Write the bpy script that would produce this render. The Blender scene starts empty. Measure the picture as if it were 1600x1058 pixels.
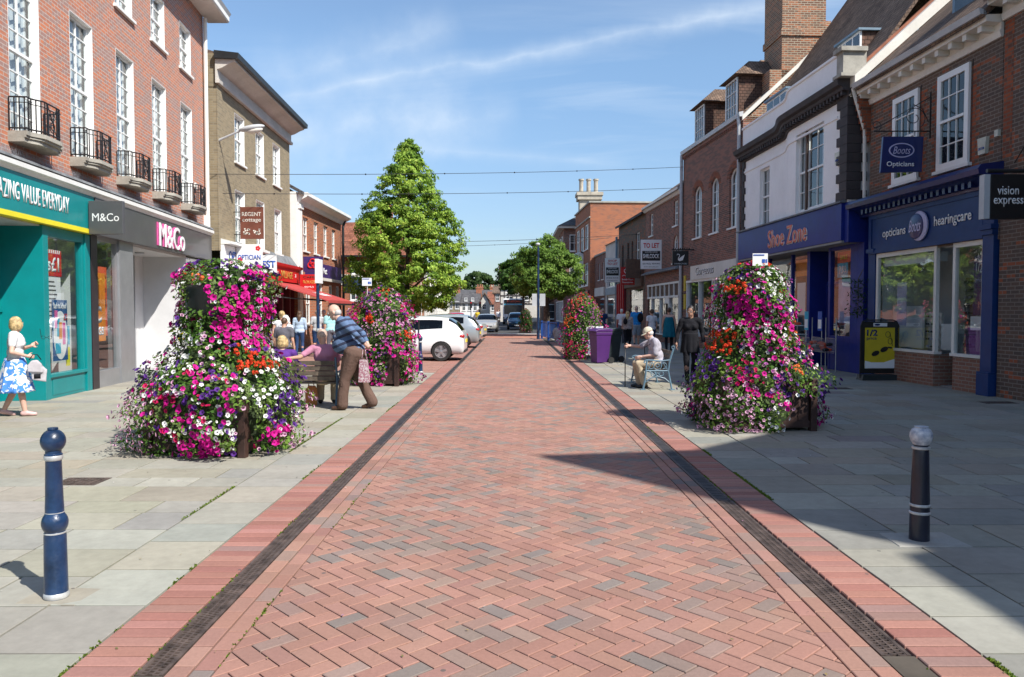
import bpy, bmesh, math, random
import numpy as np
from mathutils import Vector, Matrix, Quaternion
PI = math.pi
sc = bpy.context.scene
col = sc.collection
R = math.radians
# ---------------------------------------------------------------- camera
cam = bpy.data.cameras.new('camera'); camo = bpy.data.objects.new('camera', cam); col.objects.link(camo)
cam.lens = 27.0; cam.sensor_width = 36.0; cam.sensor_fit = 'HORIZONTAL'; cam.clip_end = 4000
camo.location = (0, 0, 1.65); camo.rotation_euler = (R(90) - math.atan(44 / 1200), 0, 0)
sc.camera = camo
# ---------------------------------------------------------------- light
ELEV = R(47); SH = Vector((0.74, -0.672, 0)).normalized()
SUN = Vector((SH.x * math.cos(ELEV), SH.y * math.cos(ELEV), math.sin(ELEV)))
sl = bpy.data.lights.new('sun', 'SUN'); sl.energy = 4.6; sl.angle = R(0.5); sl.color = (1.0, 0.955, 0.88)
so = bpy.data.objects.new('sun', sl); col.objects.link(so); so.rotation_euler = SUN.to_track_quat('Z', 'Y').to_euler()
w = bpy.data.worlds.new('World'); sc.world = w; w.use_nodes = True
nt = w.node_tree; nt.nodes.clear()
def N(nt, t, **k):
    n = nt.nodes.new(t)
    for a, b in k.items():
        if a.startswith('i_'): n.inputs[a[2:].replace('_', ' ')].default_value = b
        else: setattr(n, a, b)
    return n
def Lk(nt, a, b): nt.links.new(a, b)
sky = N(nt, 'ShaderNodeTexSky', sky_type='NISHITA', sun_disc=False, sun_elevation=ELEV, sun_rotation=math.atan2(SH.x, SH.y))
sky.air_density = 1.0; sky.dust_density = 0.6; sky.ozone_density = 1.6; sky.altitude = 50
tc = N(nt, 'ShaderNodeTexCoord')
def vmath(nt, op, a, b=None):
    n = N(nt, 'ShaderNodeVectorMath', operation=op)
    for i, q in enumerate((a, b)):
        if q is None: continue
        if isinstance(q, (tuple, list, Vector)): n.inputs[i].default_value = tuple(q)
        else: Lk(nt, q, n.inputs[i])
    return n
def smath(nt, op, a, b=None, clamp=False):
    n = N(nt, 'ShaderNodeMath', operation=op); n.use_clamp = clamp
    for i, q in enumerate((a, b)):
        if q is None: continue
        if isinstance(q, (int, float)): n.inputs[i].default_value = q
        else: Lk(nt, q, n.inputs[i])
    return n.outputs[0]
def ramp(nt, fac, stops):
    r = N(nt, 'ShaderNodeValToRGB'); Lk(nt, fac, r.inputs[0]); e = r.color_ramp.elements
    while len(e) < len(stops): e.new(0.5)
    for i, (p, c) in enumerate(stops):
        e[i].position = p; e[i].color = (c, c, c, 1) if isinstance(c, (int, float)) else (*c, 1)
    return r.outputs[0]
# direction flattened onto a high cloud layer: (x/z', y/z')
d = vmath(nt, 'NORMALIZE', tc.outputs['Generated']).outputs[0]
sx = N(nt, 'ShaderNodeSeparateXYZ'); Lk(nt, d, sx.inputs[0])
zz = smath(nt, 'ADD', smath(nt, 'MAXIMUM', sx.outputs[2], 0.0), 0.12)
cx = smath(nt, 'DIVIDE', sx.outputs[0], zz); cy = smath(nt, 'DIVIDE', sx.outputs[1], zz)
cb = N(nt, 'ShaderNodeCombineXYZ'); Lk(nt, cx, cb.inputs[0]); Lk(nt, cy, cb.inputs[1])
mp = N(nt, 'ShaderNodeMapping'); Lk(nt, cb.outputs[0], mp.inputs[0]); mp.inputs['Scale'].default_value = (0.42, 1.5, 1); mp.inputs['Rotation'].default_value = (0, 0, R(24)); mp.inputs['Location'].default_value = (3.1, 0.4, 0)
n1 = N(nt, 'ShaderNodeTexNoise', i_Scale=1.5, i_Detail=8.0, i_Roughness=0.58, i_Distortion=0.9); Lk(nt, mp.outputs[0], n1.inputs[0])
n2 = N(nt, 'ShaderNodeTexNoise', i_Scale=0.55, i_Detail=2.0); Lk(nt, cb.outputs[0], n2.inputs[0])
m1 = ramp(nt, n1.outputs[0], [(0.50, 0.0), (0.78, 1.0)])
m2 = ramp(nt, n2.outputs[0], [(0.40, 0.0), (0.62, 1.0)])
cl = smath(nt, 'MULTIPLY', m1, m2)
# cirrus veil + contrail are real features of the sky layer
def camdir(px, py):
    a = Vector(((px - 800) / 1200, 1.0, -(py - 529) / 1200)); p = math.atan(44 / 1200)
    return Vector((a.x, a.y * math.cos(p) + a.z * math.sin(p), -a.y * math.sin(p) + a.z * math.cos(p))).normalized()
def streak(p1, p2, wid, strg, ext=1.0):
    a = camdir(*p1); b = camdir(*p2); nn = a.cross(b).normalized(); mid = (a + b).normalized()
    al = abs(math.acos(max(-1, min(1, a.dot(mid))))) * ext
    wob = N(nt, 'ShaderNodeTexNoise', i_Scale=5.0, i_Detail=6.0, i_Roughness=0.6); Lk(nt, d, wob.inputs[0])
    dd = vmath(nt, 'DOT_PRODUCT', d, nn).outputs['Value']
    dd = smath(nt, 'ADD', dd, smath(nt, 'MULTIPLY', smath(nt, 'SUBTRACT', wob.outputs[0], 0.5), wid * 2.2))
    ax = smath(nt, 'DIVIDE', smath(nt, 'ABSOLUTE', dd), wid)
    core = smath(nt, 'SUBTRACT', 1.0, ax, clamp=True)
    core = smath(nt, 'MULTIPLY', core, core)
    md = vmath(nt, 'DOT_PRODUCT', d, mid).outputs['Value']
    lim = math.cos(al)
    end = smath(nt, 'MULTIPLY', smath(nt, 'SUBTRACT', md, lim), 1 / (1 - lim) * 1.6, clamp=True)
    fn = N(nt, 'ShaderNodeTexNoise', i_Scale=22.0, i_Detail=5.0); Lk(nt, d, fn.inputs[0])
    f = smath(nt, 'MULTIPLY', core, end)
    f = smath(nt, 'MULTIPLY', f, ramp(nt, fn.outputs[0], [(0.25, 0.35), (0.65, 1.0)]))
    return smath(nt, 'MULTIPLY', f, strg)
s1 = streak((470, 150), (1230, 6), 0.020, 0.50, 1.25)
s2 = streak((380, 240), (760, 175), 0.075, 0.50, 1.3)
s3 = streak((640, 230), (960, 262), 0.018, 0.22, 1.2)
s4 = streak((400, 130), (700, 60), 0.07, 0.38, 1.2)
tot = smath(nt, 'ADD', smath(nt, 'MULTIPLY', cl, 0.42), smath(nt, 'ADD', s1, smath(nt, 'ADD', s2, smath(nt, 'ADD', s3, s4))), clamp=True)
grd = ramp(nt, sx.outputs[2], [(0.0, (0.50, 0.54, 0.60)), (0.12, (0.66, 0.71, 0.78)), (0.30, (0.86, 0.94, 0.97)), (0.5, (1.0, 1.0, 1.0))])
skc = vmath(nt, 'MULTIPLY', sky.outputs[0], grd).outputs[0]
mx = N(nt, 'ShaderNodeMix', data_type='RGBA'); Lk(nt, tot, mx.inputs[0]); Lk(nt, skc, mx.inputs[6]); mx.inputs[7].default_value = (4.3, 4.9, 5.6, 1)
bg = N(nt, 'ShaderNodeBackground', i_Strength=0.128); Lk(nt, mx.outputs[2], bg.inputs[0])
wo = N(nt, 'ShaderNodeOutputWorld'); Lk(nt, bg.outputs[0], wo.inputs[0])
sc.view_settings.view_transform = 'Standard'; sc.view_settings.look = 'None'; sc.view_settings.exposure = 0.6; sc.view_settings.gamma = 1
sc.cycles.max_bounces = 6; sc.cycles.transparent_max_bounces = 12; sc.cycles.caustics_reflective = False; sc.cycles.caustics_refractive = False
sc.cycles.sample_clamp_indirect = 6.0
# ---------------------------------------------------------------- materials
MT = {}
def newmat(name):
    m = bpy.data.materials.new(name); m.use_nodes = True; t = m.node_tree; t.nodes.clear()
    o = N(t, 'ShaderNodeOutputMaterial'); b = N(t, 'ShaderNodeBsdfPrincipled'); Lk(t, b.outputs[0], o.inputs[0]); MT[name] = m
    return m, t, b, o
def mixc(t, fac, a, b, mode='MIX'):
    n = N(t, 'ShaderNodeMix', data_type='RGBA', blend_type=mode)
    for i, q in ((0, fac), (6, a), (7, b)):
        if isinstance(q, (int, float)): n.inputs[i].default_value = q
        elif isinstance(q, (tuple, list)): n.inputs[i].default_value = (*q[:3], 1)
        else: Lk(t, q, n.inputs[i])
    return n.outputs[2]
def M(name, c, rough=0.6, metal=0.0, var=0.12, vs=3.0, bump=0.0, bs=60.0, coat=0.0, c2=None, emit=0.0, spec=0.5, dirt=0.0):
    if name in MT: return MT[name]
    m, t, b, o = newmat(name)
    tcn = N(t, 'ShaderNodeTexCoord')
    n = N(t, 'ShaderNodeTexNoise', i_Scale=vs, i_Detail=5.0, i_Roughness=0.6); Lk(t, tcn.outputs['Object'], n.inputs[0])
    if c2 is None: c2 = tuple(max(0, x * (1 - var * 2)) for x in c); c1 = tuple(min(1, x * (1 + var)) for x in c)
    else: c1 = c
    f = ramp(t, n.outputs[0], [(0.32, 0.0), (0.68, 1.0)])
    cc = mixc(t, f, c2, c1)
    if dirt:
        n3 = N(t, 'ShaderNodeTexNoise', i_Scale=14.0, i_Detail=8.0, i_Roughness=0.75); Lk(t, tcn.outputs['Object'], n3.inputs[0])
        cc = mixc(t, smath(t, 'MULTIPLY', ramp(t, n3.outputs[0], [(0.5, 0.0), (0.7, 1.0)]), dirt), cc, tuple(x * 0.35 + 0.03 for x in c))
    Lk(t, cc, b.inputs['Base Color'])
    b.inputs['Roughness'].default_value = rough; b.inputs['Metallic'].default_value = metal; b.inputs['Coat Weight'].default_value = coat; b.inputs['Coat Roughness'].default_value = 0.08
    b.inputs['Specular IOR Level'].default_value = spec
    if emit:
        b.inputs['Emission Color'].default_value = (*c, 1); b.inputs['Emission Strength'].default_value = emit
    if bump:
        n2 = N(t, 'ShaderNodeTexNoise', i_Scale=bs, i_Detail=4.0); Lk(t, tcn.outputs['Object'], n2.inputs[0])
        bp = N(t, 'ShaderNodeBump', i_Strength=bump, i_Distance=0.01); Lk(t, n2.outputs[0], bp.inputs['Height']); Lk(t, bp.outputs[0], b.inputs['Normal'])
    return m
def brick(name, ca, cb_, mortar, bw=0.225, rh=0.075, ms=0.009, third=None, tf=0.35, stain=0.25, rough=0.9, bump=0.6, offset=0.5):
    m, t, b, o = newmat(name)
    uv = N(t, 'ShaderNodeUVMap')
    jn = N(t, 'ShaderNodeTexNoise', i_Scale=6.0, i_Detail=2.0); Lk(t, uv.outputs[0], jn.inputs[0])
    jv = vmath(t, 'ADD', uv.outputs[0], vmath(t, 'MULTIPLY', vmath(t, 'SUBTRACT', jn.outputs[1], (0.5, 0.5, 0.5)).outputs[0], (0.012, 0.008, 0)).outputs[0]).outputs[0]
    def bt(a, b2, mo):
        k = N(t, 'ShaderNodeTexBrick', i_Scale=1.0, i_Mortar_Size=ms, i_Mortar_Smooth=0.15, i_Bias=0.0, i_Brick_Width=bw, i_Row_Height=rh, offset=offset)
        Lk(t, jv, k.inputs['Vector']); k.inputs['Color1'].default_value = (*a, 1); k.inputs['Color2'].default_value = (*b2, 1); k.inputs['Mortar'].default_value = (*mo, 1)
        return k
    k = bt(ca, cb_, mortar); c = k.outputs[0]
    if third:
        # a random value per brick picks the burnt / odd bricks
        sp = N(t, 'ShaderNodeSeparateXYZ'); Lk(t, jv, sp.inputs[0])
        row = smath(t, 'FLOOR', smath(t, 'DIVIDE', sp.outputs[1], rh))
        sh = smath(t, 'MULTIPLY', smath(t, 'MODULO', smath(t, 'ABSOLUTE', row), 2.0), offset)
        cl_ = smath(t, 'FLOOR', smath(t, 'ADD', smath(t, 'DIVIDE', sp.outputs[0], bw), sh))
        cc = N(t, 'ShaderNodeCombineXYZ'); Lk(t, row, cc.inputs[0]); Lk(t, cl_, cc.inputs[1])
        wn = N(t, 'ShaderNodeTexWhiteNoise', noise_dimensions='2D'); Lk(t, cc.outputs[0], wn.inputs['Vector'])
        pk = smath(t, 'MULTIPLY', smath(t, 'LESS_THAN', wn.outputs['Value'], tf), smath(t, 'SUBTRACT', 1.0, k.outputs['Fac']))
        c = mixc(t, smath(t, 'MULTIPLY', pk, 0.85), c, third)
    n = N(t, 'ShaderNodeTexNoise', i_Scale=0.9, i_Detail=7.0, i_Roughness=0.65); Lk(t, uv.outputs[0], n.inputs[0])
    c = mixc(t, smath(t, 'MULTIPLY', ramp(t, n.outputs[0], [(0.42, 0.0), (0.7, 1.0)]), stain), c, tuple(x * 0.45 for x in mortar))
    Lk(t, c, b.inputs['Base Color']); b.inputs['Roughness'].default_value = rough; b.inputs['Specular IOR Level'].default_value = 0.25
    n2 = N(t, 'ShaderNodeTexNoise', i_Scale=70.0, i_Detail=3.0); Lk(t, uv.outputs[0], n2.inputs[0])
    hgt = smath(t, 'ADD', smath(t, 'MULTIPLY', k.outputs['Fac'], -1.0), smath(t, 'MULTIPLY', n2.outputs[0], 0.35))
    bp = N(t, 'ShaderNodeBump', i_Strength=bump, i_Distance=0.008); Lk(t, hgt, bp.inputs['Height']); Lk(t, bp.outputs[0], b.inputs['Normal'])
    return m
def attrmat(name, rough=0.85, ns=30.0, amp=0.25, bump=0.3, spec=0.3, big=0.0, trans=0.0, speck=0.0):
    m, t, b, o = newmat(name)
    a = N(t, 'ShaderNodeAttribute', attribute_name='Col'); tcn = N(t, 'ShaderNodeTexCoord')
    n = N(t, 'ShaderNodeTexNoise', i_Scale=ns, i_Detail=5.0, i_Roughness=0.7); Lk(t, tcn.outputs['Object'], n.inputs[0])
    v = smath(t, 'ADD', smath(t, 'MULTIPLY', smath(t, 'SUBTRACT', n.outputs[0], 0.5), amp * 2), 1.0)
    if big:
        n3 = N(t, 'ShaderNodeTexNoise', i_Scale=1.1, i_Detail=6.0, i_Roughness=0.6); Lk(t, tcn.outputs['Object'], n3.inputs[0])
        v = smath(t, 'MULTIPLY', v, smath(t, 'ADD', smath(t, 'MULTIPLY', smath(t, 'SUBTRACT', n3.outputs[0], 0.5), big * 2), 1.0))
    c = vmath(t, 'MULTIPLY', a.outputs['Color'], v).outputs[0]
    if speck:
        v2 = N(t, 'ShaderNodeTexVoronoi', i_Scale=4.3); Lk(t, tcn.outputs['Object'], v2.inputs[0])
        sp_ = smath(t, 'LESS_THAN', v2.outputs['Distance'], 0.06)
        sl2 = N(t, 'ShaderNodeSeparateXYZ'); Lk(t, v2.outputs['Color'], sl2.inputs[0])
        c = mixc(t, smath(t, 'MULTIPLY', smath(t, 'MULTIPLY', sp_, smath(t, 'GREATER_THAN', sl2.outputs[0], 0.35)), speck), c, (0.09, 0.085, 0.08))
    Lk(t, c, b.inputs['Base Color']); b.inputs['Roughness'].default_value = rough; b.inputs['Specular IOR Level'].default_value = spec
    if bump:
        n2 = N(t, 'ShaderNodeTexNoise', i_Scale=ns * 2.5, i_Detail=4.0); Lk(t, tcn.outputs['Object'], n2.inputs[0])
        bp = N(t, 'ShaderNodeBump', i_Strength=bump, i_Distance=0.004); Lk(t, n2.outputs[0], bp.inputs['Height']); Lk(t, bp.outputs[0], b.inputs['Normal'])
    if trans:
        tr = N(t, 'ShaderNodeBsdfTranslucent'); Lk(t, c, tr.inputs[0]); ms_ = N(t, 'ShaderNodeMixShader'); ms_.inputs[0].default_value = trans
        Lk(t, b.outputs[0], ms_.inputs[1]); Lk(t, tr.outputs[0], ms_.inputs[2]); Lk(t, ms_.outputs[0], o.inputs[0])
    return m
def glass(name, tint=(0.85, 0.9, 0.9), refl=0.12, rough=0.0):
    m, t, b, o = newmat(name); t.nodes.remove(b)
    tr = N(t, 'ShaderNodeBsdfTransparent'); tr.inputs[0].default_value = (*tint, 1)
    gl = N(t, 'ShaderNodeBsdfGlossy', i_Roughness=rough); gl.inputs[0].default_value = (1, 1, 1, 1)
    lw = N(t, 'ShaderNodeLayerWeight', i_Blend=0.5)
    tcn = N(t, 'ShaderNodeTexCoord'); n2 = N(t, 'ShaderNodeTexNoise', i_Scale=1.6, i_Detail=1.0); Lk(t, tcn.outputs['Object'], n2.inputs[0])
    bp = N(t, 'ShaderNodeBump', i_Strength=0.10, i_Distance=0.02); Lk(t, n2.outputs[0], bp.inputs['Height']); Lk(t, bp.outputs[0], gl.inputs['Normal'])
    f = smath(t, 'ADD', smath(t, 'MULTIPLY', smath(t, 'POWER', lw.outputs['Facing'], 4.0), 0.9), refl, clamp=True)
    ms_ = N(t, 'ShaderNodeMixShader'); Lk(t, f, ms_.inputs[0]); Lk(t, tr.outputs[0], ms_.inputs[1]); Lk(t, gl.outputs[0], ms_.inputs[2]); Lk(t, ms_.outputs[0], o.inputs[0])
    return m
def roofmat(name, ca, cb_, moss=None, rh=0.11, bw=0.17):
    m = brick(name, ca, cb_, tuple(x * 0.25 for x in cb_), bw, rh, 0.008, third=tuple(x * 0.6 for x in ca), tf=0.25, stain=0.45, bump=1.0)
    return m
# ---------------------------------------------------------------- mesh builder
ORG = {}
def tagp(o, label=None, cat=None, group=None, kind=None):
    if label: o['label'] = label
    if cat: o['category'] = cat
    if group: o['group'] = group
    if kind: o['kind'] = kind
    return o
def thing(name, label, cat, loc=(0, 0, 0), rotz=0.0, group=None):
    o = bpy.data.objects.new(name, None); col.objects.link(o); o.empty_display_size = 0.2
    o.location = loc; o.rotation_euler = (0, 0, rotz); ORG[o] = Vector(loc)
    return tagp(o, label, cat, group)
def move(o, loc, rotz=0.0): o.location = loc; o.rotation_euler = (0, 0, rotz)
def mats_(m):
    r = []
    for x in (m if isinstance(m, (list, tuple)) else [m]): r.append(MT[x] if isinstance(x, str) else x)
    return r
def link(name, me, mats, parent=None, loc=(0, 0, 0), smooth=False):
    if me is None: return None
    for x in mats_(mats): me.materials.append(x)
    if smooth: me.polygons.foreach_set('use_smooth', [True] * len(me.polygons))
    o = bpy.data.objects.new(name, me); col.objects.link(o)
    if parent is not None: o.parent = parent; ORG[o] = ORG[parent]
    else: o.location = loc; ORG[o] = Vector(loc)
    return o
class MB:
    def __init__(s, f=None): s.v = []; s.f = []; s.m = []; s.c = []; s.map = f; s.mi = 0; s.col = None
    def _add(s, vs, fs, mi=None):
        b = len(s.v); s.v += [tuple(p) for p in vs]
        for q in fs: s.f.append(tuple(b + i for i in q)); s.m.append(s.mi if mi is None else mi); s.c.append(s.col)
        return s
    def box(s, x0, x1, y0, y1, z0, z1, mi=None):
        vs = [(x, y, z) for x in (x0, x1) for y in (y0, y1) for z in (z0, z1)]
        return s._add(vs, [(0, 1, 3, 2), (4, 6, 7, 5), (0, 4, 5, 1), (2, 3, 7, 6), (0, 2, 6, 4), (1, 5, 7, 3)], mi)
    def poly(s, pts, mi=None): return s._add(pts, [tuple(range(len(pts)))], mi)
    def prism(s, pts, axis, a0, a1, mi=None):
        def P(p, a): return (a, p[0], p[1]) if axis == 0 else ((p[0], a, p[1]) if axis == 1 else (p[0], p[1], a))
        n = len(pts); vs = [P(p, a0) for p in pts] + [P(p, a1) for p in pts]
        return s._add(vs, [tuple(range(n)), tuple(range(2 * n - 1, n - 1, -1))] + [(i, (i + 1) % n, (i + 1) % n + n, i + n) for i in range(n)], mi)
    def tube(s, pts, r, n=8, mi=None, caps=True, squash=None):
        pts = [Vector(p) for p in pts]; k = len(pts); rs = r if isinstance(r, (list, tuple)) else [r] * k
        vs = []; up = None
        for i, p in enumerate(pts):
            t = (pts[min(i + 1, k - 1)] - pts[max(i - 1, 0)]).normalized()
            if up is None: up = Vector((0, 0, 1)) if abs(t.z) < 0.9 else Vector((0, 1, 0))
            a = t.cross(up); a = a.normalized() if a.length > 1e-5 else Vector((1, 0, 0)); b = a.cross(t).normalized(); up = b
            for j in range(n):
                th = 2 * PI * j / n; vs.append(p + a * (math.cos(th) * rs[i]) + b * (math.sin(th) * rs[i] * (squash or 1)))
        fs = [(i * n + j, i * n + (j + 1) % n, (i + 1) * n + (j + 1) % n, (i + 1) * n + j) for i in range(k - 1) for j in range(n)]
        if caps: fs += [tuple(range(n - 1, -1, -1)), tuple(range((k - 1) * n, k * n))]
        return s._add(vs, fs, mi)
    def lathe(s, prof, c=(0, 0, 0), n=20, mi=None, axis='z'):
        vs = []
        for r, z in prof:
            for j in range(n):
                a = 2 * PI * j / n; x, y = r * math.cos(a), r * math.sin(a)
                vs.append((c[0] + x, c[1] + y, c[2] + z) if axis == 'z' else ((c[0] + x, c[1] + z, c[2] + y) if axis == 'y' else (c[0] + z, c[1] + x, c[2] + y)))
        k = len(prof); fs = [(i * n + j, i * n + (j + 1) % n, (i + 1) * n + (j + 1) % n, (i + 1) * n + j) for i in range(k - 1) for j in range(n)]
        fs += [tuple(range(n - 1, -1, -1)), tuple(range((k - 1) * n, k * n))]
        return s._add(vs, fs, mi)
    def ell(s, c, r, n=14, m=10, mi=None, rot=None):
        vs = []; fs = []; r = r if isinstance(r, (tuple, list)) else (r, r, r)
        for i in range(m + 1):
            ph = PI * i / m
            for j in range(n):
                th = 2 * PI * j / n; q = Vector((r[0] * math.sin(ph) * math.cos(th), r[1] * math.sin(ph) * math.sin(th), r[2] * math.cos(ph)))
                if rot is not None: q = rot @ q
                vs.append(Vector(c) + q)
        fs = [(i * n + j, (i + 1) * n + j, (i + 1) * n + (j + 1) % n, i * n + (j + 1) % n) for i in range(m) for j in range(n)]
        return s._add(vs, fs, mi)
    def cap(s, a, b, ra, rb, n=12, mi=None):
        a = Vector(a); b = Vector(b); t = (b - a); L = t.length
        if L < 1e-5: return s.ell(a, ra)
        t /= L; pts = []; rr = []
        for q in (-1.0, -0.8, -0.45, 0.0): pts.append(a + t * ra * q); rr.append(ra * math.sqrt(max(1 - q * q, 0.002)))
        for q in (0.0, 0.45, 0.8, 1.0): pts.append(b + t * rb * q); rr.append(rb * math.sqrt(max(1 - q * q, 0.002)))
        return s.tube(pts, rr, n, mi)
    def mesh(s, name, org=Vector((0, 0, 0)), weld=False, recalc=True):
        if not s.f: return None
        me = bpy.data.meshes.new(name)
        loc = np.array(s.v, dtype=float)
        wv = [s.map(*p) for p in s.v] if s.map else s.v
        me.from_pydata([(p[0] - org[0], p[1] - org[1], p[2] - org[2]) for p in wv], [], s.f)
        me.polygons.foreach_set('material_index', s.m)
        uv = me.uv_layers.new(name='UVMap'); d = np.zeros((len(me.loops), 2)); li = 0
        for f in s.f:
            a, b, c = loc[f[0]], loc[f[1]], loc[f[2]]; nn = np.abs(np.cross(b - a, c - a))
            if nn.sum() < 1e-9 and len(f) > 3: nn = np.abs(np.cross(c - a, loc[f[3]] - a))
            k = int(nn.argmax())
            for i in f:
                p = loc[i]; d[li] = (p[0], p[1]) if k == 2 else ((p[0], p[2]) if k == 1 else (p[1], p[2])); li += 1
        uv.data.foreach_set('uv', d.ravel())
        if any(c is not None for c in s.c):
            ca = me.color_attributes.new('Col', 'FLOAT_COLOR', 'CORNER'); arr = []
            for f, c in zip(s.f, s.c): arr += list((c or (0.5, 0.5, 0.5))[:3] + (1.0,)) * len(f)
            ca.data.foreach_set('color', arr)
        if recalc:
            bm = bmesh.new(); bm.from_mesh(me)
            if weld: bmesh.ops.remove_doubles(bm, verts=bm.verts, dist=1e-4)
            bmesh.ops.recalc_face_normals(bm, faces=bm.faces); bm.to_mesh(me); bm.free()
        me.update()
        return me
    def build(s, name, mats, parent=None, loc=None, smooth=False, bevel=0.0, weld=False):
        org = ORG[parent] if parent is not None else Vector(loc or (0, 0, 0))
        me = s.mesh(name, org, weld)
        if me is None: return None
        if smooth:
            me.polygons.foreach_set('use_smooth', [True] * len(me.polygons)); me.set_sharp_from_angle(angle=R(40))
        o = link(name, me, mats, parent, loc or (0, 0, 0))
        if bevel:
            b = o.modifiers.new('bevel', 'BEVEL'); b.width = bevel; b.segments = 2; b.limit_method = 'ANGLE'; b.angle_limit = R(50)
        return o
_dg = None
def evalmesh(me, mods, name='m'):
    o = bpy.data.objects.new('tmp', me); col.objects.link(o)
    for typ, kw in mods:
        m = o.modifiers.new('x', typ)
        for a, b in kw.items(): setattr(m, a, b)
    dg = bpy.context.evaluated_depsgraph_get(); dg.update()
    r = bpy.data.meshes.new_from_object(o.evaluated_get(dg)); r.name = name
    bpy.data.objects.remove(o); return r
def text(name, s, O, u, v, h=None, w=None, mat='white_paint', parent=None, depth=0.01, bold=0.0, shear=0.0, spacing=1.0, center=True, word=1.0):
    cu = bpy.data.curves.new('t', 'FONT'); cu.body = s; cu.size = 1.0; cu.extrude = 0.0; cu.offset = bold; cu.shear = shear; cu.space_character = spacing; cu.resolution_u = 3
    o = bpy.data.objects.new('t', cu); col.objects.link(o)
    dg = bpy.context.evaluated_depsgraph_get(); dg.update()
    me = bpy.data.meshes.new_from_object(o.evaluated_get(dg)); bpy.data.objects.remove(o)
    P = np.array([x.co[:] for x in me.vertices])
    if len(P) == 0: return None
    mn = P.min(0); mx_ = P.max(0); sz = mx_ - mn
    sy = h / sz[1] if h else w / sz[0]; sxx = w / sz[0] if w else sy
    O = Vector(O); u = Vector(u).normalized(); v = Vector(v).normalized(); nn = u.cross(v)
    org = ORG[parent] if parent is not None else Vector((0, 0, 0))
    bm = bmesh.new(); bm.from_mesh(me)
    if depth > 0:
        r = bmesh.ops.extrude_face_region(bm, geom=list(bm.faces))
        for x in [g for g in r['geom'] if isinstance(g, bmesh.types.BMVert)]: x.co.z = 1.0
    for x in bm.verts:
        p = x.co; a = (p.x - mn[0] - (sz[0] / 2 if center else 0)) * sxx; b = (p.y - mn[1] - (sz[1] / 2 if center else 0)) * sy
        x.co = O + u * a + v * b + nn * (depth if p.z > 0.5 else 0.0) - org
    bmesh.ops.recalc_face_normals(bm, faces=bm.faces)
    me2 = bpy.data.meshes.new(name); bm.to_mesh(me2); bm.free()
    return link(name, me2, mat, parent)
def copy_tree(o, parent=None):
    c = o.copy(); col.objects.link(c); c.parent = parent
    ORG[c] = ORG[o]
    for ch in list(o.children): copy_tree(ch, c)
    return c
# ---------------------------------------------------------------- palette
M('white_paint', (0.80, 0.80, 0.77), 0.5, var=0.04, dirt=0.12); M('white_frame', (0.84, 0.84, 0.82), 0.4, var=0.03, dirt=0.05)
M('cream_render', (0.76, 0.73, 0.66), 0.85, var=0.06, vs=1.2, bump=0.25, bs=30, dirt=0.2); M('bow_render', (0.93, 0.93, 0.92), 0.85, var=0.035, vs=1.0, bump=0.2, bs=20, dirt=0.12)
M('render_white', (0.60, 0.57, 0.52), 0.85, var=0.08, vs=1.0, bump=0.2, bs=30, dirt=0.25)
M('stone', (0.40, 0.38, 0.33), 0.9, var=0.15, vs=2.5, bump=0.35, bs=30, dirt=0.35)
M('dark_stone', (0.055, 0.045, 0.045), 0.75, var=0.15, bump=0.2, dirt=0.1)
M('lead', (0.20, 0.21, 0.22), 0.7, var=0.2, vs=4, dirt=0.3); M('slate_metal', (0.16, 0.25, 0.33), 0.5, var=0.1)
M('iron', (0.012, 0.012, 0.014), 0.45, var=0.1); M('dark_interior', (0.02, 0.02, 0.022), 0.9)
M('teal', (0.0, 0.235, 0.245), 0.42, var=0.05, dirt=0.05, coat=0.2); M('teal_dark', (0.0, 0.10, 0.11), 0.5, var=0.05)
M('yellow', (0.80, 0.70, 0.03), 0.5, var=0.03); M('fascia_grey', (0.085, 0.085, 0.09), 0.38, var=0.05, coat=0.2)
M('silver', (0.42, 0.43, 0.45), 0.35, metal=0.6, var=0.05); M('plum_pillar', (0.03, 0.022, 0.028), 0.35, var=0.1)
M('wall_white', (0.70, 0.70, 0.70), 0.7, var=0.03); M('pink', (0.75, 0.10, 0.35), 0.5); M('black', (0.012, 0.012, 0.013), 0.4)
M('navy', (0.006, 0.017, 0.115), 0.35, var=0.08, coat=0.3); M('royal', (0.008, 0.022, 0.21), 0.5, var=0.08, coat=0.1, spec=0.3)
M('boots_blue', (0.008, 0.04, 0.16), 0.5, var=0.08, coat=0.1, spec=0.3)
M('salmon', (0.78, 0.22, 0.14), 0.5, var=0.05); M('grey_base', (0.30, 0.30, 0.29), 0.7, bump=0.1)
M('red_fascia', (0.50, 0.012, 0.012), 0.5, var=0.08); M('awning', (0.42, 0.055, 0.05), 0.75, var=0.08); M('gold', (0.65, 0.42, 0.08), 0.4, metal=0.2)
M('maroon', (0.16, 0.010, 0.018), 0.5); M('purple', (0.045, 0.02, 0.13), 0.45); M('sign_brown', (0.17, 0.055, 0.035), 0.5)
M('sign_white', (0.82, 0.82, 0.82), 0.45, var=0.02); M('sign_blue', (0.02, 0.09, 0.42), 0.5); M('sign_red', (0.62, 0.02, 0.03), 0.5)
M('net_curtain', (0.62, 0.64, 0.66), 0.9, var=0.06, vs=8); M('dark_curtain', (0.10, 0.10, 0.11), 0.9)
M('bin_purple', (0.075, 0.018, 0.135), 0.45, var=0.06, dirt=0.12); M('bin_dark', (0.022, 0.032, 0.036), 0.5); M('rubber', (0.018, 0.018, 0.018), 0.7)
M('bollard_blue', (0.010, 0.036, 0.10), 0.36, var=0.3, vs=7, coat=0.25, dirt=0.55, bump=0.25, bs=45); M('bollard_navy', (0.010, 0.013, 0.030), 0.35, var=0.2, coat=0.3, dirt=0.2, bump=0.2, bs=45)
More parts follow.
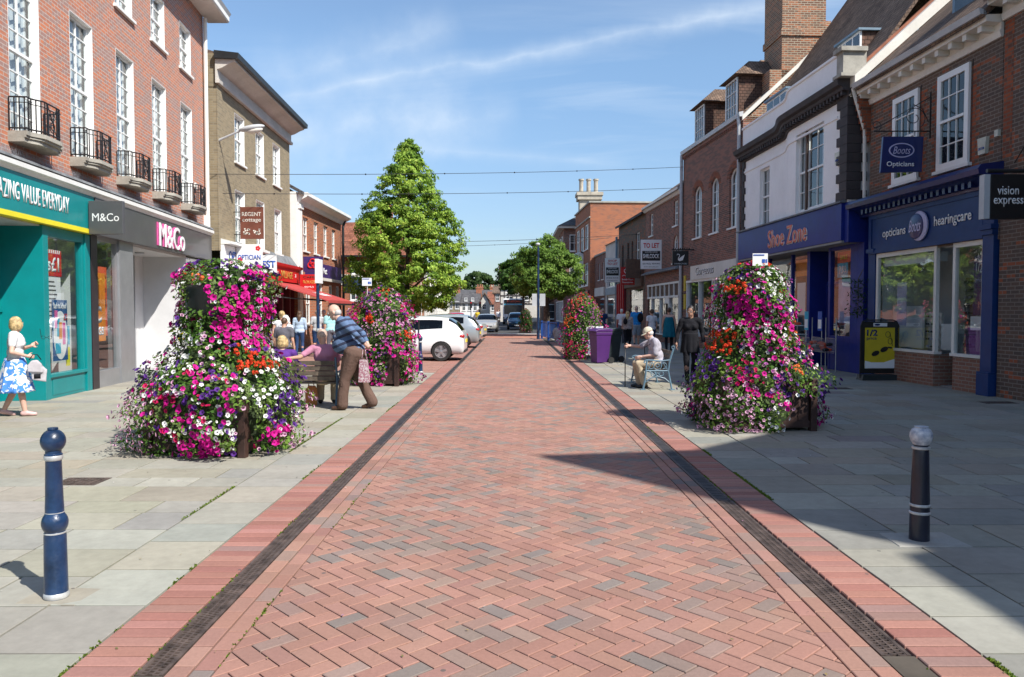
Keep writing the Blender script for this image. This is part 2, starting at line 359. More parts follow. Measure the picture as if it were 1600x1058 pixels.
M('chimney_pot', (0.46, 0.41, 0.33), 0.85, var=0.15, vs=2, dirt=0.3); M('chipped_white', (0.62, 0.64, 0.66), 0.45, c2=(0.22, 0.26, 0.34), vs=26, bump=0.3, bs=40); M('band_silver', (0.55, 0.56, 0.56), 0.4, metal=0.3, var=0.15, vs=20)
M('planter_wood', (0.050, 0.024, 0.019), 0.55, var=0.3, vs=4, bump=0.3, bs=40); M('bench_wood', (0.135, 0.105, 0.08), 0.75, var=0.3, vs=6, bump=0.3, bs=50)
M('bench_blue', (0.05, 0.12, 0.20), 0.45, var=0.15); M('bench_paleblue', (0.12, 0.21, 0.28), 0.45, var=0.12)
M('orange_poster', (0.85, 0.26, 0.02), 0.6); M('coral_poster', (0.80, 0.12, 0.05), 0.6); M('poster_blue', (0.01, 0.10, 0.28), 0.5); M('poster_yellow', (0.62, 0.47, 0.02), 0.5, var=0.05)
M('green_fascia', (0.01, 0.16, 0.06), 0.5); M('alarm_cream', (0.62, 0.62, 0.52), 0.5); M('cyan_print', (0.04, 0.42, 0.60), 0.6)
M('brown_wood', (0.11, 0.062, 0.04), 0.65, var=0.2, vs=5); M('asphalt', (0.06, 0.06, 0.062), 0.9, bump=0.3)
M('gutter_grey', (0.50, 0.52, 0.54), 0.5, var=0.06); M('gutter_black', (0.02, 0.022, 0.024), 0.45); M('terracotta', (0.30, 0.11, 0.06), 0.85, var=0.2)
brick('brick_red', (0.58, 0.21, 0.11), (0.43, 0.18, 0.125), (0.50, 0.41, 0.36), third=(0.34, 0.22, 0.195), tf=0.38, stain=0.15)
brick('brick_yellow', (0.34, 0.275, 0.175), (0.27, 0.215, 0.135), (0.31, 0.27, 0.20), third=(0.235, 0.19, 0.125), tf=0.25, stain=0.25)
brick('brick_orange', (0.42, 0.125, 0.05), (0.34, 0.10, 0.045), (0.36, 0.27, 0.2), third=(0.22, 0.08, 0.05), tf=0.2, stain=0.15)
brick('brick_brown', (0.33, 0.13, 0.09), (0.22, 0.095, 0.07), (0.32, 0.26, 0.22), third=(0.12, 0.07, 0.06), tf=0.35, stain=0.25)
brick('brick_dark', (0.15, 0.095, 0.07), (0.105, 0.078, 0.066), (0.24, 0.20, 0.165), third=(0.36, 0.10, 0.045), tf=0.16, stain=0.35)
brick('brick_quoin', (0.36, 0.10, 0.045), (0.26, 0.07, 0.035), (0.16, 0.13, 0.10), third=(0.12, 0.06, 0.045), tf=0.25, stain=0.2)
brick('brick_pink', (0.30, 0.15, 0.10), (0.23, 0.11, 0.08), (0.30, 0.25, 0.21), stain=0.1)
brick('brick_chimney', (0.42, 0.15, 0.07), (0.30, 0.13, 0.07), (0.42, 0.36, 0.27), third=(0.15, 0.08, 0.055), tf=0.42, stain=0.3, ms=0.014, rh=0.082, bw=0.24)
roofmat('roof_tile', (0.26, 0.175, 0.125), (0.15, 0.105, 0.08)); roofmat('roof_red', (0.32, 0.12, 0.07), (0.22, 0.09, 0.06), bw=0.26, rh=0.26)
roofmat('roof_slate', (0.14, 0.135, 0.14), (0.09, 0.09, 0.095), bw=0.3, rh=0.2); roofmat('tile_hung', (0.20, 0.11, 0.08), (0.10, 0.065, 0.052))
glass('window_glass', refl=0.05); glass('shop_glass', refl=0.10); glass('shop_glass_bright', refl=0.17); glass('car_glass', (0.10, 0.13, 0.13), 0.03)
attrmat('paver', 0.88, 45.0, 0.24, 0.35, big=0.27, speck=0.8); attrmat('flagstone', 0.82, 9.0, 0.26, 0.35, big=0.27, speck=0.75)
attrmat('leaf', 0.6, 3.0, 0.15, 0.0, spec=0.22, trans=0.35); attrmat('petal', 0.6, 8.0, 0.06, 0.0, spec=0.2, trans=0.25)
attrmat('cloth_attr', 0.9, 8.0, 0.08, 0.2)
# ================================================================ ground
rnd = random.Random(7)
FMEAN = (0.31, 0.295, 0.248)
def cjit(c, j, r=rnd):
    k = 1 + r.uniform(-j, j); return tuple(max(0, x * k * (1 + r.uniform(-j, j) * 0.3)) for x in c)
g = MB(); g.box(-900, 900, -300, 1500, -0.6, -0.05); M('ground_soil', (0.10, 0.095, 0.08), 0.95)
tagp(g.build('ground', 'ground_soil'), kind='structure')
def clip(poly, a, b, c):      # keep a*x+b*y+c >= 0
    out = []
    for i in range(len(poly)):
        p, q = poly[i], poly[(i + 1) % len(poly)]; dp = a * p[0] + b * p[1] + c; dq = a * q[0] + b * q[1] + c
        if dp >= 0: out.append(p)
        if (dp >= 0) != (dq >= 0):
            t = dp / (dp - dq); out.append((p[0] + t * (q[0] - p[0]), p[1] + t * (q[1] - p[1])))
    return out
def slab(mb, poly, colr, z=0.0, gap=0.0035, ch=0.004, r=rnd, tilt=0.0016):
    if len(poly) < 3: return
    ar = sum(poly[i][0] * poly[(i + 1) % len(poly)][1] - poly[(i + 1) % len(poly)][0] * poly[i][1] for i in range(len(poly))) / 2
    if abs(ar) < 2e-4: return
    if ar < 0: poly = poly[::-1]
    cx = sum(p[0] for p in poly) / len(poly); cy = sum(p[1] for p in poly) / len(poly)
    def inset(k):
        o = []; n = len(poly)
        for i in range(n):
            p0, p1, p2 = poly[i - 1], poly[i], poly[(i + 1) % n]
            e1 = Vector((p1[0] - p0[0], p1[1] - p0[1])); e2 = Vector((p2[0] - p1[0], p2[1] - p1[1]))
            if e1.length < 1e-6 or e2.length < 1e-6: o.append(p1); continue
            n1 = Vector((-e1.y, e1.x)).normalized(); n2 = Vector((-e2.y, e2.x)).normalized(); b = n1 + n2
            if b.length < 0.3: o.append(p1); continue
            b = b.normalized(); m = min(k / max(0.35, b.dot(n1)), k * 2.0); o.append((p1[0] + b.x * m, p1[1] + b.y * m))
        return o
    tx, ty, tz = r.uniform(-tilt, tilt), r.uniform(-tilt, tilt), r.uniform(-tilt, tilt) * 0.6
    A = inset(gap); B = inset(gap + ch); n = len(poly)
    vs = [(p[0], p[1], z - 0.022) for p in A] + [(p[0], p[1], z - ch * 0.7) for p in A] + [(p[0], p[1], z + tz + (p[0] - cx) * tx * 4 + (p[1] - cy) * ty * 4) for p in B]
    mb.col = colr
    mb._add(vs, [(i, (i + 1) % n, n + (i + 1) % n, n + i) for i in range(n)] + [(n + i, n + (i + 1) % n, 2 * n + (i + 1) % n, 2 * n + i) for i in range(n)] + [tuple(range(2 * n, 3 * n))])
from mathutils import noise
def nz(x, y, s, k=0): return noise.noise(Vector((x * s + k * 7.7, y * s - k * 3.1, k * 1.3)))
REDS = [(0.315, 0.172, 0.135), (0.30, 0.162, 0.127), (0.33, 0.182, 0.142), (0.285, 0.158, 0.127)]; GREYS = [(0.235, 0.175, 0.15), (0.26, 0.175, 0.145), (0.20, 0.165, 0.148), (0.28, 0.175, 0.142), (0.27, 0.185, 0.155)]
def pav_col(x, y, base=0.16):
    k = nz(x, y, 0.55, 1) * 0.8 + nz(x, y, 1.6, 2) * 0.5
    lane = math.exp(-((y - 8) / 3.5) ** 2) * 0.22
    c = rnd.choice(GREYS) if rnd.random() < base + max(0, k) * 0.45 + lane else rnd.choice(REDS)
    return cjit(c, 0.07)
XL, XR = -1.36, 1.55
road = MB(); L_, W_ = 0.204, 0.102; a45 = R(135) + R(-2); ca, sa = math.cos(a45), math.sin(a45)
YEND = 46.0
for j in range(-72, 100):
    for i in range(-2 * j - 16, -2 * j + 17):
        # herringbone: pair of bricks repeated on the lattice (W,W),( 2L... )
        ox = i * W_ + j * 2 * L_ * 0.5 * 2 / 1.0 ; oy = i * W_
        for kind in (0, 1):
            if kind == 0: q = [(ox, oy), (ox + L_, oy), (ox + L_, oy + W_), (ox, oy + W_)]
            else: q = [(ox, oy + W_), (ox + W_, oy + W_), (ox + W_, oy + W_ + L_), (ox, oy + W_ + L_)]
            P = [(x * ca - y * sa, x * sa + y * ca + 20) for x, y in q]
            cx = sum(p[0] for p in P) / 4; cy = sum(p[1] for p in P) / 4
            if cx < XL - 0.2 or cx > XR + 0.2 or cy < 2.1 or cy > YEND: continue
            P = clip(P, 1, 0, -XL); P = clip(P, -1, 0, XR) if P else P
            slab(road, P, pav_col(cx, cy))
tagp(road.build('brick_road', 'paver'), kind='structure'); print('road bricks', len(road.f))
M('joint_sand', (0.085, 0.07, 0.055), 0.95, var=0.3, vs=2.0); M('joint_moss', (0.06, 0.055, 0.04), 0.95, c2=(0.08, 0.13, 0.02), vs=0.9)
b = MB(); b.box(-2.04, 2.25, -3, 53, -0.05, -0.013); tagp(b.build('road_bed', 'joint_sand'), kind='structure')
# border courses ------------------------------------------------
def stretchers(mb, x0, x1, y0, y1, L=0.21, grey=0.15):
    y = y0
    while y < y1:
        slab(mb, [(x0, y), (x1, y), (x1, y + L), (x0, y + L)], cjit(rnd.choice(GREYS) if rnd.random() < grey + 0.25 * max(0, nz(x0, y, 0.4, 5)) else rnd.choice(REDS), 0.1)); y += L
def soldiers(mb, x0, x1, y0, y1, L=0.107, dark=0.25):
    y = y0
    while y < y1:
        c = rnd.choice([(0.27, 0.165, 0.14), (0.31, 0.165, 0.135), (0.25, 0.155, 0.135)]) if rnd.random() < dark else rnd.choice([(0.315, 0.15, 0.12), (0.29, 0.135, 0.11), (0.33, 0.165, 0.135)])
        slab(mb, [(x0, y), (x1, y), (x1, y + L), (x0, y + L)], cjit(c, 0.1), z=0.004, gap=0.006, ch=0.005); y += L
bd = MB()
stretchers(bd, -1.575, -1.468, 2.0, YEND, 0.215, 0.12); stretchers(bd, -1.465, -1.362, 2.0, YEND)
stretchers(bd, 1.552, 1.655, 2.0, YEND); stretchers(bd, 1.658, 1.765, 2.0, YEND, 0.215, 0.3)
soldiers(bd, -2.04, -1.715, 2.0, YEND); soldiers(bd, 1.925, 2.25, 2.0, 40, dark=0.5)
tagp(bd.build('brick_border', 'paver'), kind='structure')
# parking bay paving and far road -------------------------------
pk = MB()
for yy in range(int((YEND - 20.3) / 0.12)):
    y = 20.3 + yy * 0.12; x = -7.6 + (0.1 if yy % 2 else 0)
    while x < -2.05:
        slab(pk, [(x, y), (min(x + 0.4, -2.05), y), (min(x + 0.4, -2.05), y + 0.12), (x, y + 0.12)], cjit(rnd.choice(REDS), 0.08)); x += 0.4
tagp(pk.build('parking_bay', 'paver'), kind='structure')
b = MB(); b.box(-40, 40, 53.0, 75, -0.05, -0.004); b.box(-6, 2.6, 75, 160, -0.05, -0.004); b.box(-40, 40, 160, 220, -0.05, -0.004); tagp(b.build('far_road', 'asphalt'), kind='structure')
b = MB(); y = YEND; b.col = (0.42, 0.19, 0.13)
b.box(-7.6, 2.25, YEND, 53.0, -0.05, 0.0); tagp(b.build('brick_table', 'paver'), kind='structure')
M('line_white', (0.72, 0.72, 0.70), 0.7, dirt=0.3)
b = MB(); b.box(-1.0, 2.6, 53.3, 54.0, -0.004, 0.004); b.box(0.7, 0.85, 60, 90, -0.004, 0.004); tagp(b.build('road_marking', 'line_white'), kind='structure')
# drains ---------------------------------------------------------
def drain(name, x0, x1, y0, y1, ygr):
    b = MB(); b.box(x0, x1, y0, y1, -0.04, -0.030, 0)
    b.box(x0 - 0.006, x0 + 0.012, y0, y1, -0.04, 0.001, 1); b.box(x1 - 0.012, x1 + 0.006, y0, y1, -0.04, 0.001, 1)
    y = y0; k = 0; xa, xb = x0 + 0.013, x1 - 0.013
    while y < y1:
        L = 0.5
        if y < ygr:
            if k % 2 == 0 or True:
                for q in range(4):
                    xx = xa + (xb - xa) * q / 3; b.box(xx - 0.005, xx + 0.005, y + 0.004, y + L - 0.004, -0.02, -0.001, 1)
                n = 16
                for c3 in range(3):
                    for q in range(n + 1):
                        yy = y + 0.006 + (L - 0.012) * (q + (0.5 if c3 % 2 else 0)) / (n + 0.5); xx = xa + (xb - xa) * c3 / 3
                        b.box(xx, xx + (xb - xa) / 3, yy - 0.006, yy + 0.006, -0.02, -0.002, 1)
        else:
            b.box(xa, xb, y + 0.003, y + L - 0.003, -0.03, -0.002, 2)
            for q in range(1, 8): b.box(xa + 0.01, xb - 0.01, y + L * q / 8 - 0.003, y + L * q / 8 + 0.003, -0.01, 0.001, 2)
        y += L; k += 1
    M('drain_void', (0.012, 0.011, 0.01), 0.9); M('drain_iron', (0.115, 0.085, 0.072), 0.6, metal=0.2, var=0.3, vs=12, bump=0.2); M('drain_plate', (0.055, 0.05, 0.052), 0.6, metal=0.1, var=0.3, vs=6)
    return tagp(b.build(name, ['drain_void', 'drain_iron', 'drain_plate']), kind='structure')
drain('drain_channel', -1.705, -1.585, 3.42, 40.0, 9.0); drain('drain_channel', 1.775, 1.905, 3.62, 40.0, 6.2)
b = MB(); b.box(-1.715, -1.578, 2.0, 3.41, -0.03, -0.001); b.box(1.768, 1.922, 2.0, 3.61, -0.03, -0.001); tagp(b.build('drain_end', 'joint_sand'), kind='structure')
# flagstones -----------------------------------------------------
FLC = [tuple(0.62 * p_ + 0.38 * m_ for p_, m_ in zip(q_, FMEAN)) for q_ in [(0.305, 0.288, 0.24), (0.33, 0.315, 0.268), (0.29, 0.283, 0.245), (0.325, 0.298, 0.235), (0.265, 0.268, 0.248), (0.345, 0.335, 0.295), (0.305, 0.273, 0.21)]]
def flags(name, xe, xo, y0, y1, edge, sgn, tone=1.0):
    mb = MB(); y = y0; r = random.Random(31 if sgn > 0 else 57)
    while y < y1:                    # column of stones beside the brick border
        L = r.choice([0.36, 0.45, 0.5, 0.6, 0.66]); xa, xb = sorted((xe, xe + sgn * edge))
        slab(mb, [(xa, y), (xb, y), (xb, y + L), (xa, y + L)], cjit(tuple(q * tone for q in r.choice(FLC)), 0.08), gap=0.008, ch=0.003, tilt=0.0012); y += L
    y = y0 - 0.2
    while y < y1:
        D = r.choice([0.38, 0.44, 0.48, 0.55, 0.6]); x = xe + sgn * edge; x0 = x
        first = True
        while abs(x - xe) < xo:
            Wd = r.choice([0.5, 0.62, 0.75, 0.85, 0.98]) * (r.uniform(0.4, 1) if first else 1); first = False
            xa, xb = sorted((x, x + sgn * Wd))
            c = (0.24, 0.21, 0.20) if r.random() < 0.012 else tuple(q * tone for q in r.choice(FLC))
            slab(mb, [(xa, y), (xb, y), (xb, y + D), (xa, y + D)], cjit(c, 0.08), gap=0.008, ch=0.003, tilt=0.0012); x += sgn * Wd
        y += D
    o = tagp(mb.build(name, 'flagstone'), kind='structure'); return o
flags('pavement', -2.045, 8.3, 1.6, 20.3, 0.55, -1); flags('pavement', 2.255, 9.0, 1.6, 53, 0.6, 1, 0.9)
b = MB(); b.box(-30, -2.05, -10, 20.4, -0.05, -0.019); b.box(2.26, 30, -10, 53, -0.05, -0.019); b.box(-30, -2.05, 20.3, 53, -0.05, -0.014)
tagp(b.build('pavement_bed', 'joint_moss'), kind='structure')
mb = MB(); r = random.Random(3); y = 20.35
while y < 53:
    x = -7.7
    while x > -12.5: 
        slab(mb, [(x - 0.9, y), (x, y), (x, y + 0.6), (x - 0.9, y + 0.6)], cjit(r.choice(FLC), 0.07), gap=0.006, ch=0.006); x -= 0.9
    y += 0.6
tagp(mb.build('pavement', 'flagstone'), kind='structure')
# moss tufts in the joints (uncountable)
mo = MB(); r = random.Random(9)
def tufts(x0, x1, y0, y1, n, sz=0.011):
    for _ in range(n):
        x, y = r.uniform(x0, x1), r.uniform(y0, y1)
        if nz(x, y, 1.3, 8) < 0.14: continue
        s = r.uniform(0.4, 1.2) * sz; mo.col = cjit((0.16, 0.23, 0.03), 0.3, r); z = 0.001
        for k in range(3):
            a = r.uniform(0, 2 * PI); mo._add([(x - s * math.cos(a), y - s * math.sin(a), z - 0.004), (x + s * math.cos(a), y + s * math.sin(a), z - 0.004), (x + r.uniform(-s, s), y + r.uniform(-s, s), z + s * 0.9)], [(0, 1, 2)])
tufts(2.245, 2.275, 3, 10, 2200); tufts(-2.055, -2.03, 3, 14, 500); tufts(-2.615, -2.590, 3.5, 14, 1200); tufts(1.908, 1.922, 3, 12, 300); tufts(-1.718, -1.70, 3.3, 9, 200); tufts(-1.37, -1.35, 3, 8, 90)
tagp(mo.build('joint_moss', 'leaf'), kind='stuff')
# small litter: leaves, petals and paper scraps dropped on the paving (uncountable)
lt = MB(); r = random.Random(77)
for _ in range(420):
    x, y = r.uniform(-6.5, 6.0), 3.2 + 16 * r.random() ** 1.4; s = r.uniform(0.004, 0.013); a = r.uniform(0, PI); c_, s_ = math.cos(a) * s, math.sin(a) * s
    lt.col = r.choice([(0.62, 0.60, 0.55), (0.35, 0.27, 0.12), (0.12, 0.10, 0.08), (0.50, 0.28, 0.38), (0.55, 0.50, 0.40), (0.20, 0.20, 0.08)])
    z = 0.008; lt._add([(x - c_, y - s_, z), (x + s_ * 0.6, y - c_ * 0.6, z + 0.002), (x + c_, y + s_, z + r.uniform(0.001, 0.006)), (x - s_ * 0.6, y + c_ * 0.6, z + 0.001)], [(0, 1, 2, 3)])
tagp(lt.build('litter', 'leaf'), kind='stuff')
# cast covers in the paving
for (x, y, sx, sy, lab) in ((-4.15, 7.35, 0.42, 0.33, 'small rusty iron inspection cover set in the flagstones in front of the left planter'), (8.7, 13.7, 0.6, 0.3, 'dark iron cover in the shaded paving before the brick pier'), (6.9, 16.2, 0.5, 0.35, 'iron cover in the shaded paving near the yellow poster board')):
    b = MB(); b.box(x - sx / 2, x + sx / 2, y - sy / 2, y + sy / 2, -0.01, 0.004)
    for i in range(6):
        for j in range(5): b.box(x - sx / 2 + 0.02 + (sx - 0.04) * i / 6, x - sx / 2 + 0.005 + (sx - 0.04) * (i + 0.8) / 6, y - sy / 2 + 0.02 + (sy - 0.04) * j / 5, y - sy / 2 + (sy - 0.04) * (j + 0.9) / 5, 0.004, 0.0075)
    o = b.build('inspection_cover', 'drain_iron', loc=(x, y, 0)); tagp(o, lab, 'cover')

# ================================================================ facades
CP, SP = math.cos(math.atan(44 / 1200)), math.sin(math.atan(44 / 1200))
def ray(px, py):
    a = (px - 800) / 1200; b = (529 - py) / 1200; yc = CP + b * SP
    return a / yc, (b * CP - SP) / yc          # X/Y, (z-1.65)/Y
class Fac:
    def __init__(s, A, B, side, bow=None):
        s.A, s.B, s.side, s.bow = A, B, side, bow; l = math.hypot(1, B)
        s.n = Vector((side / l, -side * B / l, 0)); s.t = Vector((B / l, 1 / l, 0)); s.u = s.t if side > 0 else -s.t
    def __call__(s, y, d, z):
        if s.bow: d = d + s.bow(y)
        return (s.A + s.B * y + s.n.x * d, y + s.n.y * d, z)
    def at(s, px, py, d=0.0):
        xr, zr = ray(px, py); Y = (s.A + s.side * d) / (xr - s.B); return Y, 1.65 + zr * Y
def wallgrid(mb, s0, s1, z0, z1, holes, reveal=0.14, splits=(), mi=0, rmi=None, d=0.0):
    S = sorted(set([s0, s1] + [h[0] for h in holes] + [h[1] for h in holes] + [q for q in splits if s0 < q < s1])); Z = sorted(set([z0, z1] + [h[2] for h in holes] + [h[3] for h in holes]))
    S = [q for q in S if s0 <= q <= s1]; Z = [q for q in Z if z0 <= q <= z1]
    for a, b in zip(S, S[1:]):
        for c, e in zip(Z, Z[1:]):
            ms, mz = (a + b) / 2, (c + e) / 2
            if any(h[0] < ms < h[1] and h[2] < mz < h[3] for h in holes): continue
            mb.poly([(a, d, c), (b, d, c), (b, d, e), (a, d, e)], mi)
    for h in holes:
        a, b, c, e = h[:4]; q = mi if rmi is None else rmi; arch = h[4] if len(h) > 4 else 0
        mb.poly([(a, d, c), (a, d - reveal, c), (a, d - reveal, e), (a, d, e)], q); mb.poly([(b, d, c), (b, d - reveal, c), (b, d - reveal, e), (b, d, e)], q)
        mb.poly([(a, d, c), (b, d, c), (b, d - reveal, c), (a, d - reveal, c)], q); mb.poly([(a, d, e), (b, d, e), (b, d - reveal, e), (a, d - reveal, e)], q)
        if arch:
            m = (a + b) / 2; hw = (b - a) / 2; n = 7
            for sg in (-1, 1):
                pts = [(m + sg * hw, e)] + [(m + sg * hw * math.cos(PI / 2 * k / n), e - arch + arch * math.sin(PI / 2 * k / n)) for k in range(n + 1)]
                mb.prism(pts, 1, d - reveal + 0.02, d, mi)
def window(f, root, s0, s1, z0, z1, cols=2, rows=4, reveal=0.14, fr=0.055, bar=0.022, curtain='net', sill=True, meet=True, arch=0, fmat='white_frame', gmat='window_glass', name='window', sillmat='white_paint', d=0.0, liner=False, label=None, simple=False):
    b = MB(f); D0, D1 = d - reveal, d - reveal + 0.055
    if liner: 
        for (a, c) in ((s0, s0 + 0.012), (s1 - 0.012, s1)): b.box(a, c, d - reveal, d + 0.002, z0, z1)
        b.box(s0, s1, d - reveal, d + 0.002, z1 - 0.012, z1)
    b.box(s0, s0 + fr, D0, D1, z0, z1); b.box(s1 - fr, s1, D0, D1, z0, z1); b.box(s0 + fr, s1 - fr, D0, D1, z0, z0 + fr); b.box(s0 + fr, s1 - fr, D0, D1, z1 - fr, z1)
    if arch:
        m, hw = (s0 + s1) / 2, (s1 - s0) / 2; n = 8
        pts = [(m + (hw - fr / 2) * math.cos(PI * k / n), (D0 + D1) / 2, z1 - arch + (arch - fr / 2) * math.sin(PI * k / n)) for k in range(n + 1)]
        b.tube(pts, 0.035, 6)
    zm = (z0 + z1) / 2
    if meet: b.box(s0 + fr, s1 - fr, D0 + 0.005, D1 + 0.015, zm - 0.028, zm + 0.028)
    for k in range(1, cols):
        x = s0 + fr + (s1 - s0 - 2 * fr) * k / cols; b.box(x - bar / 2, x + bar / 2, D0 + 0.012, D1 - 0.008, z0 + fr, z1 - fr)
    for k in range(1, rows):
        z = z0 + (z1 - z0) * k / rows
        if meet and abs(z - zm) < 0.06: continue
        b.box(s0 + fr, s1 - fr, D0 + 0.010, D1 - 0.010, z - bar / 2, z + bar / 2)
    o = b.build(name, fmat, root)
    if label: o['label'] = label
    g = MB(f); g.poly([(s0 + 0.01, D0 + 0.02, z0 + 0.01), (s1 - 0.01, D0 + 0.02, z0 + 0.01), (s1 - 0.01, D0 + 0.02, z1 - 0.01), (s0 + 0.01, D0 + 0.02, z1 - 0.01)]); g.build('pane', gmat, o)
    if sill:
        q = MB(f); q.box(s0 - 0.08, s1 + 0.08, d - reveal, d + 0.07, z0 - 0.07, z0 - 0.002); q.build('sill', sillmat, o)
    bk = MB(f); bk.box(s0 - 0.05, s1 + 0.05, D0 - 0.5, D0 - 0.45, z0 - 0.05, z1 + 0.05)
    bk.box(s0 - 0.05, s0 - 0.03, D0 - 0.46, D0 - 0.005, z0 - 0.05, z1 + 0.05); bk.box(s1 + 0.03, s1 + 0.05, D0 - 0.46, D0 - 0.005, z0 - 0.05, z1 + 0.05)
    bk.box(s0 - 0.05, s1 + 0.05, D0 - 0.46, D0 - 0.005, z0 - 0.05, z0 - 0.03)
    bk.build('room_backing', 'dark_interior', o)
    if curtain and not simple:
        c = MB(f); n = 18; segs = [(s0 + 0.02, s1 - 0.02)] if curtain == 'net' else ([(s0 + 0.02, s0 + (s1 - s0) * 0.3), (s1 - (s1 - s0) * 0.3, s1 - 0.02)] if curtain == 'drapes' else [(s0 + 0.02, s1 - 0.02)])
        zt = z1 - 0.03; zb = z0 + 0.03 if curtain != 'blind' else z0 + (z1 - z0) * 0.45
        for a, e in segs:
            for k in range(n):
                xa, xb = a + (e - a) * k / n, a + (e - a) * (k + 1) / n; w = 0 if curtain == 'blind' else 0.018
                c.poly([(xa, D0 - 0.07 + w * math.sin(k * 1.9), zb), (xb, D0 - 0.07 + w * math.sin((k + 1) * 1.9), zb), (xb, D0 - 0.07 + w * math.sin((k + 1) * 1.9), zt), (xa, D0 - 0.07 + w * math.sin(k * 1.9), zt)])
        c.build('curtain', 'net_curtain', o)
    return o
def extr(mb, prof, s0, s1, n=1, mi=None):     # profile [(d,z)] run along the facade
    k = len(prof); S = [s0 + (s1 - s0) * i / n for i in range(n + 1)]; vs = [(s, p[0], p[1]) for s in S for p in prof]
    fs = [tuple(range(k)), tuple(range((n) * k, (n + 1) * k))] + [(i * k + j, i * k + (j + 1) % k, (i + 1) * k + (j + 1) % k, (i + 1) * k + j) for i in range(n) for j in range(k)]
    mb._add(vs, fs, mi)
def broot(name, lab, f, s, cat='building', group=None):
    p = f(s, 0, 0); return thing(name, lab, cat, (p[0], p[1], 0), 0, group)
def body(f, root, s0, s1, z0, z1, depth, mat, holes, reveal=0.14, splits=(), name='wall', sides=True, back=True):
    b = MB(f); wallgrid(b, s0, s1, z0, z1, holes, reveal, splits)
    if sides:
        for s in (s0, s1): b.poly([(s, 0, z0), (s, -depth, z0), (s, -depth, z1), (s, 0, z1)])
    if back: b.poly([(s0, -depth, z0), (s1, -depth, z0), (s1, -depth, z1), (s0, -depth, z1)])
    return b.build(name, mat, root)
def pitched(f, root, s0, s1, z, zr, depth, mat, over=0.3, th=0.14, name='roof', gmat=None, ridge_d=None):
    rd = -depth / 2 if ridge_d is None else ridge_d
    b = MB(f); slope = (zr - z) / (over - rd)
    b2 = [(over, z), (rd, zr), (-depth - 0.2, z), (-depth - 0.2, z - th), (rd, zr - th), (over, z - th)]
    extr(b, b2, s0, s1); o = b.build(name, mat, root)
    if gmat:
        for s in (s0 + 0.03, s1 - 0.03):
            b = MB(f); b.prism([(0, z - 0.3), (rd, zr - th - 0.02), (-depth, z - 0.3)], 0, s - 0.02, s + 0.02); b.build('gable', gmat, root)
    return o
# ================================================================ LEFT 1: red brick range with the teal and the grey shop
F1 = Fac(-7.17, -0.1, 1)
r1 = broot('brick_building', 'long red brick building with iron balconies above the teal and grey shops', F1, 5.0)
S0, S1, ZT = 4.0, 24.15, 10.75
fw = [F1.at(*p)[0] for p in ((107.6, 19.3), (181, 78), (236.5, 124.8), (281.7, 161.6))]; zt1 = F1.at(107.6, 19.3)[1]
st = (fw[3] - fw[0]) / 3; fw = [fw[0] + st * k for k in range(-4, 4)]
uz0 = F1.at(282, 104.5)[1]; uz1 = F1.at(278.6, 29.6)[1]
print('F1', fw, zt1, uz0, uz1)
zt1 += 0.06
holes = [(s, s + 1.02, 4.72, zt1) for s in fw] + [(s, s + 1.0, uz0, uz1) for s in fw]
body(F1, r1, S0, S1, 4.12, ZT, 9, 'brick_red', holes, 0.15)
for s in fw:
    window(F1, r1, s, s + 1.02, 4.72, zt1, 2, 8, 0.15, 0.06, curtain='net', sill=False, liner=True)
    window(F1, r1, s, s + 1.0, uz0, uz1, 2, 4, 0.15, 0.06, curtain='net', sill=True, liner=True)
b = MB(F1); extr(b, [(0, ZT), (0.62, ZT + 0.02), (0.66, ZT + 0.06), (0.66, ZT + 0.2), (0.72, ZT + 0.3), (0.0, ZT + 0.32)], S0, S1 + 0.55); b.build('cornice', 'white_paint', r1)
pitched(F1, r1, S0, S1, ZT + 0.45, ZT + 3.4, 9, 'roof_tile', 0.3)
b = MB(F1); b.tube([(S1 - 0.12, 0.10, ZT - 0.1), (S1 - 0.12, 0.10, 4.2)], 0.06, 8); b.box(S1 - 0.2, S1, 0, 0.14, 4.15, 4.6); b.build('drainpipe', 'white_paint', r1)
b = MB(F1); b.lathe([(0.10, 0), (0.10, 0.04)], (S1 - 1.1, 0.02, 5.35), 14, axis='y'); b.build('wall_plaque', 'cream_render', r1)
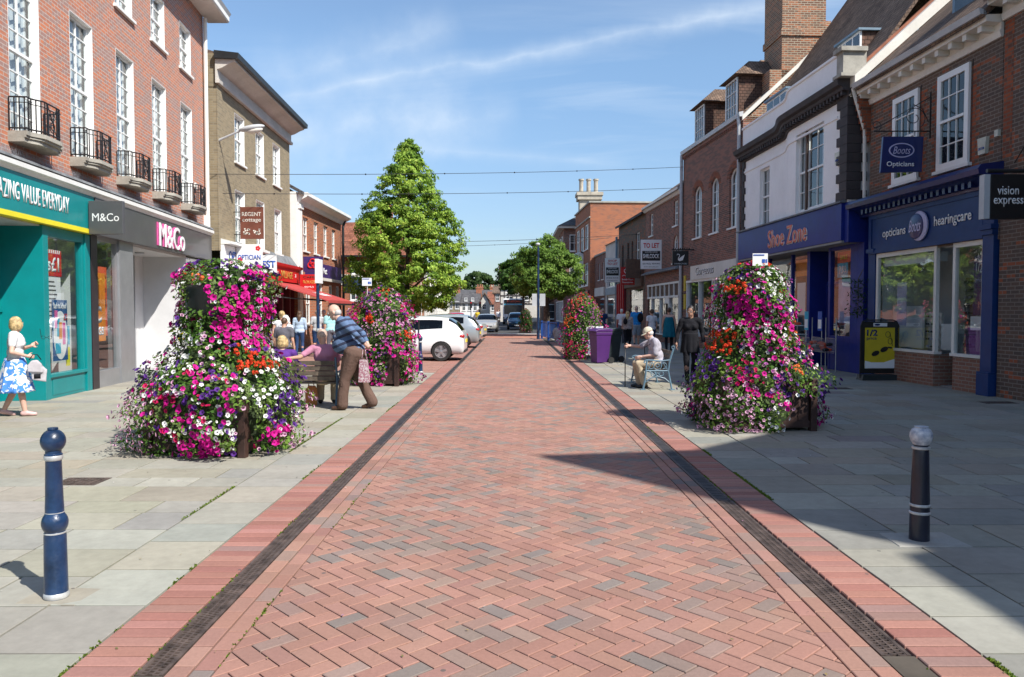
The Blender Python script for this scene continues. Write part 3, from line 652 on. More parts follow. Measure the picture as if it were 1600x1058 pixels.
for s in fw[2:]:
    m = s + 0.51; b = MB(F1)
    def bow(k, w0=0.6, p=0.47): q = abs(k); return p * (1 - 0.16 * (1 - math.cos(PI * min(1, max(0, (q - 0.42) / 0.45)))) / 2 * 2) if q < 0.9 else p * 0.70
    ks = [-1 + 2 * i / 22 for i in range(23)]
    for (z0, z1, gr) in ((4.60, 4.67, 1.0), (4.56, 4.60, 0.93), (4.49, 4.56, 0.84)):
        b.prism([(m + k * 0.63 * (0.94 + 0.06 * gr), bow(k) * gr) for k in ks] + [(m + 0.60, 0), (m - 0.60, 0)], 2, z0, z1)
    bal = b.build('balcony', 'stone', r1)
    q = MB(F1); path = [(m - 0.58, 0.02)] + [(m + k * 0.58, bow(k) * 0.93) for k in ks] + [(m + 0.58, 0.02)]
    for z in (4.72, 5.24): q.tube([(x, y, z) for x, y in path], 0.014, 6)
    q.tube([(x, y, 5.15) for x, y in path], 0.008, 5)
    L = [0]
    for a, c in zip(path, path[1:]): L.append(L[-1] + math.hypot(c[0] - a[0], c[1] - a[1]))
    nb = 22
    for i in range(nb + 1):
        t = L[-1] * i / nb; j = max(k for k in range(len(L)) if L[k] <= t + 1e-9); j = min(j, len(path) - 2); u = (t - L[j]) / max(1e-6, L[j + 1] - L[j])
        x, y = path[j][0] * (1 - u) + path[j + 1][0] * u, path[j][1] * (1 - u) + path[j + 1][1] * u
        if 8 < i < 14:
            if i in (9, 13): q.box(x - 0.012, x + 0.012, y - 0.012, y + 0.012, 4.67, 5.24)
            continue
        q.box(x - 0.008, x + 0.008, y - 0.008, y + 0.008, 4.67, 5.24)
    yc = bow(0) * 0.93
    for rr, zc in ((0.09, 5.06), (0.09, 4.86), (0.045, 5.06), (0.045, 4.86)):
        q.tube([(m + rr * math.cos(2 * PI * k / 12), yc, zc + rr * math.sin(2 * PI * k / 12)) for k in range(13)], 0.008, 5)
    q.tube([(m - 0.14, yc, 4.74), (m + 0.14, yc, 5.2)], 0.007, 5); q.tube([(m + 0.14, yc, 4.74), (m - 0.14, yc, 5.2)], 0.007, 5)
    q.build('railing', 'iron', bal)
# shop cornice, lead flashing, pigeon spikes
b = MB(F1); extr(b, [(0, 3.98), (0.16, 3.98), (0.20, 4.04), (0.24, 4.06), (0.24, 4.14), (0, 4.16)], S0, S1 + 0.05); b.build('shop_cornice', 'white_paint', r1)
b = MB(F1); extr(b, [(0, 4.165), (0.25, 4.165), (0.22, 4.22), (0, 4.30)], S0, S1); b.build('flashing', 'lead', r1)
b = MB(F1); r = random.Random(2); s = 11
while s < 22:
    for a in (-0.5, 0.0, 0.5): b.tube([(s, 0.12, 4.22), (s + r.uniform(-0.02, 0.02), 0.12 + a * 0.09, 4.36)], 0.0022, 3)
    s += 0.05
b.build('pigeon_spikes', 'silver', r1)
# --- teal shop: s 4 .. 15.96
def signboard(f, root, s0, s1, z0, z1, d, mat, name='fascia'):
    b = MB(f); b.box(s0, s1, 0.0, d, z0, z1); return b.build(name, mat, root)
fa = signboard(F1, r1, 4.0, 15.9, 3.30, 3.975, 0.15, 'teal')
b = MB(F1); b.box(4.0, 15.9, -0.02, 0.165, 3.21, 3.298); b.build('yellow_stripe', 'yellow', fa)
text('letters', 'AMAZING VALUE EVERYDAY', F1(13.45, 0.153, 3.65), F1.u, (0, 0, 1), 0.31, 2.72, 'sign_white', fa, 0.008, bold=0.012)
M('teal_ceiling', (0.5, 0.52, 0.52), 0.7)
b = MB(F1)
b.box(13.99, 14.18, -0.70, 0.05, 0.0, 3.2); b.box(15.68, 15.9, -0.15, 0.05, 0, 3.2); b.box(14.18, 15.68, -0.12, 0.02, 0, 0.42); b.box(14.18, 15.68, -0.12, 0.03, 3.02, 3.2)
b.box(14.18, 14.23, -0.1, 0.02, 0.42, 3.02); b.box(15.60, 15.68, -0.1, 0.02, 0.42, 3.02); b.box(14.18, 15.68, -0.12, 0.06, 0.40, 0.46); b.box(14.30, 15.57, 0.02, 0.028, 0.06, 0.36)
b.build('shopfront', 'teal', r1, bevel=0.006); b = MB(F1)
b.box(9.2, 9.6, -0.7, 0.05, 0, 3.2); b.box(4, 4.4, -0.2, 0.05, 0, 3.2); b.box(4.4, 9.2, -0.12, 0.02, 0, 0.42)
b.build('shopfront', 'teal', r1, bevel=0.006)
def room(f, root, s0, s1, dep, z1, mat='wall_white', d0=-0.16, z0=0.0, floor='grey_base', side0=True, side1=True, name='shop_interior'):
    b = MB(f); b.box(s0, s1, d0 - dep - 0.05, d0 - dep, z0, z1, 0)
    if side0: b.box(s0, s0 + 0.04, d0 - dep, d0, z0, z1, 0)
    if side1: b.box(s1 - 0.04, s1, d0 - dep, d0, z0, z1, 0)
    b.box(s0, s1, d0 - dep, d0, z1 - 0.05, z1, 0); b.box(s0, s1, d0 - dep, d0, z0 - 0.0, z0 + 0.03, 1); return b.build(name, [mat, floor], root)
def pane(f, root, s0, s1, z0, z1, d=-0.05, mat='shop_glass', name='shop_window', th=0.0):
    b = MB(f); b.poly([(s0, d, z0), (s1, d, z0), (s1, d, z1), (s0, d, z1)]); return b.build(name, mat, root)
def card(f, root, s0, s1, z0, z1, d, mat, name='poster', th=0.008):
    b = MB(f); b.box(s0, s1, d, d + th, z0, z1); return b.build(name, mat, root)
def ftext(f, root, s, txt, z, h, d, mat, w=None, bold=0.01, name='letters', **k): return text(name, txt, f(s, d, z), f.u, (0, 0, 1), h, w, mat, root, 0.004, bold, **k)
room(F1, r1, 14.22, 15.9, 0.9, 3.2); pane(F1, r1, 14.23, 15.60, 0.46, 3.02)
c = card(F1, r1, 14.26, 14.98, 2.30, 2.80, -0.10, 'sign_red'); ftext(F1, c, 14.66, 's£1', 2.52, 0.28, -0.09, 'sign_white', bold=0.03)
q = MB(F1)
for k in range(9): q.prism([(14.27 + k * 0.075, 2.73), (14.305 + k * 0.075, 2.73), (14.335 + k * 0.075, 2.80), (14.30 + k * 0.075, 2.80)], 1, -0.092, -0.088)
q.build('stripes', 'sign_white', c)
c = card(F1, r1, 14.22, 14.95, 1.25, 2.29, -0.11, 'sign_white', 'notice'); q = MB(F1); r = random.Random(5)
for k in range(11): q.box(14.27, 14.27 + r.uniform(0.25, 0.55), -0.1, -0.098, 2.18 - k * 0.08, 2.205 - k * 0.08)
q.build('print', 'fascia_grey', c)
c = card(F1, r1, 14.56, 15.14, 0.68, 1.85, -0.085, 'poster_blue'); ftext(F1, c, 14.85, 'Back to School', 1.74, 0.12, -0.076, 'sign_white', w=0.50)
q = MB(F1); q.prism([(14.85 + 0.27 * math.cos(t * PI / 12), 1.17 + 0.47 * math.sin(t * PI / 12)) for t in range(24)], 1, -0.077, -0.072); q.build('print', 'sign_white', c)
for (a, z, w_, h_, m_) in ((14.68, 1.38, 0.11, 0.34, 'pink'), (14.76, 1.22, 0.10, 0.34, 'cyan_print'), (14.84, 1.16, 0.12, 0.32, 'orange_poster'), (14.98, 1.1, 0.11, 0.42, 'pink'), (14.74, 0.82, 0.2, 0.2, 'cyan_print')):
    q = MB(F1); q.box(a - w_ / 2, a + w_ / 2, -0.071, -0.067, z - h_ / 2 + 0.1, z + h_ / 2 + 0.1); q.build('print', m_, c)
ftext(F1, c, 15.04, '£1', 1.52, 0.13, -0.067, 'sign_red', bold=0.02)
for a, cc in ((14.38, 'yellow'), (15.27, 'yellow'), (14.42, 'cyan_print'), (15.27, 'cyan_print')):
    card(F1, r1, a - 0.08, a + 0.08, 0.55 + (0.42 if cc == 'cyan_print' else 0), 0.92 + (0.42 if cc == 'cyan_print' else 0), -0.14, cc)
b = MB(F1); b.box(9.6, 13.99, -0.72, -0.70, 2.75, 3.2); b.box(9.6, 9.75, -0.75, -0.68, 0, 2.75); b.box(11.6, 11.72, -0.75, -0.68, 0, 2.75); b.box(9.6, 13.99, -0.76, -0.66, 1.62, 1.72); b.box(13.80, 13.99, -0.75, -0.69, 0, 2.75); b.build('entrance_frame', 'teal', r1)
pane(F1, r1, 9.75, 13.95, 0.0, 2.75, -0.72, name='glass_door'); room(F1, r1, 4.4, 13.95, 3, 3.2, 'grey_base', d0=-0.8)
b = MB(F1); b.box(9.6, 13.99, -0.7, 0.0, 3.18, 3.205); b.build('soffit', 'teal_ceiling', r1); pane(F1, r1, 4.4, 9.2, 0.42, 3.2)
# --- grey shop s 15.9 .. 24.15
fg = signboard(F1, r1, 15.92, S1, 3.22, 3.975, 0.17, 'fascia_grey')
o = text('letters', 'M&Co', F1(20.45, 0.20, 3.58), F1.u, (0, 0, 1), 0.60, 1.95, 'sign_white', fg, 0.025, 0.0)
o = text('letter_edge', 'M&Co', F1(20.36, 0.172, 3.585), F1.u, (0, 0, 1), 0.60, 1.95, 'pink', fg, 0.02, 0.0)
b = MB(F1); b.box(15.92, 16.22, -0.3, 0.06, 0, 3.3); b.build('pillar', 'plum_pillar', r1)
b = MB(F1); b.box(17.42, 18.2, -0.25, 0.04, 0, 3.22); b.build('pillar', 'silver', r1)
b = MB(F1); b.box(16.22, 17.42, -0.2, 0.02, 0, 0.36); b.box(16.22, 17.42, -0.1, 0.0, 3.14, 3.22); b.box(17.36, 17.42, -0.1, 0.0, 0.36, 3.14); b.box(16.22, 16.27, -0.1, 0.0, 0.36, 3.14); b.build('window_frame', 'silver', r1)
pane(F1, r1, 16.27, 17.36, 0.36, 3.14); room(F1, r1, 16.22, 18.2, 1.3, 3.22, z0=0.3)
c = card(F1, r1, 16.32, 16.98, 0.98, 2.46, -0.12, 'orange_poster'); ftext(F1, c, 16.62, 'C', 1.56, 0.36, -0.110, 'sign_white', bold=0.04); ftext(F1, c, 16.62, 'INGS', 1.2, 0.18, -0.110, 'sign_white', w=0.52, bold=0.03)
c = card(F1, r1, 16.90, 17.32, 1.08, 2.62, -0.22, 'coral_poster'); ftext(F1, c, 17.12, 'UP TO', 2.1, 0.1, -0.21, 'plum_pillar', w=0.3); ftext(F1, c, 17.12, '30', 1.8, 0.26, -0.21, 'plum_pillar', w=0.3); ftext(F1, c, 17.12, 'SPECIAL', 2.4, 0.08, -0.21, 'plum_pillar', w=0.32)
M('lobby_wall', (0.66, 0.66, 0.67), 0.6, var=0.03)
b = MB(F1); b.box(22.0, 22.1, -1.12, 0.02, 0, 3.22); b.box(21.35, 22.0, -1.2, -1.12, 0, 3.22); b.box(18.2, 22.1, -1.2, 0.0, 3.16, 3.22); b.build('lobby_wall', 'lobby_wall', r1)
b = MB(F1); b.box(18.2, 22.1, -1.2, 0.0, 0.0, 0.012); b.build('lobby_floor', 'grey_base', r1)
b = MB(F1); 
for s in (19.6, 20.5, 21.3): b.box(s, s + 0.07, -1.19, -1.11, 0.012, 3.16)
b.box(18.2, 21.35, -1.19, -1.11, 2.3, 2.36); b.build('door_frame', 'silver', r1); pane(F1, r1, 18.2, 21.35, 0.02, 3.16, -1.15, name='glass_door')
room(F1, r1, 18.2, 22.1, 2.5, 3.22, 'grey_base', d0=-1.25)
b = MB(F1); b.lathe([(0.11, 0), (0.12, -0.02), (0.08, -0.03)], (20.2, -0.55, 3.158), 16); b.build('downlight', 'silver', r1)
b = MB(F1); b.box(22.1, S1, -0.2, 0.04, 0, 0.4); b.box(24.0, S1, -0.2, 0.05, 0, 3.22); b.build('stallriser', 'silver', r1); pane(F1, r1, 22.1, 24.0, 0.4, 3.2); room(F1, r1, 22.1, 24.1, 1.2, 3.2)
# --- projecting sign of the grey shop
def flatsign(name, lab, cat, f, s, d0, d1, z0, z1, mat, th=0.08, ang=0.0, edge=None, group=None):
    p = f(s, (d0 + d1) / 2, 0); t = thing(name, lab, cat, (p[0], p[1], z0), 0, group)
    X0, X1 = sorted((f(s, d0, 0)[0], f(s, d1, 0)[0])); Y = p[1]
    b = MB(); b.box(X0, X1, Y, Y + th, z0, z1); pn = b.build('panel', mat, t, bevel=0.006)
    if edge:
        b = MB(); e = 0.02; b.box(X0 - e, X1 + e, Y + 0.012, Y + th + 0.012, z1, z1 + e); b.box(X0 - e, X1 + e, Y + 0.012, Y + th + 0.012, z0 - e, z0); b.box(X0 - e, X0, Y + 0.012, Y + th + 0.012, z0, z1); b.box(X1, X1 + e, Y + 0.012, Y + th + 0.012, z0, z1); b.build('frame', edge, t)
    return t, pn, X0, X1, Y
def sgtext(t, txt, x, y, z, h, mat, w=None, bold=0.01, **k): return text('letters', txt, (x, y - 0.002, z), (1, 0, 0), (0, 0, 1), h, w, mat, t, 0.004, bold, **k)
t, pn, X0, X1, Y = flatsign('projecting_sign', 'square dark grey projecting sign between the teal and the grey shop fascia', 'sign', F1, 15.55, 0.17, 0.86, 3.19, 3.86, 'fascia_grey', 0.1)
sgtext(pn, 'M&Co', (X0 + X1) / 2, Y, 3.53, 0.16, 'sign_white', 0.54, 0.0)
# --- wall mounted street lamp
t = thing('street_lamp', 'grey wall mounted street lamp reaching out from the corner of the yellow brick building', 'street lamp', (-9.55, 24.6, 6.9))
b = MB(); b.box(-9.62, -9.5, 24.5, 24.7, 6.5, 7.1); b.tube([(-9.52, 24.6, 6.95), (-9.1, 24.55, 7.12), (-8.55, 24.5, 7.34)], [0.06, 0.035, 0.03], 8); b.build('arm', 'gutter_grey', t)
b = MB(); b.ell((-8.22, 24.48, 7.40), (0.42, 0.14, 0.10), 16, 10, rot=Matrix.Rotation(R(-10), 3, 'Y')); b.build('lamp_head', 'gutter_grey', t, smooth=True)
b = MB(); b.ell((-8.13, 24.48, 7.33), (0.27, 0.11, 0.09), 14, 8, rot=Matrix.Rotation(R(-10), 3, 'Y')); b.build('lens', 'cream_render', t, smooth=True)
# ================================================================ LEFT 2: yellow brick
F2 = Fac(-8.5, -0.033, 1); S0, S1 = 24.45, 33.4
r2 = broot('brick_building', 'tall yellow brick building with a deep white cornice beside the red brick range', F2, S0)
W2 = []
for (x0, y0, x1, y1) in ((366, 174, 381, 250), (399, 201, 414, 271), (426, 224, 438, 287), (367, 295, 381, 370), (400, 312, 415, 388), (428.5, 325, 441, 401)):
    a, za = F2.at(x0, y0); e, _ = F2.at(x1, (y0 + y1) / 2); _, zb = F2.at(x0, y1); W2.append((a, e, zb, za))
print('F2', W2)
zc = F2.at(453, 227)[1]; print('F2 cornice', zc, F2.at(334, 128))
ztops = sum(q[3] for q in W2[:3]) / 3; zl = sum(q[3] for q in W2[3:]) / 3; zbu = sum(q[2] for q in W2[:3]) / 3; zbl = sum(q[2] for q in W2[3:]) / 3
W2 = [(a, a + 1.05, zbu if i < 3 else zbl, ztops if i < 3 else zl) for i, (a, e, c, dd) in enumerate(W2)]
body(F2, r2, S0, S1, 3.55, zc + 0.1, 9, 'brick_yellow', W2, 0.16)
b = MB(F2); b.box(S0 - 0.02, S0 + 0.25, -9, -0.02, zc - 0.1, zc + 0.93); b.build('gable', 'brick_yellow', r2)
for q in W2: window(F2, r2, *q, 3, 4, 0.16, 0.07, curtain='net', liner=True)
for (a, e, zb, za) in W2:
    b = MB(F2); n = 8
    for k in range(n): x0 = a - 0.1 + (e - a + 0.2) * k / n; b.prism([(x0, za + 0.002), (x0 + (e - a + 0.2) / n * 0.94, za + 0.002), (x0 + (e - a + 0.2) / n * 0.94 + (k - n / 2 + 1) * 0.012, za + 0.22), (x0 + (k - n / 2) * 0.012, za + 0.22)], 1, 0.0, 0.006)
    b.build('flat_arch', 'brick_yellow', r2)
b = MB(F2); b.box(S0 - 0.01, S0 + 0.5, 0, 0.02, 3.55, zc); b.build('quoin', 'brick_yellow', r2)
b = MB(F2); zz_ = zc; extr(b, [(0, zz_), (0.12, zz_), (0.14, zz_ + 0.10), (0.06, zz_ + 0.12), (0.06, zz_ + 0.42), (0.2, zz_ + 0.46), (0.45, zz_ + 0.60), (0.62, zz_ + 0.66), (0.62, zz_ + 0.72), (0, zz_ + 0.74)], S0 - 0.1, S1 + 0.1); b.build('cornice', 'render_white', r2)
b = MB(F2); extr(b, [(0.6, zz_ + 0.72), (0.74, zz_ + 0.74), (0.76, zz_ + 0.90), (0.0, zz_ + 0.98), (0, zz_ + 0.74)], S0 - 0.2, S1 + 0.2); b.build('gutter', 'gutter_black', r2)
pitched(F2, r2, S0, S1, zz_ + 0.95, zz_ + 2.3, 9, 'roof_tile', 0.1)
# ground floor: optician then the red restaurant
sb = signboard(F2, r2, 24.6, 29.0, 3.0, 3.75, 0.12, 'sign_white'); ftext(F2, sb, 26.0, 'OPTICIAN', 3.42, 0.34, 0.13, 'sign_blue', w=1.9, bold=0.02)
b = MB(F2); extr(b, [(0, 3.76), (0.35, 3.78), (0.35, 3.86), (0, 3.95)], 24.6, 29.0); b.build('shop_cornice', 'white_paint', r2)
b = MB(F2); extr(b, [(0, 3.60), (0.3, 3.55), (0.02, 3.95)], 29.0, S1); b.build('flashing', 'lead', r2)
t, pn, X0, X1, Y = flatsign('hanging_sign', 'white optician sign with red blots hanging behind the top of the left flower tower', 'sign', F2, 25.7, 0.15, 1.0, 3.0, 3.85, 'sign_white', 0.1)
sgtext(pn, 'OPTICIAN', (X0 + X1) / 2, Y, 3.42, 0.17, 'sign_blue', 0.76, 0.02)
b = MB()
for (x, z) in ((0.12, 0.34), (0.72, 0.72)):
    if x > 0.5: b.build('emblem', 'sign_red', pn); b = MB()
    for k in range(5): a = k * 2 * PI / 5; b.ell((X0 + x + 0.05 * math.cos(a), Y - 0.003, 3.0 + z + 0.05 * math.sin(a)), (0.04, 0.004, 0.04), 8, 6)
b.build('emblem', 'sign_red', pn)
t, pn, X0, X1, Y = flatsign('hanging_sign', 'blue and white sign reading BEST hanging above the optician shop', 'sign', F2, 27.6, 0.2, 0.95, 3.0, 3.62, 'sign_white', 0.1); sgtext(pn, 'BEST', (X0 + X1) / 2 + 0.03, Y, 3.3, 0.26, 'sign_blue', 0.66, 0.03)
t, pn, X0, X1, Y = flatsign('hanging_sign', 'brown hanging sign reading REGENT cottage on the yellow brick wall', 'sign', F2, 25.9, 0.22, 1.0, 4.05, 5.12, 'sign_brown', 0.06)
sgtext(pn, 'REGENT', (X0 + X1) / 2, Y, 4.88, 0.13, 'cream_render', 0.64, 0.0); sgtext(pn, 'cottage', (X0 + X1) / 2, Y, 4.66, 0.14, 'cream_render', 0.62, 0.0)
b = MB(); r = random.Random(4)
for cx_ in (-0.17, 0.17):
    for k in range(14): x = (X0 + X1) / 2 + cx_ + r.uniform(-0.11, 0.11); z = 4.3 + r.uniform(-0.1, 0.1); b.box(x - 0.022, x + 0.022, Y - 0.004, Y, z - 0.022, z + 0.022)
b.build('emblem', 'cream_render', pn); b = MB(); b.tube([(X0 - 0.3, Y + 0.03, 4.95), (X0, Y + 0.03, 4.95)], 0.015, 6); b.tube([(X0 - 0.3, Y + 0.03, 4.2), (X0, Y + 0.03, 4.2)], 0.015, 6); b.build('bracket', 'iron', t)
sb = signboard(F2, r2, 29.05, 33.9, 2.82, 3.42, 0.3, 'red_fascia'); b = MB(F2); extr(b, [(0.3, 3.38), (0.4, 3.42), (0.42, 3.52), (0.0, 3.55)], 29.05, 33.9); b.build('shop_cornice', 'red_fascia', sb)
ftext(F2, sb, 31.6, 'VILLAGE', 3.1, 0.30, 0.31, 'gold', w=1.8, bold=0.02); ftext(F2, sb, 30.2, 'LE', 3.12, 0.14, 0.31, 'sign_white'); ftext(F2, sb, 33.0, '20', 3.12, 0.14, 0.31, 'sign_white')
b = MB(F2); b.box(29.05, 33.9, -0.6, 0.0, 0, 0.7)
for s in (29.05, 30.4, 31.6, 32.8, 33.75): b.box(s, s + 0.15, -0.15, 0.1, 0.7, 2.82)
b.build('shopfront', 'maroon', r2); pane(F2, r2, 29.1, 33.8, 0.7, 2.8, -0.08); room(F2, r2, 29.1, 33.8, 3, 2.85, 'grey_base', z0=0.0)
b = MB(F2); b.box(24.5, 29.0, -0.3, 0.02, 0, 0.6)
for s in (24.5, 26.0, 27.5, 28.9): b.box(s, s + 0.1, -0.15, 0.05, 0.6, 3.0)
b.build('shopfront', 'white_frame', r2); pane(F2, r2, 24.6, 28.9, 0.6, 3.0, -0.06); room(F2, r2, 24.5, 29.0, 2, 3.0, 'wall_white')
b = MB(F2); b.prism([(0.1, 2.82), (2.55, 2.02), (2.55, 1.98), (0.1, 2.76)], 0, 28.9, 34.4); b.prism([(2.55, 2.04), (2.57, 2.04), (2.57, 1.86), (2.55, 1.86)], 0, 28.9, 34.4)
aw = b.build('awning', 'awning', r2)
p0 = Vector(F2(31.8, 1.7, 2.315)); text('letters', 'VILLAGE', p0, F2.u, (-1 * (-1) * 2.45 / 2.58 * -1, 0, 0.8 / 2.58), 0.45, 1.9, 'sign_white', aw, 0.004, 0.02)
b = MB(F2)
for s in (29.1, 34.2): b.tube([(s, 0.1, 2.2), (s, 2.4, 2.0)], 0.025, 6)
b.build('arm', 'iron', aw); b = MB(F2); b.box(28.9, 34.4, 2.56, 2.59, 1.86, 1.93); b.build('valance_edge', 'iron', aw)
# fairy lights under the awning skipped where unseen
# ================================================================ LEFT 3: bank
F3 = Fac(-9.82, 0.0125, 1); S0, S1 = 33.75, 41.9
r3 = broot('brick_building', 'red brick bank with white corner pilasters, white eaves and a purple fascia', F3, S0)
zc = F3.at(461.6, 298)[1] - 0.55; ws = [F3.at(x, 370)[0] for x in (474, 490.5, 505.8, 518.7)]; zt = F3.at(474, 339)[1]; zb = F3.at(475, 391.6)[1]; print('F3', zc, ws, zt, zb)
H = [(s, s + 0.8, zb, zt) for s in ws]; H2 = [(s, s + 0.9, 1.0, 2.95) for s in (35.0, 37.2, 39.2, 40.7)]
body(F3, r3, S0, S1, 0, zc, 9, 'brick_orange', H + H2, 0.13)
for h in H: window(F3, r3, *h, 2, 4, 0.13, 0.05, curtain='net')
for h in H2: window(F3, r3, *h, 2, 2, 0.13, 0.08, curtain=None)
b = MB(F3); b.box(S0, S0 + 0.45, 0, 0.1, 0, zc); b.box(S0 - 0.05, S0 + 0.5, 0, 0.16, zc - 0.18, zc); b.box(S0 - 0.3, S0, -0.3, 0.05, 3.4, zc + 0.5); b.build('pilaster', 'white_paint', r3)
b = MB(F3); extr(b, [(0, zc), (0.1, zc), (0.2, zc + 0.18), (0.45, zc + 0.3), (0.5, zc + 0.36), (0.5, zc + 0.5), (0, zc + 0.5)], S0 - 0.1, S1 + 0.35); b.build('cornice', 'white_paint', r3)
pitched(F3, r3, S0 - 0.3, S1, zc + 0.5, zc + 2.9, 8, 'roof_slate', 0.35, gmat='brick_dark')
b = MB(F3); b.tube([(S1 + 0.05, 0.25, zc + 0.3), (S1 - 0.1, 0.14, zc - 0.15), (S1 - 0.1, 0.14, 0)], 0.07, 8); b.build('drainpipe', 'gutter_black', r3)
sb = signboard(F3, r3, 34.9, 41.5, 3.25, 3.9, 0.12, 'purple'); ftext(F3, sb, 37.6, 'NatWest', 3.57, 0.32, 0.13, 'sign_white', w=1.5, bold=0.03)
b = MB(F3); b.box(34.9, 41.5, 0, 0.16, 3.1, 3.24); b.build('string_course', 'render_white', r3)
t, pn, X0, X1, Y = flatsign('hanging_sign', 'square purple bank sign with a red emblem of three interlocking loops', 'sign', F3, 33.4, 0.35, 1.18, 3.32, 3.98, 'purple', 0.15)
b = MB(); 
for k in range(3):
    a = PI / 2 + k * 2 * PI / 3; c_ = ((X0 + X1) / 2 + 0.10 * math.cos(a), 3.66 + 0.10 * math.sin(a))
    b.tube([(c_[0] + 0.115 * math.cos(q * PI / 8), Y - 0.012, c_[1] + 0.115 * math.sin(q * PI / 8)) for q in range(17)], 0.032, 6)
b.build('emblem', 'sign_red', pn)
t, pn, X0, X1, Y = flatsign('hanging_sign', 'red hanging sign with gold letters under the purple bank sign', 'sign', F3, 33.2, 0.25, 1.05, 2.5, 3.2, 'red_fascia', 0.1)
sgtext(pn, 'CAFE', (X0 + X1) / 2, Y, 3.08, 0.09, 'black', 0.5); sgtext(pn, 'ROUGE', (X0 + X1) / 2, Y, 2.87, 0.13, 'gold', 0.5); sgtext(pn, 'BISTRO', (X0 + X1) / 2, Y, 2.65, 0.08, 'sign_white', 0.4)
b = MB(F3); n = 10
for k in range(n):
    a0, a1 = PI / 2 * k / n, PI / 2 * (k + 1) / n; b.prism([(0.02, 2.6), (0.02 + 0.85 * math.cos(a0), 2.6 + 1.0 * math.sin(a0)), (0.02 + 0.85 * math.cos(a1), 2.6 + 1.0 * math.sin(a1))], 0, 42.3, 44.2)
o = b.build('shop_canopy', 'slate_metal', loc=F3(43, 0, 2.6)); tagp(o, 'rounded dark slate coloured shop canopy past the bank drainpipe', 'canopy')
# ================================================================ LEFT 4: orange brick house with a red tile roof
def simplewin(root, x0, x1, z0, z1, y, face=-1, axis='y', cols=2, rows=2, fmat='white_frame', name='window', lit=False):
    """window in a wall plane: axis y -> plane Y=y facing face; axis x -> plane X=y"""
    m = (lambda s, d, z: (s, y + face * d, z)) if axis == 'y' else (lambda s, d, z: (y + face * d, s, z))
    b = MB(m); f = 0.07; b.box(x0, x1, 0.0, 0.05, z0, z0 + f); b.box(x0, x1, 0, 0.05, z1 - f, z1); b.box(x0, x0 + f, 0, 0.05, z0 + f, z1 - f); b.box(x1 - f, x1, 0, 0.05, z0 + f, z1 - f); b.box(x0 - 0.05, x1 + 0.05, 0, 0.09, z0 - 0.08, z0 - 0.002)
    for k in range(1, cols): x = x0 + (x1 - x0) * k / cols; b.box(x - 0.02, x + 0.02, 0.005, 0.045, z0 + f, z1 - f)
    for k in range(1, rows): z = z0 + (z1 - z0) * k / rows; b.box(x0 + f, x1 - f, 0.005, 0.043, z - 0.02, z + 0.02)
    o = b.build(name, fmat, root); g = MB(m); g.box(x0 + 0.02, x1 - 0.02, 0.004, 0.012, z0 + 0.02, z1 - 0.02); g.build('pane', 'dark_pane', o); return o
M('dark_pane', (0.05, 0.06, 0.07), 0.08, var=0.3, vs=1.5, spec=0.7)
r4 = thing('brick_house', 'orange brick house with a red pantile roof behind the tall tree', 'house', (-9.2, 50, 0))
b = MB(); b.box(-12.5, -6.8, 50, 57, 0, 5.3); b.build('wall', 'brick_orange', r4)
b = MB(); z0, zr = 5.15, 7.75; A = [(-12.9, 49.6), (-6.4, 49.6), (-6.4, 57.4), (-12.9, 57.4)]; ra, rb = (-12.5, 53.5, zr), (-8.4, 53.5, zr)
P = [(x, y, z0) for x, y in A]; b.poly([P[0], P[1], rb, ra]); b.poly([P[1], P[2], rb]); b.poly([P[2], P[3], ra, rb]); b.poly([P[3], P[0], ra]); b.poly(P); b.build('roof', 'roof_red', r4)
b = MB(); b.box(-9.1, -8.3, 52.9, 53.9, 6.8, 8.9); b.box(-9.15, -8.25, 52.85, 53.95, 8.7, 8.8); b.lathe([(0.12, 0), (0.1, 0.4)], (-8.7, 53.4, 8.9), 10); b.build('chimney', 'brick_orange', r4)
simplewin(r4, -10.45, -9.75, 4.0, 4.85, 50); simplewin(r4, -8.5, -7.8, 4.0, 4.85, 50); simplewin(r4, -10.5, -9.8, 2.3, 3.3, 50)
b = MB(); b.box(-12.5, -6.75, 49.9, 50, 3.55, 3.8); b.build('fascia', 'green_fascia', r4); b = MB(); b.box(-12.5, -6.7, 49.85, 50, 3.82, 3.98); b.box(-12.5, -6.7, 49.95, 50, 3.3, 3.54); b.build('string_course', 'render_white', r4)
b = MB(); b.box(-12.9, -6.4, 49.5, 49.62, 5.08, 5.2); b.build('gutter', 'gutter_black', r4)
# terrace along the far left side
F5 = Fac(-9.6, 0.0, 1)
specs = [(60, 72, 6.2, 'cream_render', 'roof_red', 'cream rendered house far along the left side behind the tree'), (72.1, 84, 5.6, 'brick_orange', 'roof_tile', 'orange brick house far along the left side behind the parked cars'), (84.1, 98, 6.4, 'render_white', 'roof_slate', 'white rendered house with a slate roof far along the left side'), (98.1, 118, 5.2, 'cream_render', 'roof_tile', 'last cream house of the far left row')]
for (a, e, h, wm, rm, lab) in specs:
    rr_ = broot('town_house', lab, F5, a, 'house'); n = int((e - a) / 2.6); HO = []
    for k in range(n):
        s = a + 0.8 + k * (e - a - 1) / n
        HO += [(s, s + 1.0, h - 1.9, h - 0.6), (s, s + 1.5, 0.7, 2.4)]
    body(F5, rr_, a, e, 0, h, 8, wm, HO, 0.12)
    for q in HO: window(F5, rr_, *q, 2, 2, 0.12, 0.09, curtain=None, simple=True)
    pitched(F5, rr_, a, e, h, h + 2.2, 8, rm, 0.3, gmat=wm)
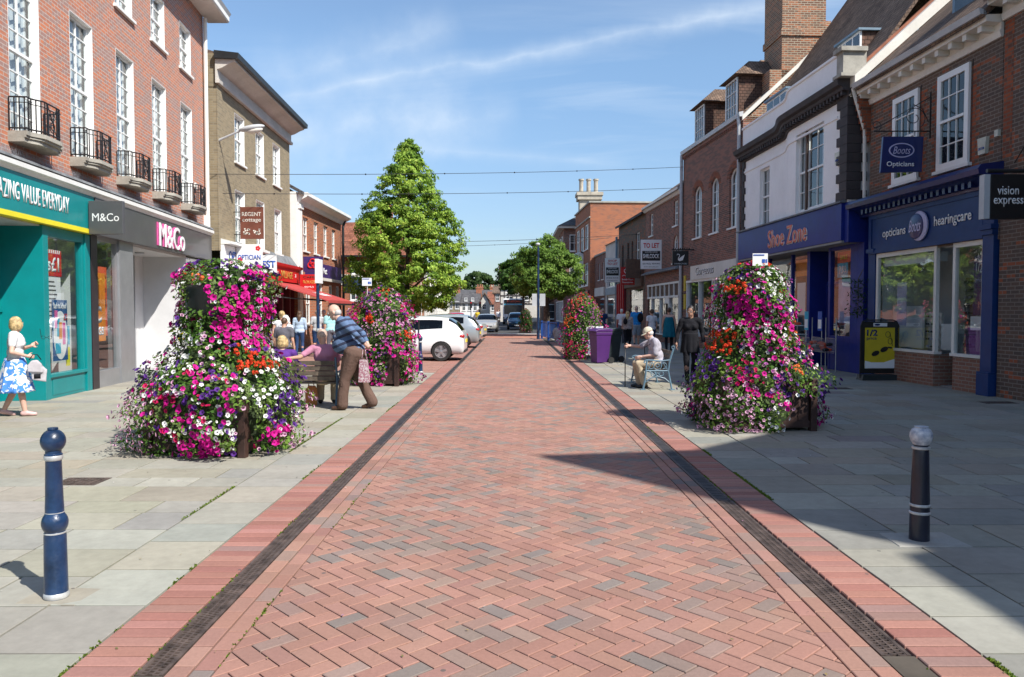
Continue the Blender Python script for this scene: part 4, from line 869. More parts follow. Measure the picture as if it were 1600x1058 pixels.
# ================================================================ RIGHT 1: dark brick building nearest on the right
FR = Fac(9.93, -0.0467, -1)
q1 = broot('brick_building', 'dark brick building at the right edge behind the black hanging sign', FR, 14.3); S0, S1 = 5.2, 14.62
def corn(f, root, s0, s1, z, mats='cream_render', n=1, mod=True, nm='cornice'):
    b = MB(f); extr(b, [(0, z - 0.42), (0.05, z - 0.42), (0.08, z - 0.30), (0.05, z - 0.28), (0.05, z - 0.16), (0.34, z - 0.14), (0.36, z - 0.02), (0, z)], s0, s1, n)
    if mod:
        s = s0 + 0.2
        while s < s1 - 0.1: b.box(s, s + 0.12, 0.05, 0.30, z - 0.26, z - 0.141); s += 0.46
    o = b.build(nm, mats, root); g = MB(f); extr(g, [(0.34, z - 0.01), (0.46, z - 0.01), (0.50, z + 0.1), (0.47, z + 0.1), (0.36, z + 0.06)], s0, s1, n); g.build('gutter', 'gutter_grey', o); return o
HQ = [(s, s + 0.95, 4.75, 6.75) for s in (5.6, 7.7, 9.8, 12.35)]
body(FR, q1, S0, S1, 0, 7.5, 8, 'brick_dark', HQ, 0.10)
for h in HQ: window(FR, q1, *h, 3, 4, 0.02, 0.12, curtain='blind', d=0.03)
corn(FR, q1, S0, S1, 7.5); pitched(FR, q1, S0, S1, 7.55, 11.4, 8, 'roof_tile', 0.42)
for s in (12.05, 13.32, 14.35): b = MB(FR); b.box(s, s + 0.24, 0, 0.004, 4.5, 7.05); b.build('brick_dressing', 'brick_quoin', q1)
b = MB(FR); b.tube([(14.2, 0.05, 4.35), (13.9, 0.05, 4.65), (13.6, 0.05, 4.75), (13.0, 0.05, 5.1), (12.9, 0.05, 5.0)], 0.012, 5); b.build('cable', 'iron', q1)
# off-frame neighbours that throw the shadow over the street
F0 = Fac(10.4, 0.0, -1)
q0 = broot('brick_building', 'tall brick corner building with a steep gable just outside the right edge', F0, 0)
body(F0, q0, -14, -1.6, 0, 10.7, 9, 'brick_dark', [], 0.1); pitched(F0, q0, -14, -1.6, 10.75, 13.2, 9, 'roof_tile', 0.35)
b = MB(F0); b.prism([(-1.59, 0), (5.1, 0), (5.1, 9.2), (1.5, 12.0), (-0.55, 14.75), (-1.59, 11.4)], 1, -9, -0.02); b.build('gable', 'brick_dark', q0)
# ================================================================ RIGHT 2: opticians, chequered dark brick
S0, S1 = 14.64, 19.5
q2 = broot('brick_building', 'dark chequered brick building above the blue optician shopfront', FR, S0)
W = []
for (x0, y0, x1, y1) in ((1396.5, 150, 1438.5, 280), (1466.5, 113, 1519, 258)):
    a, za = FR.at(x1, y0 - 20); e, zb = FR.at(x0, y1); W.append((a, e))
print('FR win', W); zg = FR.at(1337.8, 137.6, 0.4); print('gutter', zg, FR.at(1496.6, 33.3, 0.4))
zwt = FR.at(1396.5, 149)[1]; zwb = FR.at(1466.5, 258)[1]; print('z', zwt, zwb)
W = [(W[0][0], W[0][1], 4.62, 6.62), (W[1][0], W[1][1], 4.62, 6.62)]
body(FR, q2, S0, S1, 3.0, 7.22, 8, 'brick_dark', W, 0.10)
b = MB(FR); b.box(S0, S1, -8, -2.2, 0, 3.0); b.build('rear_wall', 'brick_dark', q2)
for h in W: window(FR, q2, *h, 3, 4, 0.02, 0.13, curtain=None, d=0.03)
for h in W:
    for sd in (0, 1):
        b = MB(FR)
        for k in range(28):
            z = 4.42 + 0.075 * k; wv = 0.26 if k % 2 else 0.15; a_ = h[0] - 0.015 - wv if sd == 0 else h[1] + 0.015
            b.box(a_, a_ + wv, 0, 0.004, z, z + 0.074)
        b.build('brick_dressing', 'brick_quoin', q2)
corn(FR, q2, S0, S1 + 0.05, 7.22); pitched(FR, q2, S0, S1, 7.28, 11.2, 8, 'roof_tile', 0.40)
b = MB(FR); b.prism([(0.42, 7.3), (0.42, 7.55), (-4.0, 11.62), (-4.0, 11.2)], 0, S1, S1 + 0.32); b.build('parapet', 'cream_render', q2)
b = MB(FR); b.prism([(0.44, 7.55), (0.46, 7.62), (-4.05, 11.72), (-4.05, 11.62)], 0, S1 + 0.24, S1 + 0.42); b.build('verge_tiles', 'terracotta', q2)
b = MB(FR); b.box(16.3, 17.3, -1.6, -0.75, 8.2, 9.05); o = b.build('dormer', 'lead', q2); b = MB(FR); b.box(16.25, 17.35, -0.76, -0.70, 8.15, 9.1); b.build('dormer_frame', 'slate_metal', o); b = MB(FR); b.box(16.35, 17.25, -0.705, -0.69, 8.25, 9.0); b.build('pane', 'dark_pane', o)
b = MB(FR); 
for k in range(7): b.box(S1 - 0.02, S1 + 0.22, 0.0, 0.06 + 0.045 * k, 5.9 + 0.16 * k, 6.06 + 0.16 * k)
b.build('corbel', 'brick_quoin', q2); b = MB(FR); b.tube([(S1 + 0.1, 0.42, 7.25), (S1 + 0.1, 0.35, 7.0), (S1 + 0.1, 0.10, 6.2), (S1 + 0.1, 0.08, 4.5)], 0.045, 8); b.build('drainpipe', 'cream_render', q2)
def alarm(f, root, s, z, d=0.0):
    b = MB(f); b.prism([(s - 0.10, z - 0.16), (s + 0.10, z - 0.16), (s + 0.13, z + 0.16), (s - 0.13, z + 0.16)], 1, d, d + 0.07); o = b.build('alarm_box', 'alarm_cream', root); ftext(f, o, s, 'SECOM', z - 0.05, 0.05, d + 0.072, 'sign_blue', w=0.17)
alarm(FR, q2, FR.at(1540, 228)[0] + 0.02, FR.at(1540, 228)[1]); b = MB(FR); b.box(14.66, 14.76, 0, 0.06, 4.95, 5.07); b.build('junction_box', 'alarm_cream', q2)
# shopfront
b = MB(FR); extr(b, [(-0.1, 3.05), (0.06, 3.05), (0.06, 4.0), (0, 4.0)], 15.0, 19.35); fs_ = b.build('fascia', 'boots_blue', q2, bevel=0.004)
b = MB(FR); b.box(15.0, 19.35, 0.06, 0.085, 3.05, 3.13); b.box(15.0, 19.35, 0.06, 0.085, 3.9, 4.0); b.box(19.22, 19.35, 0.06, 0.085, 3.13, 3.9); b.box(15.0, 15.1, 0.06, 0.085, 3.13, 3.9); b.build('fascia_frame', 'boots_blue', fs_)
b = MB(FR); extr(b, [(0, 4.0), (0.12, 4.0), (0.14, 4.08), (0.32, 4.2), (0.48, 4.22), (0.50, 4.32), (0.44, 4.40), (0, 4.46)], 14.55, 19.75)
s = 15.1
while s < 19.4: b.box(s, s + 0.09, 0.12, 0.27, 4.05, 4.185); s += 0.21
b.build('shop_cornice', 'navy', q2)
b = MB(FR); b.box(14.68, 15.0, -0.25, 0.08, 0, 4.0); b.box(14.66, 15.02, -0.2, 0.14, 0, 0.42); b.box(14.67, 15.01, -0.2, 0.12, 3.1, 3.2); b.box(14.66, 15.02, -0.2, 0.15, 3.2, 3.3); b.box(14.66, 15.02, 0, 0.14, 0.42, 0.46); b.build('pilaster', 'boots_blue', q2, bevel=0.006); b = MB(FR)
b.box(19.1, 19.42, -0.25, 0.04, 0, 4.0); b.box(19.08, 19.44, -0.2, 0.1, 3.08, 3.18); b.box(19.08, 19.44, -0.2, 0.09, 0, 0.4); b.build('pilaster', 'boots_blue', q2, bevel=0.006)
ftext(FR, fs_, 18.2, 'opticians', 3.47, 0.25, 0.075, 'sign_white', w=1.0, bold=0.015); ftext(FR, fs_, 15.98, 'hearingcare', 3.53, 0.28, 0.075, 'sign_white', w=1.25, bold=0.015)
def lathe_disc(f, s, z, d, r0, th, mat, root, name, n=28, prof=None):
    b = MB(f); b.lathe(prof or [(r0, 0), (r0, th * 0.5), (r0 * 0.9, th)], (s, d, z), n, axis='y'); return b.build(name, mat, root, smooth=True)
M('lilac', (0.52, 0.50, 0.72), 0.4)
lathe_disc(FR, 17.12, 3.52, 0.086, 0.33, 0.05, 'lilac', fs_, 'emblem_ring'); lathe_disc(FR, 17.18, 3.52, 0.137, 0.28, 0.03, 'navy', fs_, 'emblem_disc'); ftext(FR, fs_, 17.18, 'Boots', 3.53, 0.26, 0.168, 'lilac', w=0.46, bold=0.0, shear=0.35)
b = MB(FR); b.box(16.62, 19.1, -0.1, 0.02, 0, 0.70); b.box(15.0, 15.95, -0.1, 0.02, 0, 0.70); b.box(15.93, 16.0, -1.6, -0.1, 0, 0.7); b.box(16.62, 16.7, -0.9, -0.1, 0, 0.7); b.build('stallriser', 'brick_pink', q2)
b = MB(FR); b.box(16.56, 19.12, -0.12, 0.05, 0.701, 0.76); b.box(14.99, 16.02, -0.12, 0.05, 0.701, 0.76)
for a in (16.58, 18.98, 15.92, 15.0): b.box(a, a + 0.09, -0.06, 0.02, 0.76, 3.04)
b.box(16.67, 18.98, -0.06, 0.02, 2.94, 3.04); b.box(15.09, 15.92, -0.06, 0.02, 2.94, 3.04)
b.box(16.60, 16.66, -1.0, -0.94, 0.76, 3.04); b.build('window_frame', 'cream_render', q2)
pane(FR, q2, 16.67, 18.98, 0.76, 2.94, -0.02, 'shop_glass_bright'); pane(FR, q2, 15.09, 15.92, 0.76, 2.94, -0.02, 'shop_glass_bright')
b = MB(FR); b.poly([(16.62, -0.05, 0.76), (16.62, -0.95, 0.76), (16.62, -0.95, 3.0), (16.62, -0.05, 3.0)]); b.poly([(15.96, -0.05, 0.76), (15.96, -1.5, 0.76), (15.96, -1.5, 3.0), (15.96, -0.05, 3.0)]); b.build('shop_window', 'shop_glass', q2)
room(FR, q2, 15.0, 19.1, 1.4, 3.04, 'wall_white', d0=-0.15)
b = MB(FR); b.box(17.7, 18.95, -0.42, -0.36, 0.77, 1.75); b.box(16.75, 17.6, -0.55, -0.5, 0.77, 1.35); b.box(16.7, 18.95, -0.30, -0.12, 2.72, 2.93); b.build('brightening_panel', 'sign_white', q2)  # pale panels added to brighten the window, standing in for street reflections
def shelves(f, root, s0, s1, z0, z1, d, rows, cols, mat='grey_base', seed=1):
    r = random.Random(seed); b = MB(f); b.box(s0, s1, d - 0.05, d, z0, z1, 0)
    for i in range(rows):
        z = z0 + (z1 - z0) * (i + 0.3) / rows; b.box(s0, s1, d, d + 0.06, z - 0.012, z, 0)
        for k in range(cols):
            s = s0 + (s1 - s0) * (k + 0.5) / cols + r.uniform(-0.01, 0.01); b.box(s - 0.045, s + 0.045, d + 0.02, d + 0.05, z + 0.004, z + 0.045, 1 + (r.random() < 0.2))
    return b.build('display_shelves', [mat, 'iron', 'lilac'], root)
shelves(FR, q2, 16.2, 17.6, 0.8, 2.4, -1.3, 9, 9); shelves(FR, q2, 17.2, 18.3, 0.75, 1.6, -0.5, 5, 6, 'cream_render', 3)
c = card(FR, q2, 15.18, 15.52, 1.55, 2.75, -0.12, 'purple', 'poster'); ftext(FR, c, 15.36, '1/2', 2.5, 0.2, -0.112, 'sign_white', w=0.2); ftext(FR, c, 15.36, 'price', 2.25, 0.1, -0.112, 'lilac', w=0.2)
card(FR, q2, 15.2, 15.6, 1.25, 1.53, -0.12, 'sign_white', 'poster'); card(FR, q2, 17.9, 18.3, 1.3, 2.3, -0.1, 'lilac', 'poster'); card(FR, q2, 18.2, 18.9, 0.95, 1.25, -0.1, 'cyan_print', 'poster')
# hanging signs
t, pn, X0, X1, Y = flatsign('hanging_sign', 'black hanging sign reading vision express at the right edge', 'sign', FR, 13.0, 0.45, 1.30, 3.19, 3.93, 'black', 0.16)
sgtext(pn, 'vision', (X0 + X1) / 2 - 0.13, Y, 3.66, 0.14, 'sign_white', 0.36, 0.008); sgtext(pn, 'express', (X0 + X1) / 2 - 0.12, Y, 3.46, 0.15, 'sign_white', 0.50, 0.008)
b = MB(); b.box(X0 - 0.10, X0 - 0.002, Y + 0.01, Y + 0.15, 3.19, 3.93); b.build('light_edge', 'gutter_grey', t); b = MB(); b.tube([(X0 - 0.02, Y + 0.08, 4.0), (X1 + 0.5, Y + 0.08, 4.0)], 0.035, 10); b.build('bracket', 'gutter_black', t)
t = thing('hanging_sign', 'tapered dark blue optician sign hanging from a scrolled iron bracket', 'sign', (8.5, 16.9, 4.6)); b = MB(); th = 0.07
def PTS(X0_, X1_, Z0_, Z1_, sk): return [(X0_ - sk, Z0_), (X1_ - sk * 0.6, Z0_ + 0.02), (X1_, Z1_), (X0_, Z1_)]
b.prism(PTS(8.10, 8.98, 4.66, 5.44, 0.05), 1, 16.9, 16.97); pn = b.build('panel', 'navy', t, bevel=0.005)
b = MB(); b.prism([(8.50 + 0.28 * math.cos(k * PI / 14), 5.14 + 0.16 * math.sin(k * PI / 14)) for k in range(28)], 1, 16.893, 16.8995); b.build('emblem_ring', 'lilac', pn); b = MB(); b.prism([(8.50 + 0.25 * math.cos(k * PI / 14), 5.14 + 0.135 * math.sin(k * PI / 14)) for k in range(28)], 1, 16.889, 16.8925); b.build('emblem_disc', 'navy', pn)
text('letters', 'Boots', (8.50, 16.886, 5.14), (1, 0, 0), (0, 0, 1), 0.16, 0.38, 'lilac', pn, 0.003, 0.0, shear=0.35); text('letters', 'Opticians', (8.48, 16.897, 4.83), (1, 0, 0), (0, 0, 1), 0.14, 0.60, 'sign_white', pn, 0.004, 0.012)
b = MB(); b.tube([(7.9, 16.93, 5.56), (9.13, 16.93, 5.56)], 0.014, 6); b.tube([(9.13, 16.93, 5.4), (9.13, 16.93, 6.4)], 0.018, 6); b.tube([(7.95, 16.93, 5.62), (9.13, 16.93, 6.3)], 0.010, 6); b.tube([(8.3, 16.93, 5.46), (8.3, 16.93, 5.56)], 0.01, 5); b.tube([(8.8, 16.93, 5.46), (8.8, 16.93, 5.56)], 0.01, 5)
def scroll(b, cx, y, cz, r0, r1, a0, a1, n=26, w=0.009): b.tube([(cx + (r0 + (r1 - r0) * k / n) * math.cos(a0 + (a1 - a0) * k / n), y, cz + (r0 + (r1 - r0) * k / n) * math.sin(a0 + (a1 - a0) * k / n)) for k in range(n + 1)], w, 5)
scroll(b, 8.78, 16.93, 5.86, 0.26, 0.06, R(-60), R(420)); scroll(b, 7.95, 16.93, 5.68, 0.13, 0.03, R(-90), R(330)); b.tube([(9.1, 16.93, 5.75), (8.95, 16.93, 6.05), (8.75, 16.93, 6.14)], 0.01, 5); b.build('bracket', 'iron', t)
# ================================================================ RIGHT 3: white rendered bow fronted building, shoe shop below
def bowf(s, c=22.9, h=2.1, p=0.5):
    k = abs(s - c) / h
    return 0.0 if k >= 1 else (p * (0.5 + 0.5 * math.cos(PI * k)) if k > 0.0 else p)
def bowf(s):
    # flat, then swelling out at s=24.9 and holding to the quoins
    k = (25.1 - s) / 1.7
    return 0.0 if k <= 0 else (0.38 if k >= 1 else 0.38 * (0.5 - 0.5 * math.cos(PI * k)))
FB = Fac(9.93, -0.0467, -1, bowf); S0, S1 = 19.85, 28.75
q3 = broot('rendered_building', 'white rendered bow fronted building with dark quoins above the blue shoe shop', FR, S0)
zc = 7.12; sp = [S0 + (S1 - S0) * k / 40 for k in range(41)]
bw = (FB.at(1286, 270, 0.38)[0], FB.at(1243, 270, 0.38)[0], 4.55, 6.85); sw = (FB.at(1202, 300)[0], FB.at(1187, 300)[0], 4.6, 6.55); print('F3R', bw, sw)
body(FB, q3, S0, S1, 4.43, zc, 8.5, 'bow_render', [bw, sw], 0.16, sp)
window(FB, q3, *bw, 3, 4, 0.16, 0.08, curtain='drapes', sill=False, fmat='grey_green'  if 'grey_green' in MT else 'white_frame'); window(FB, q3, *sw, 2, 4, 0.16, 0.07, curtain='drapes', sill=False)
b = MB(FB); m = (bw[0] + bw[1]) / 2; b.box(m - 0.05 + 0.35, m + 0.05 + 0.35, -0.16, -0.06, bw[2], bw[3]); b.build('mullion', 'brown_wood', q3)
b = MB(FB); extr(b, [(0, zc - 0.02), (0.06, zc - 0.02), (0.08, zc + 0.12), (0.22, zc + 0.14), (0.24, zc + 0.22), (0.34, zc + 0.26), (0.38, zc + 0.40), (0, zc + 0.44)], S0 - 0.1, S1 + 0.05, 44)
s = S0
while s < S1: b.box(s, s + 0.09, 0.08, 0.20, zc + 0.03, zc + 0.139); s += 0.2
b.build('cornice', 'dark_stone', q3); b = MB(FB); extr(b, [(0, zc - 0.42), (0.035, zc - 0.42), (0.035, zc - 0.36), (0, zc - 0.34)], S0 + 0.6, S1, 40); b.build('string_course', 'bow_render', q3)
b = MB(FB); extr(b, [(-0.25, zc + 0.40), (0.02, zc + 0.44), (0.02, zc + 1.18), (0.07, zc + 1.20), (0.07, zc + 1.26), (-0.3, zc + 1.28)], S0, S1, 40); b.build('parapet', 'bow_render', q3)
b = MB(FB); b.box(S0 - 0.25, S0 + 0.1, -0.3, 0.30, zc + 0.45, zc + 1.05); b.box(S0 - 0.32, S0 + 0.15, -0.3, 0.38, zc + 0.42, zc + 0.5); b.box(S0 - 0.32, S0 + 0.15, -0.3, 0.38, zc + 1.05, zc + 1.16); b.build('pedestal', 'stone', q3)
b = MB(FB)
for k in range(11):
    w_ = 0.52 if k % 2 == 0 else 0.34; b.box(S0 + 0.02, S0 + 0.02 + w_, 0.0, 0.07 + 0.0, 4.5 + k * 0.237, 4.5 + k * 0.237 + 0.228); b.box(S0 - 0.045, S0 + 0.018, -w_ * 0.9, 0.072, 4.5 + k * 0.237, 4.5 + k * 0.237 + 0.228)
b.build('quoin', 'dark_stone', q3)
b = MB(FR)
for k in range(11): w_ = 0.30 if k % 2 == 0 else 0.18; b.box(S1 - w_, S1, 0.0, 0.06, 4.5 + k * 0.237, 4.5 + k * 0.237 + 0.228)
b.build('quoin', 'dark_stone', q3)
pitched(FR, q3, S0, S1, zc + 1.15, zc + 6.6, 8.5, 'roof_tile', -0.35)
b = MB(FR); b.tube([(S0 + 0.3, -0.12, 0), (S0 + 0.3, -0.12, 0.1)], 0.01); 
def flatdormer(root, s0, s1, z0, z1, d):
    b = MB(FR); b.box(s0, s1, d - 1.4, d - 0.05, z0, z1); o = b.build('dormer', 'tile_hung', root); b = MB(FR); b.box(s0 - 0.08, s1 + 0.08, d - 1.6, d + 0.08, z1, z1 + 0.06); b.build('dormer_roof', 'slate_metal', o)
    b = MB(FR); b.box(s0, s1, d - 0.05, d, z0, z1); b.build('dormer_frame', 'white_frame', o); n = 3
    b = MB(FR)
    for k in range(n): b.box(s0 + 0.05 + (s1 - s0 - 0.05) * k / n, s0 + (s1 - s0 - 0.0) * (k + 1) / n - 0.05, d, d + 0.006, z0 + 0.06, z1 - 0.06)
    b.build('pane', 'dark_pane', o)
flatdormer(q3, 21.2, 22.5, zc + 1.35, zc + 2.15, -0.55); flatdormer(q3, 26.0, 27.8, zc + 1.2, zc + 1.95, -0.5)
alarm(FB, q3, FB.at(1311, 248, 0.38)[0], FB.at(1311, 248, 0.38)[1], 0.0)
b = MB(FR); b.box(28.85, 30.6, -3.1, -1.45, 7, 14.6); b.box(28.80, 30.65, -3.15, -1.40, 11.85, 12.1); b.box(28.85, 30.6, -3.6, -1.0, 7, 10.6)
b.prism([(0.0, 7.4), (-1.2, 9.0), (-1.2, 7.4)], 0, 28.86, 29.2); o = b.build('chimney_stack', 'brick_chimney', loc=FR(29, -2, 8)); tagp(o, 'tall brick chimney stack rising between the white building and the brick house', 'chimney')
# shoe shop front
b = MB(FR); b.box(19.95, 27.75, -0.1, 0.5, 3.46, 4.42); fz = b.build('fascia', 'royal', q3, bevel=0.006)
b = MB(FR); extr(b, [(0, 4.425), (0.56, 4.425), (0.56, 4.47), (0, 4.6)], 19.9, 27.8); b.build('flashing', 'lead', q3)
b = MB(FR); b.box(19.96, 27.7, -0.9, 0.48, 3.40, 3.455); b.build('soffit', 'grey_base', q3)
text('letters', 'Shoe Zone', FR(23.45, 0.51, 3.93), FR.u, (0, 0, 1), 0.56, 2.9, 'salmon', fz, 0.012, 0.006); text('letter_shadow', 'Shoe Zone', FR(23.42, 0.502, 3.915), FR.u, (0, 0, 1), 0.565, 2.92, 'sign_white', fz, 0.006, 0.014)
b = MB(FR); b.box(19.72, 19.945, -0.9, 0.42, 3.4, 4.42); b.box(19.72, 20.05, -0.9, 0.0, 0, 3.399); b.box(20.05, 20.42, -0.12, 0.0, 0, 3.40); b.box(20.42, 21.55, -0.12, 0.0, 0, 0.95); b.box(21.55, 21.68, -0.12, 0.01, 0, 3.4); b.box(20.42, 21.55, -0.12, 0, 3.3, 3.4)
b.box(22.9, 23.1, -0.6, 0.0, 0, 3.4); b.box(21.68, 22.9, -0.62, -0.55, 2.35, 2.45); b.box(21.68, 21.75, -0.62, -0.5, 0, 2.4); b.box(22.82, 22.9, -0.62, -0.5, 0, 2.4); b.box(21.68, 22.9, -0.62, -0.5, 2.40, 2.5); b.box(23.1, 27.7, -0.12, 0.0, 0, 0.6); b.box(24.2, 24.3, -0.12, 0.0, 0, 3.4); b.box(26.1, 26.2, -0.12, 0, 0, 3.4); b.box(27.55, 27.75, -0.12, 0.02, 0, 3.4)
b.build('shopfront', 'royal', q3, bevel=0.005)
pane(FR, q3, 20.42, 21.55, 0.95, 3.3, -0.05); pane(FR, q3, 23.1, 27.55, 0.6, 3.4, -0.05); pane(FR, q3, 21.75, 22.82, 0.0, 3.4, -0.58, name='glass_door'); room(FR, q3, 20.1, 28.6, 3, 3.4, 'grey_base', d0=-0.65)
c = card(FR, q3, 20.6, 21.35, 2.95, 3.25, -0.1, 'coral_poster'); ftext(FR, c, 20.98, 'SALE', 3.1, 0.12, -0.09, 'yellow', w=0.4); c = card(FR, q3, 20.75, 21.35, 2.55, 2.94, -0.1, 'cyan_print'); ftext(FR, c, 21.05, '7.99', 2.76, 0.22, -0.09, 'sign_white', w=0.4)
card(FR, q3, 20.6, 21.3, 1.3, 2.5, -0.115, 'lilac'); card(FR, q3, 23.3, 24.1, 2.7, 3.2, -0.1, 'orange_poster'); card(FR, q3, 23.4, 24.0, 1.5, 2.5, -0.1, 'sign_white')
# ================================================================ RIGHT 4: tall brown brick house with dormers
FD = Fac(10.98, -0.083, -1); S0, S1 = 28.8, 36.05
q4 = broot('brick_house', 'brown brick house with three arched sash windows and two hipped dormers', FD, S0, 'building')
zp = FD.at(1159, 181)[1]; print('zp', zp, FD.at(1063, 241)); zp = 8.85
H = [(FD.at(x1, 340)[0], FD.at(x0, 340)[0], 4.85, 7.1, 0.35) for x0, x1 in ((1084, 1096), (1110, 1122.5), (1139, 1154.5))]; print(H)
body(FD, q4, S0, S1, 0, zp, 8, 'brick_brown', H + [(29.2, 30.4, 0.5, 2.9), (30.6, 31.7, 0.05, 2.9), (31.9, 35.4, 0.5, 2.9)], 0.14)
for h in H:
    window(FD, q4, *h[:4], 2, 4, 0.14, 0.06, curtain='net', arch=h[4], sillmat='white_paint')
    b = MB(FD); m, hw = (h[0] + h[1]) / 2, (h[1] - h[0]) / 2; n = 11
    for k in range(n):
        a0, a1 = PI * k / n + 0.02, PI * (k + 1) / n - 0.02
        b.prism([(m + (hw + 0.0) * math.cos(a0), 7.1 - 0.35 + 0.35 * math.sin(a0)), (m + (hw + 0.26) * math.cos(a0), 6.75 + 0.62 * math.sin(a0)), (m + (hw + 0.26) * math.cos(a1), 6.75 + 0.62 * math.sin(a1)), (m + hw * math.cos(a1), 6.75 + 0.35 * math.sin(a1))], 1, 0.0, 0.008)
    b.build('brick_arch', 'brick_quoin', q4)
b = MB(FD); s = S0 + 0.05
while s < S1: b.box(s, s + 0.1, 0.0, 0.05, zp - 0.22, zp - 0.15); s += 0.2
b.box(S0, S1, 0, 0.07, zp - 0.14, zp - 0.02); b.build('dentils', 'brick_brown', q4)
b = MB(FD); extr(b, [(0, zp), (0.14, zp), (0.16, zp + 0.16), (0, zp + 0.2)], S0, S1); b.tube([(S0 + 0.15, 0.15, zp + 0.05), (S0 + 0.15, 0.10, zp - 0.3), (S0 + 0.15, 0.10, 3.2)], 0.07, 8); b.tube([(S1 - 0.02, 0.1, zp), (S1 - 0.02, 0.10, 0)], 0.075, 8); b.build('gutter', 'gutter_grey', q4)
b = MB(FD); b.prism([(0.0, zp - 0.2), (-3.9, zp + 3.4), (-7.9, zp - 0.2)], 0, S0, S0 + 0.25); b.build('gable', 'brick_chimney', q4)
b = MB(FD); b.prism([(0.05, zp + 0.02), (-3.95, zp + 3.75), (-3.95, zp + 3.55), (0.05, zp - 0.15)], 0, S0 - 0.05, S0 + 0.3); b.build('verge', 'cream_render', q4)
pitched(FD, q4, S0 + 0.26, S1, zp + 0.1, zp + 3.6, 8, 'roof_tile', 0.08)
for s in (29.55, 33.35):
    b = MB(FD); b.box(s, s + 1.35, -1.6, -0.12, zp + 0.15, zp + 1.75); o = b.build('dormer', 'tile_hung', q4)
    window(FD, o, s + 0.08, s + 1.27, zp + 0.2, zp + 1.7, 4, 3, 0.06, 0.06, curtain='net', sill=False, d=-0.05, meet=False)
    b = MB(FD); z = zp + 1.75; e = 0.22; P = [(s - e, 0.12, z), (s + 1.35 + e, 0.12, z), (s + 1.35 + e, -2.6, z), (s - e, -2.6, z)]; m = s + 0.67; ra, rb = (m, -0.75, z + 0.75), (m, -2.6, z + 0.75)
    b.poly([P[0], P[1], ra]); b.poly([P[1], P[2], rb, ra]); b.poly([P[3], P[0], ra, rb]); b.poly([P[2], P[3], rb]); b.poly(P); b.build('dormer_roof', 'roof_tile', o)
b = MB(FD); b.box(30.9, 31.4, -4.4, -3.6, zp + 2.8, zp + 4.4); b.box(S1 - 0.6, S1 - 0.1, -4.2, -3.4, zp + 2.6, zp + 4.3); b.build('chimney', 'brick_chimney', q4)
sb = signboard(FD, q4, 28.95, 34.6, 3.0, 3.62, 0.1, 'brown_sign' if 'brown_sign' in MT else 'cream_render'); ftext(FD, sb, 32.7, 'Gorgeous', 3.3, 0.46, 0.105, 'black', w=2.3, bold=0.02); ftext(FD, sb, 32.73, 'Gorgeous', 3.32, 0.45, 0.112, 'sign_white', w=2.26, bold=0.0)
b = MB(FD)
for s in (29.2, 30.35, 30.6, 31.65, 31.9, 33.6, 35.3): b.box(s, s + 0.07, -0.12, 0.03, 0.5 if s != 30.6 else 0.05, 2.9)
b.box(29.2, 35.4, -0.12, 0.04, 2.9, 3.0); b.build('window_frame', 'white_frame', q4); pane(FD, q4, 29.2, 35.4, 0.05, 2.9, -0.08); room(FD, q4, 29.0, 35.6, 2, 2.95, 'grey_base')
b = MB(FD); b.box(35.5, 35.75, 0, 0.04, 2.55, 3.25); b.box(35.5, 35.75, 0, 0.04, 1.7, 2.4); b.build('notice_board', 'poster_yellow', q4)
t, pn, X0, X1, Y = flatsign('hanging_sign', 'black hanging sign with a white swan beside the brown brick house', 'sign', FD, 34.4, 0.25, 0.97, 3.65, 4.30, 'black', 0.1)
b = MB(); cxs, czs = (X0 + X1) / 2, 4.02
b.tube([(cxs - 0.17, Y - 0.006, czs + 0.09), (cxs - 0.12, Y - 0.006, czs + 0.14), (cxs - 0.05, Y - 0.006, czs + 0.11), (cxs - 0.05, Y - 0.006, czs + 0.04), (cxs - 0.10, Y - 0.006, czs - 0.04), (cxs - 0.10, Y - 0.006, czs - 0.11), (cxs - 0.03, Y - 0.006, czs - 0.15)], [0.008, 0.016, 0.014, 0.013, 0.015, 0.022, 0.03], 6)
b.prism([(cxs - 0.12, czs - 0.12), (cxs - 0.02, czs - 0.02), (cxs + 0.18, czs + 0.12), (cxs + 0.14, czs - 0.02), (cxs + 0.09, czs - 0.14), (cxs - 0.05, czs - 0.18)], 1, Y - 0.01, Y - 0.002); b.build('emblem', 'sign_white', pn)
sgtext(pn, 'SWAROVSKI', cxs, Y, 3.73, 0.07, 'gutter_grey', 0.56, 0.0); b = MB(); b.box(X0 - 0.04, X1 + 0.25, Y + 0.02, Y + 0.07, 4.32, 4.38)
for k in range(8): b.ell((X0 + 0.05 + k * 0.1, Y + 0.04, 4.41), (0.03, 0.02, 0.035), 6, 5)
b.build('bracket', 'iron', t)
# ================================================================ RIGHT 5..: lower brick range
FE = Fac(9.78, -0.05, -1)
def terrace(lab, s0, s1, h, wm, rm, holes, zr=2.2, name='brick_building', gm=None, depth=7, cur='net', over=0.25):
    rt = broot(name, lab, FE, s0); body(FE, rt, s0, s1, 0, h, depth, wm, holes, 0.13)
    if rm: pitched(FE, rt, s0, s1, h + 0.05, h + zr, depth, rm, over, gmat=gm or wm)
    return rt
H = [(36.9, 37.7, 5.75, 6.95), (42.0, 42.8, 5.75, 6.95), (36.9, 37.75, 3.95, 5.3, 0.4)]
q5 = terrace('brown brick house with white eaves behind the large TO LET board', 36.1, 43.8, 7.35, 'brick_brown', 'roof_tile', H + [(36.6, 43.2, 0.45, 2.95)], 2.6)
for h in H: window(FE, q5, *h[:4], 2, 4, 0.13, 0.06, curtain='net', arch=h[4] if len(h) > 4 else 0)
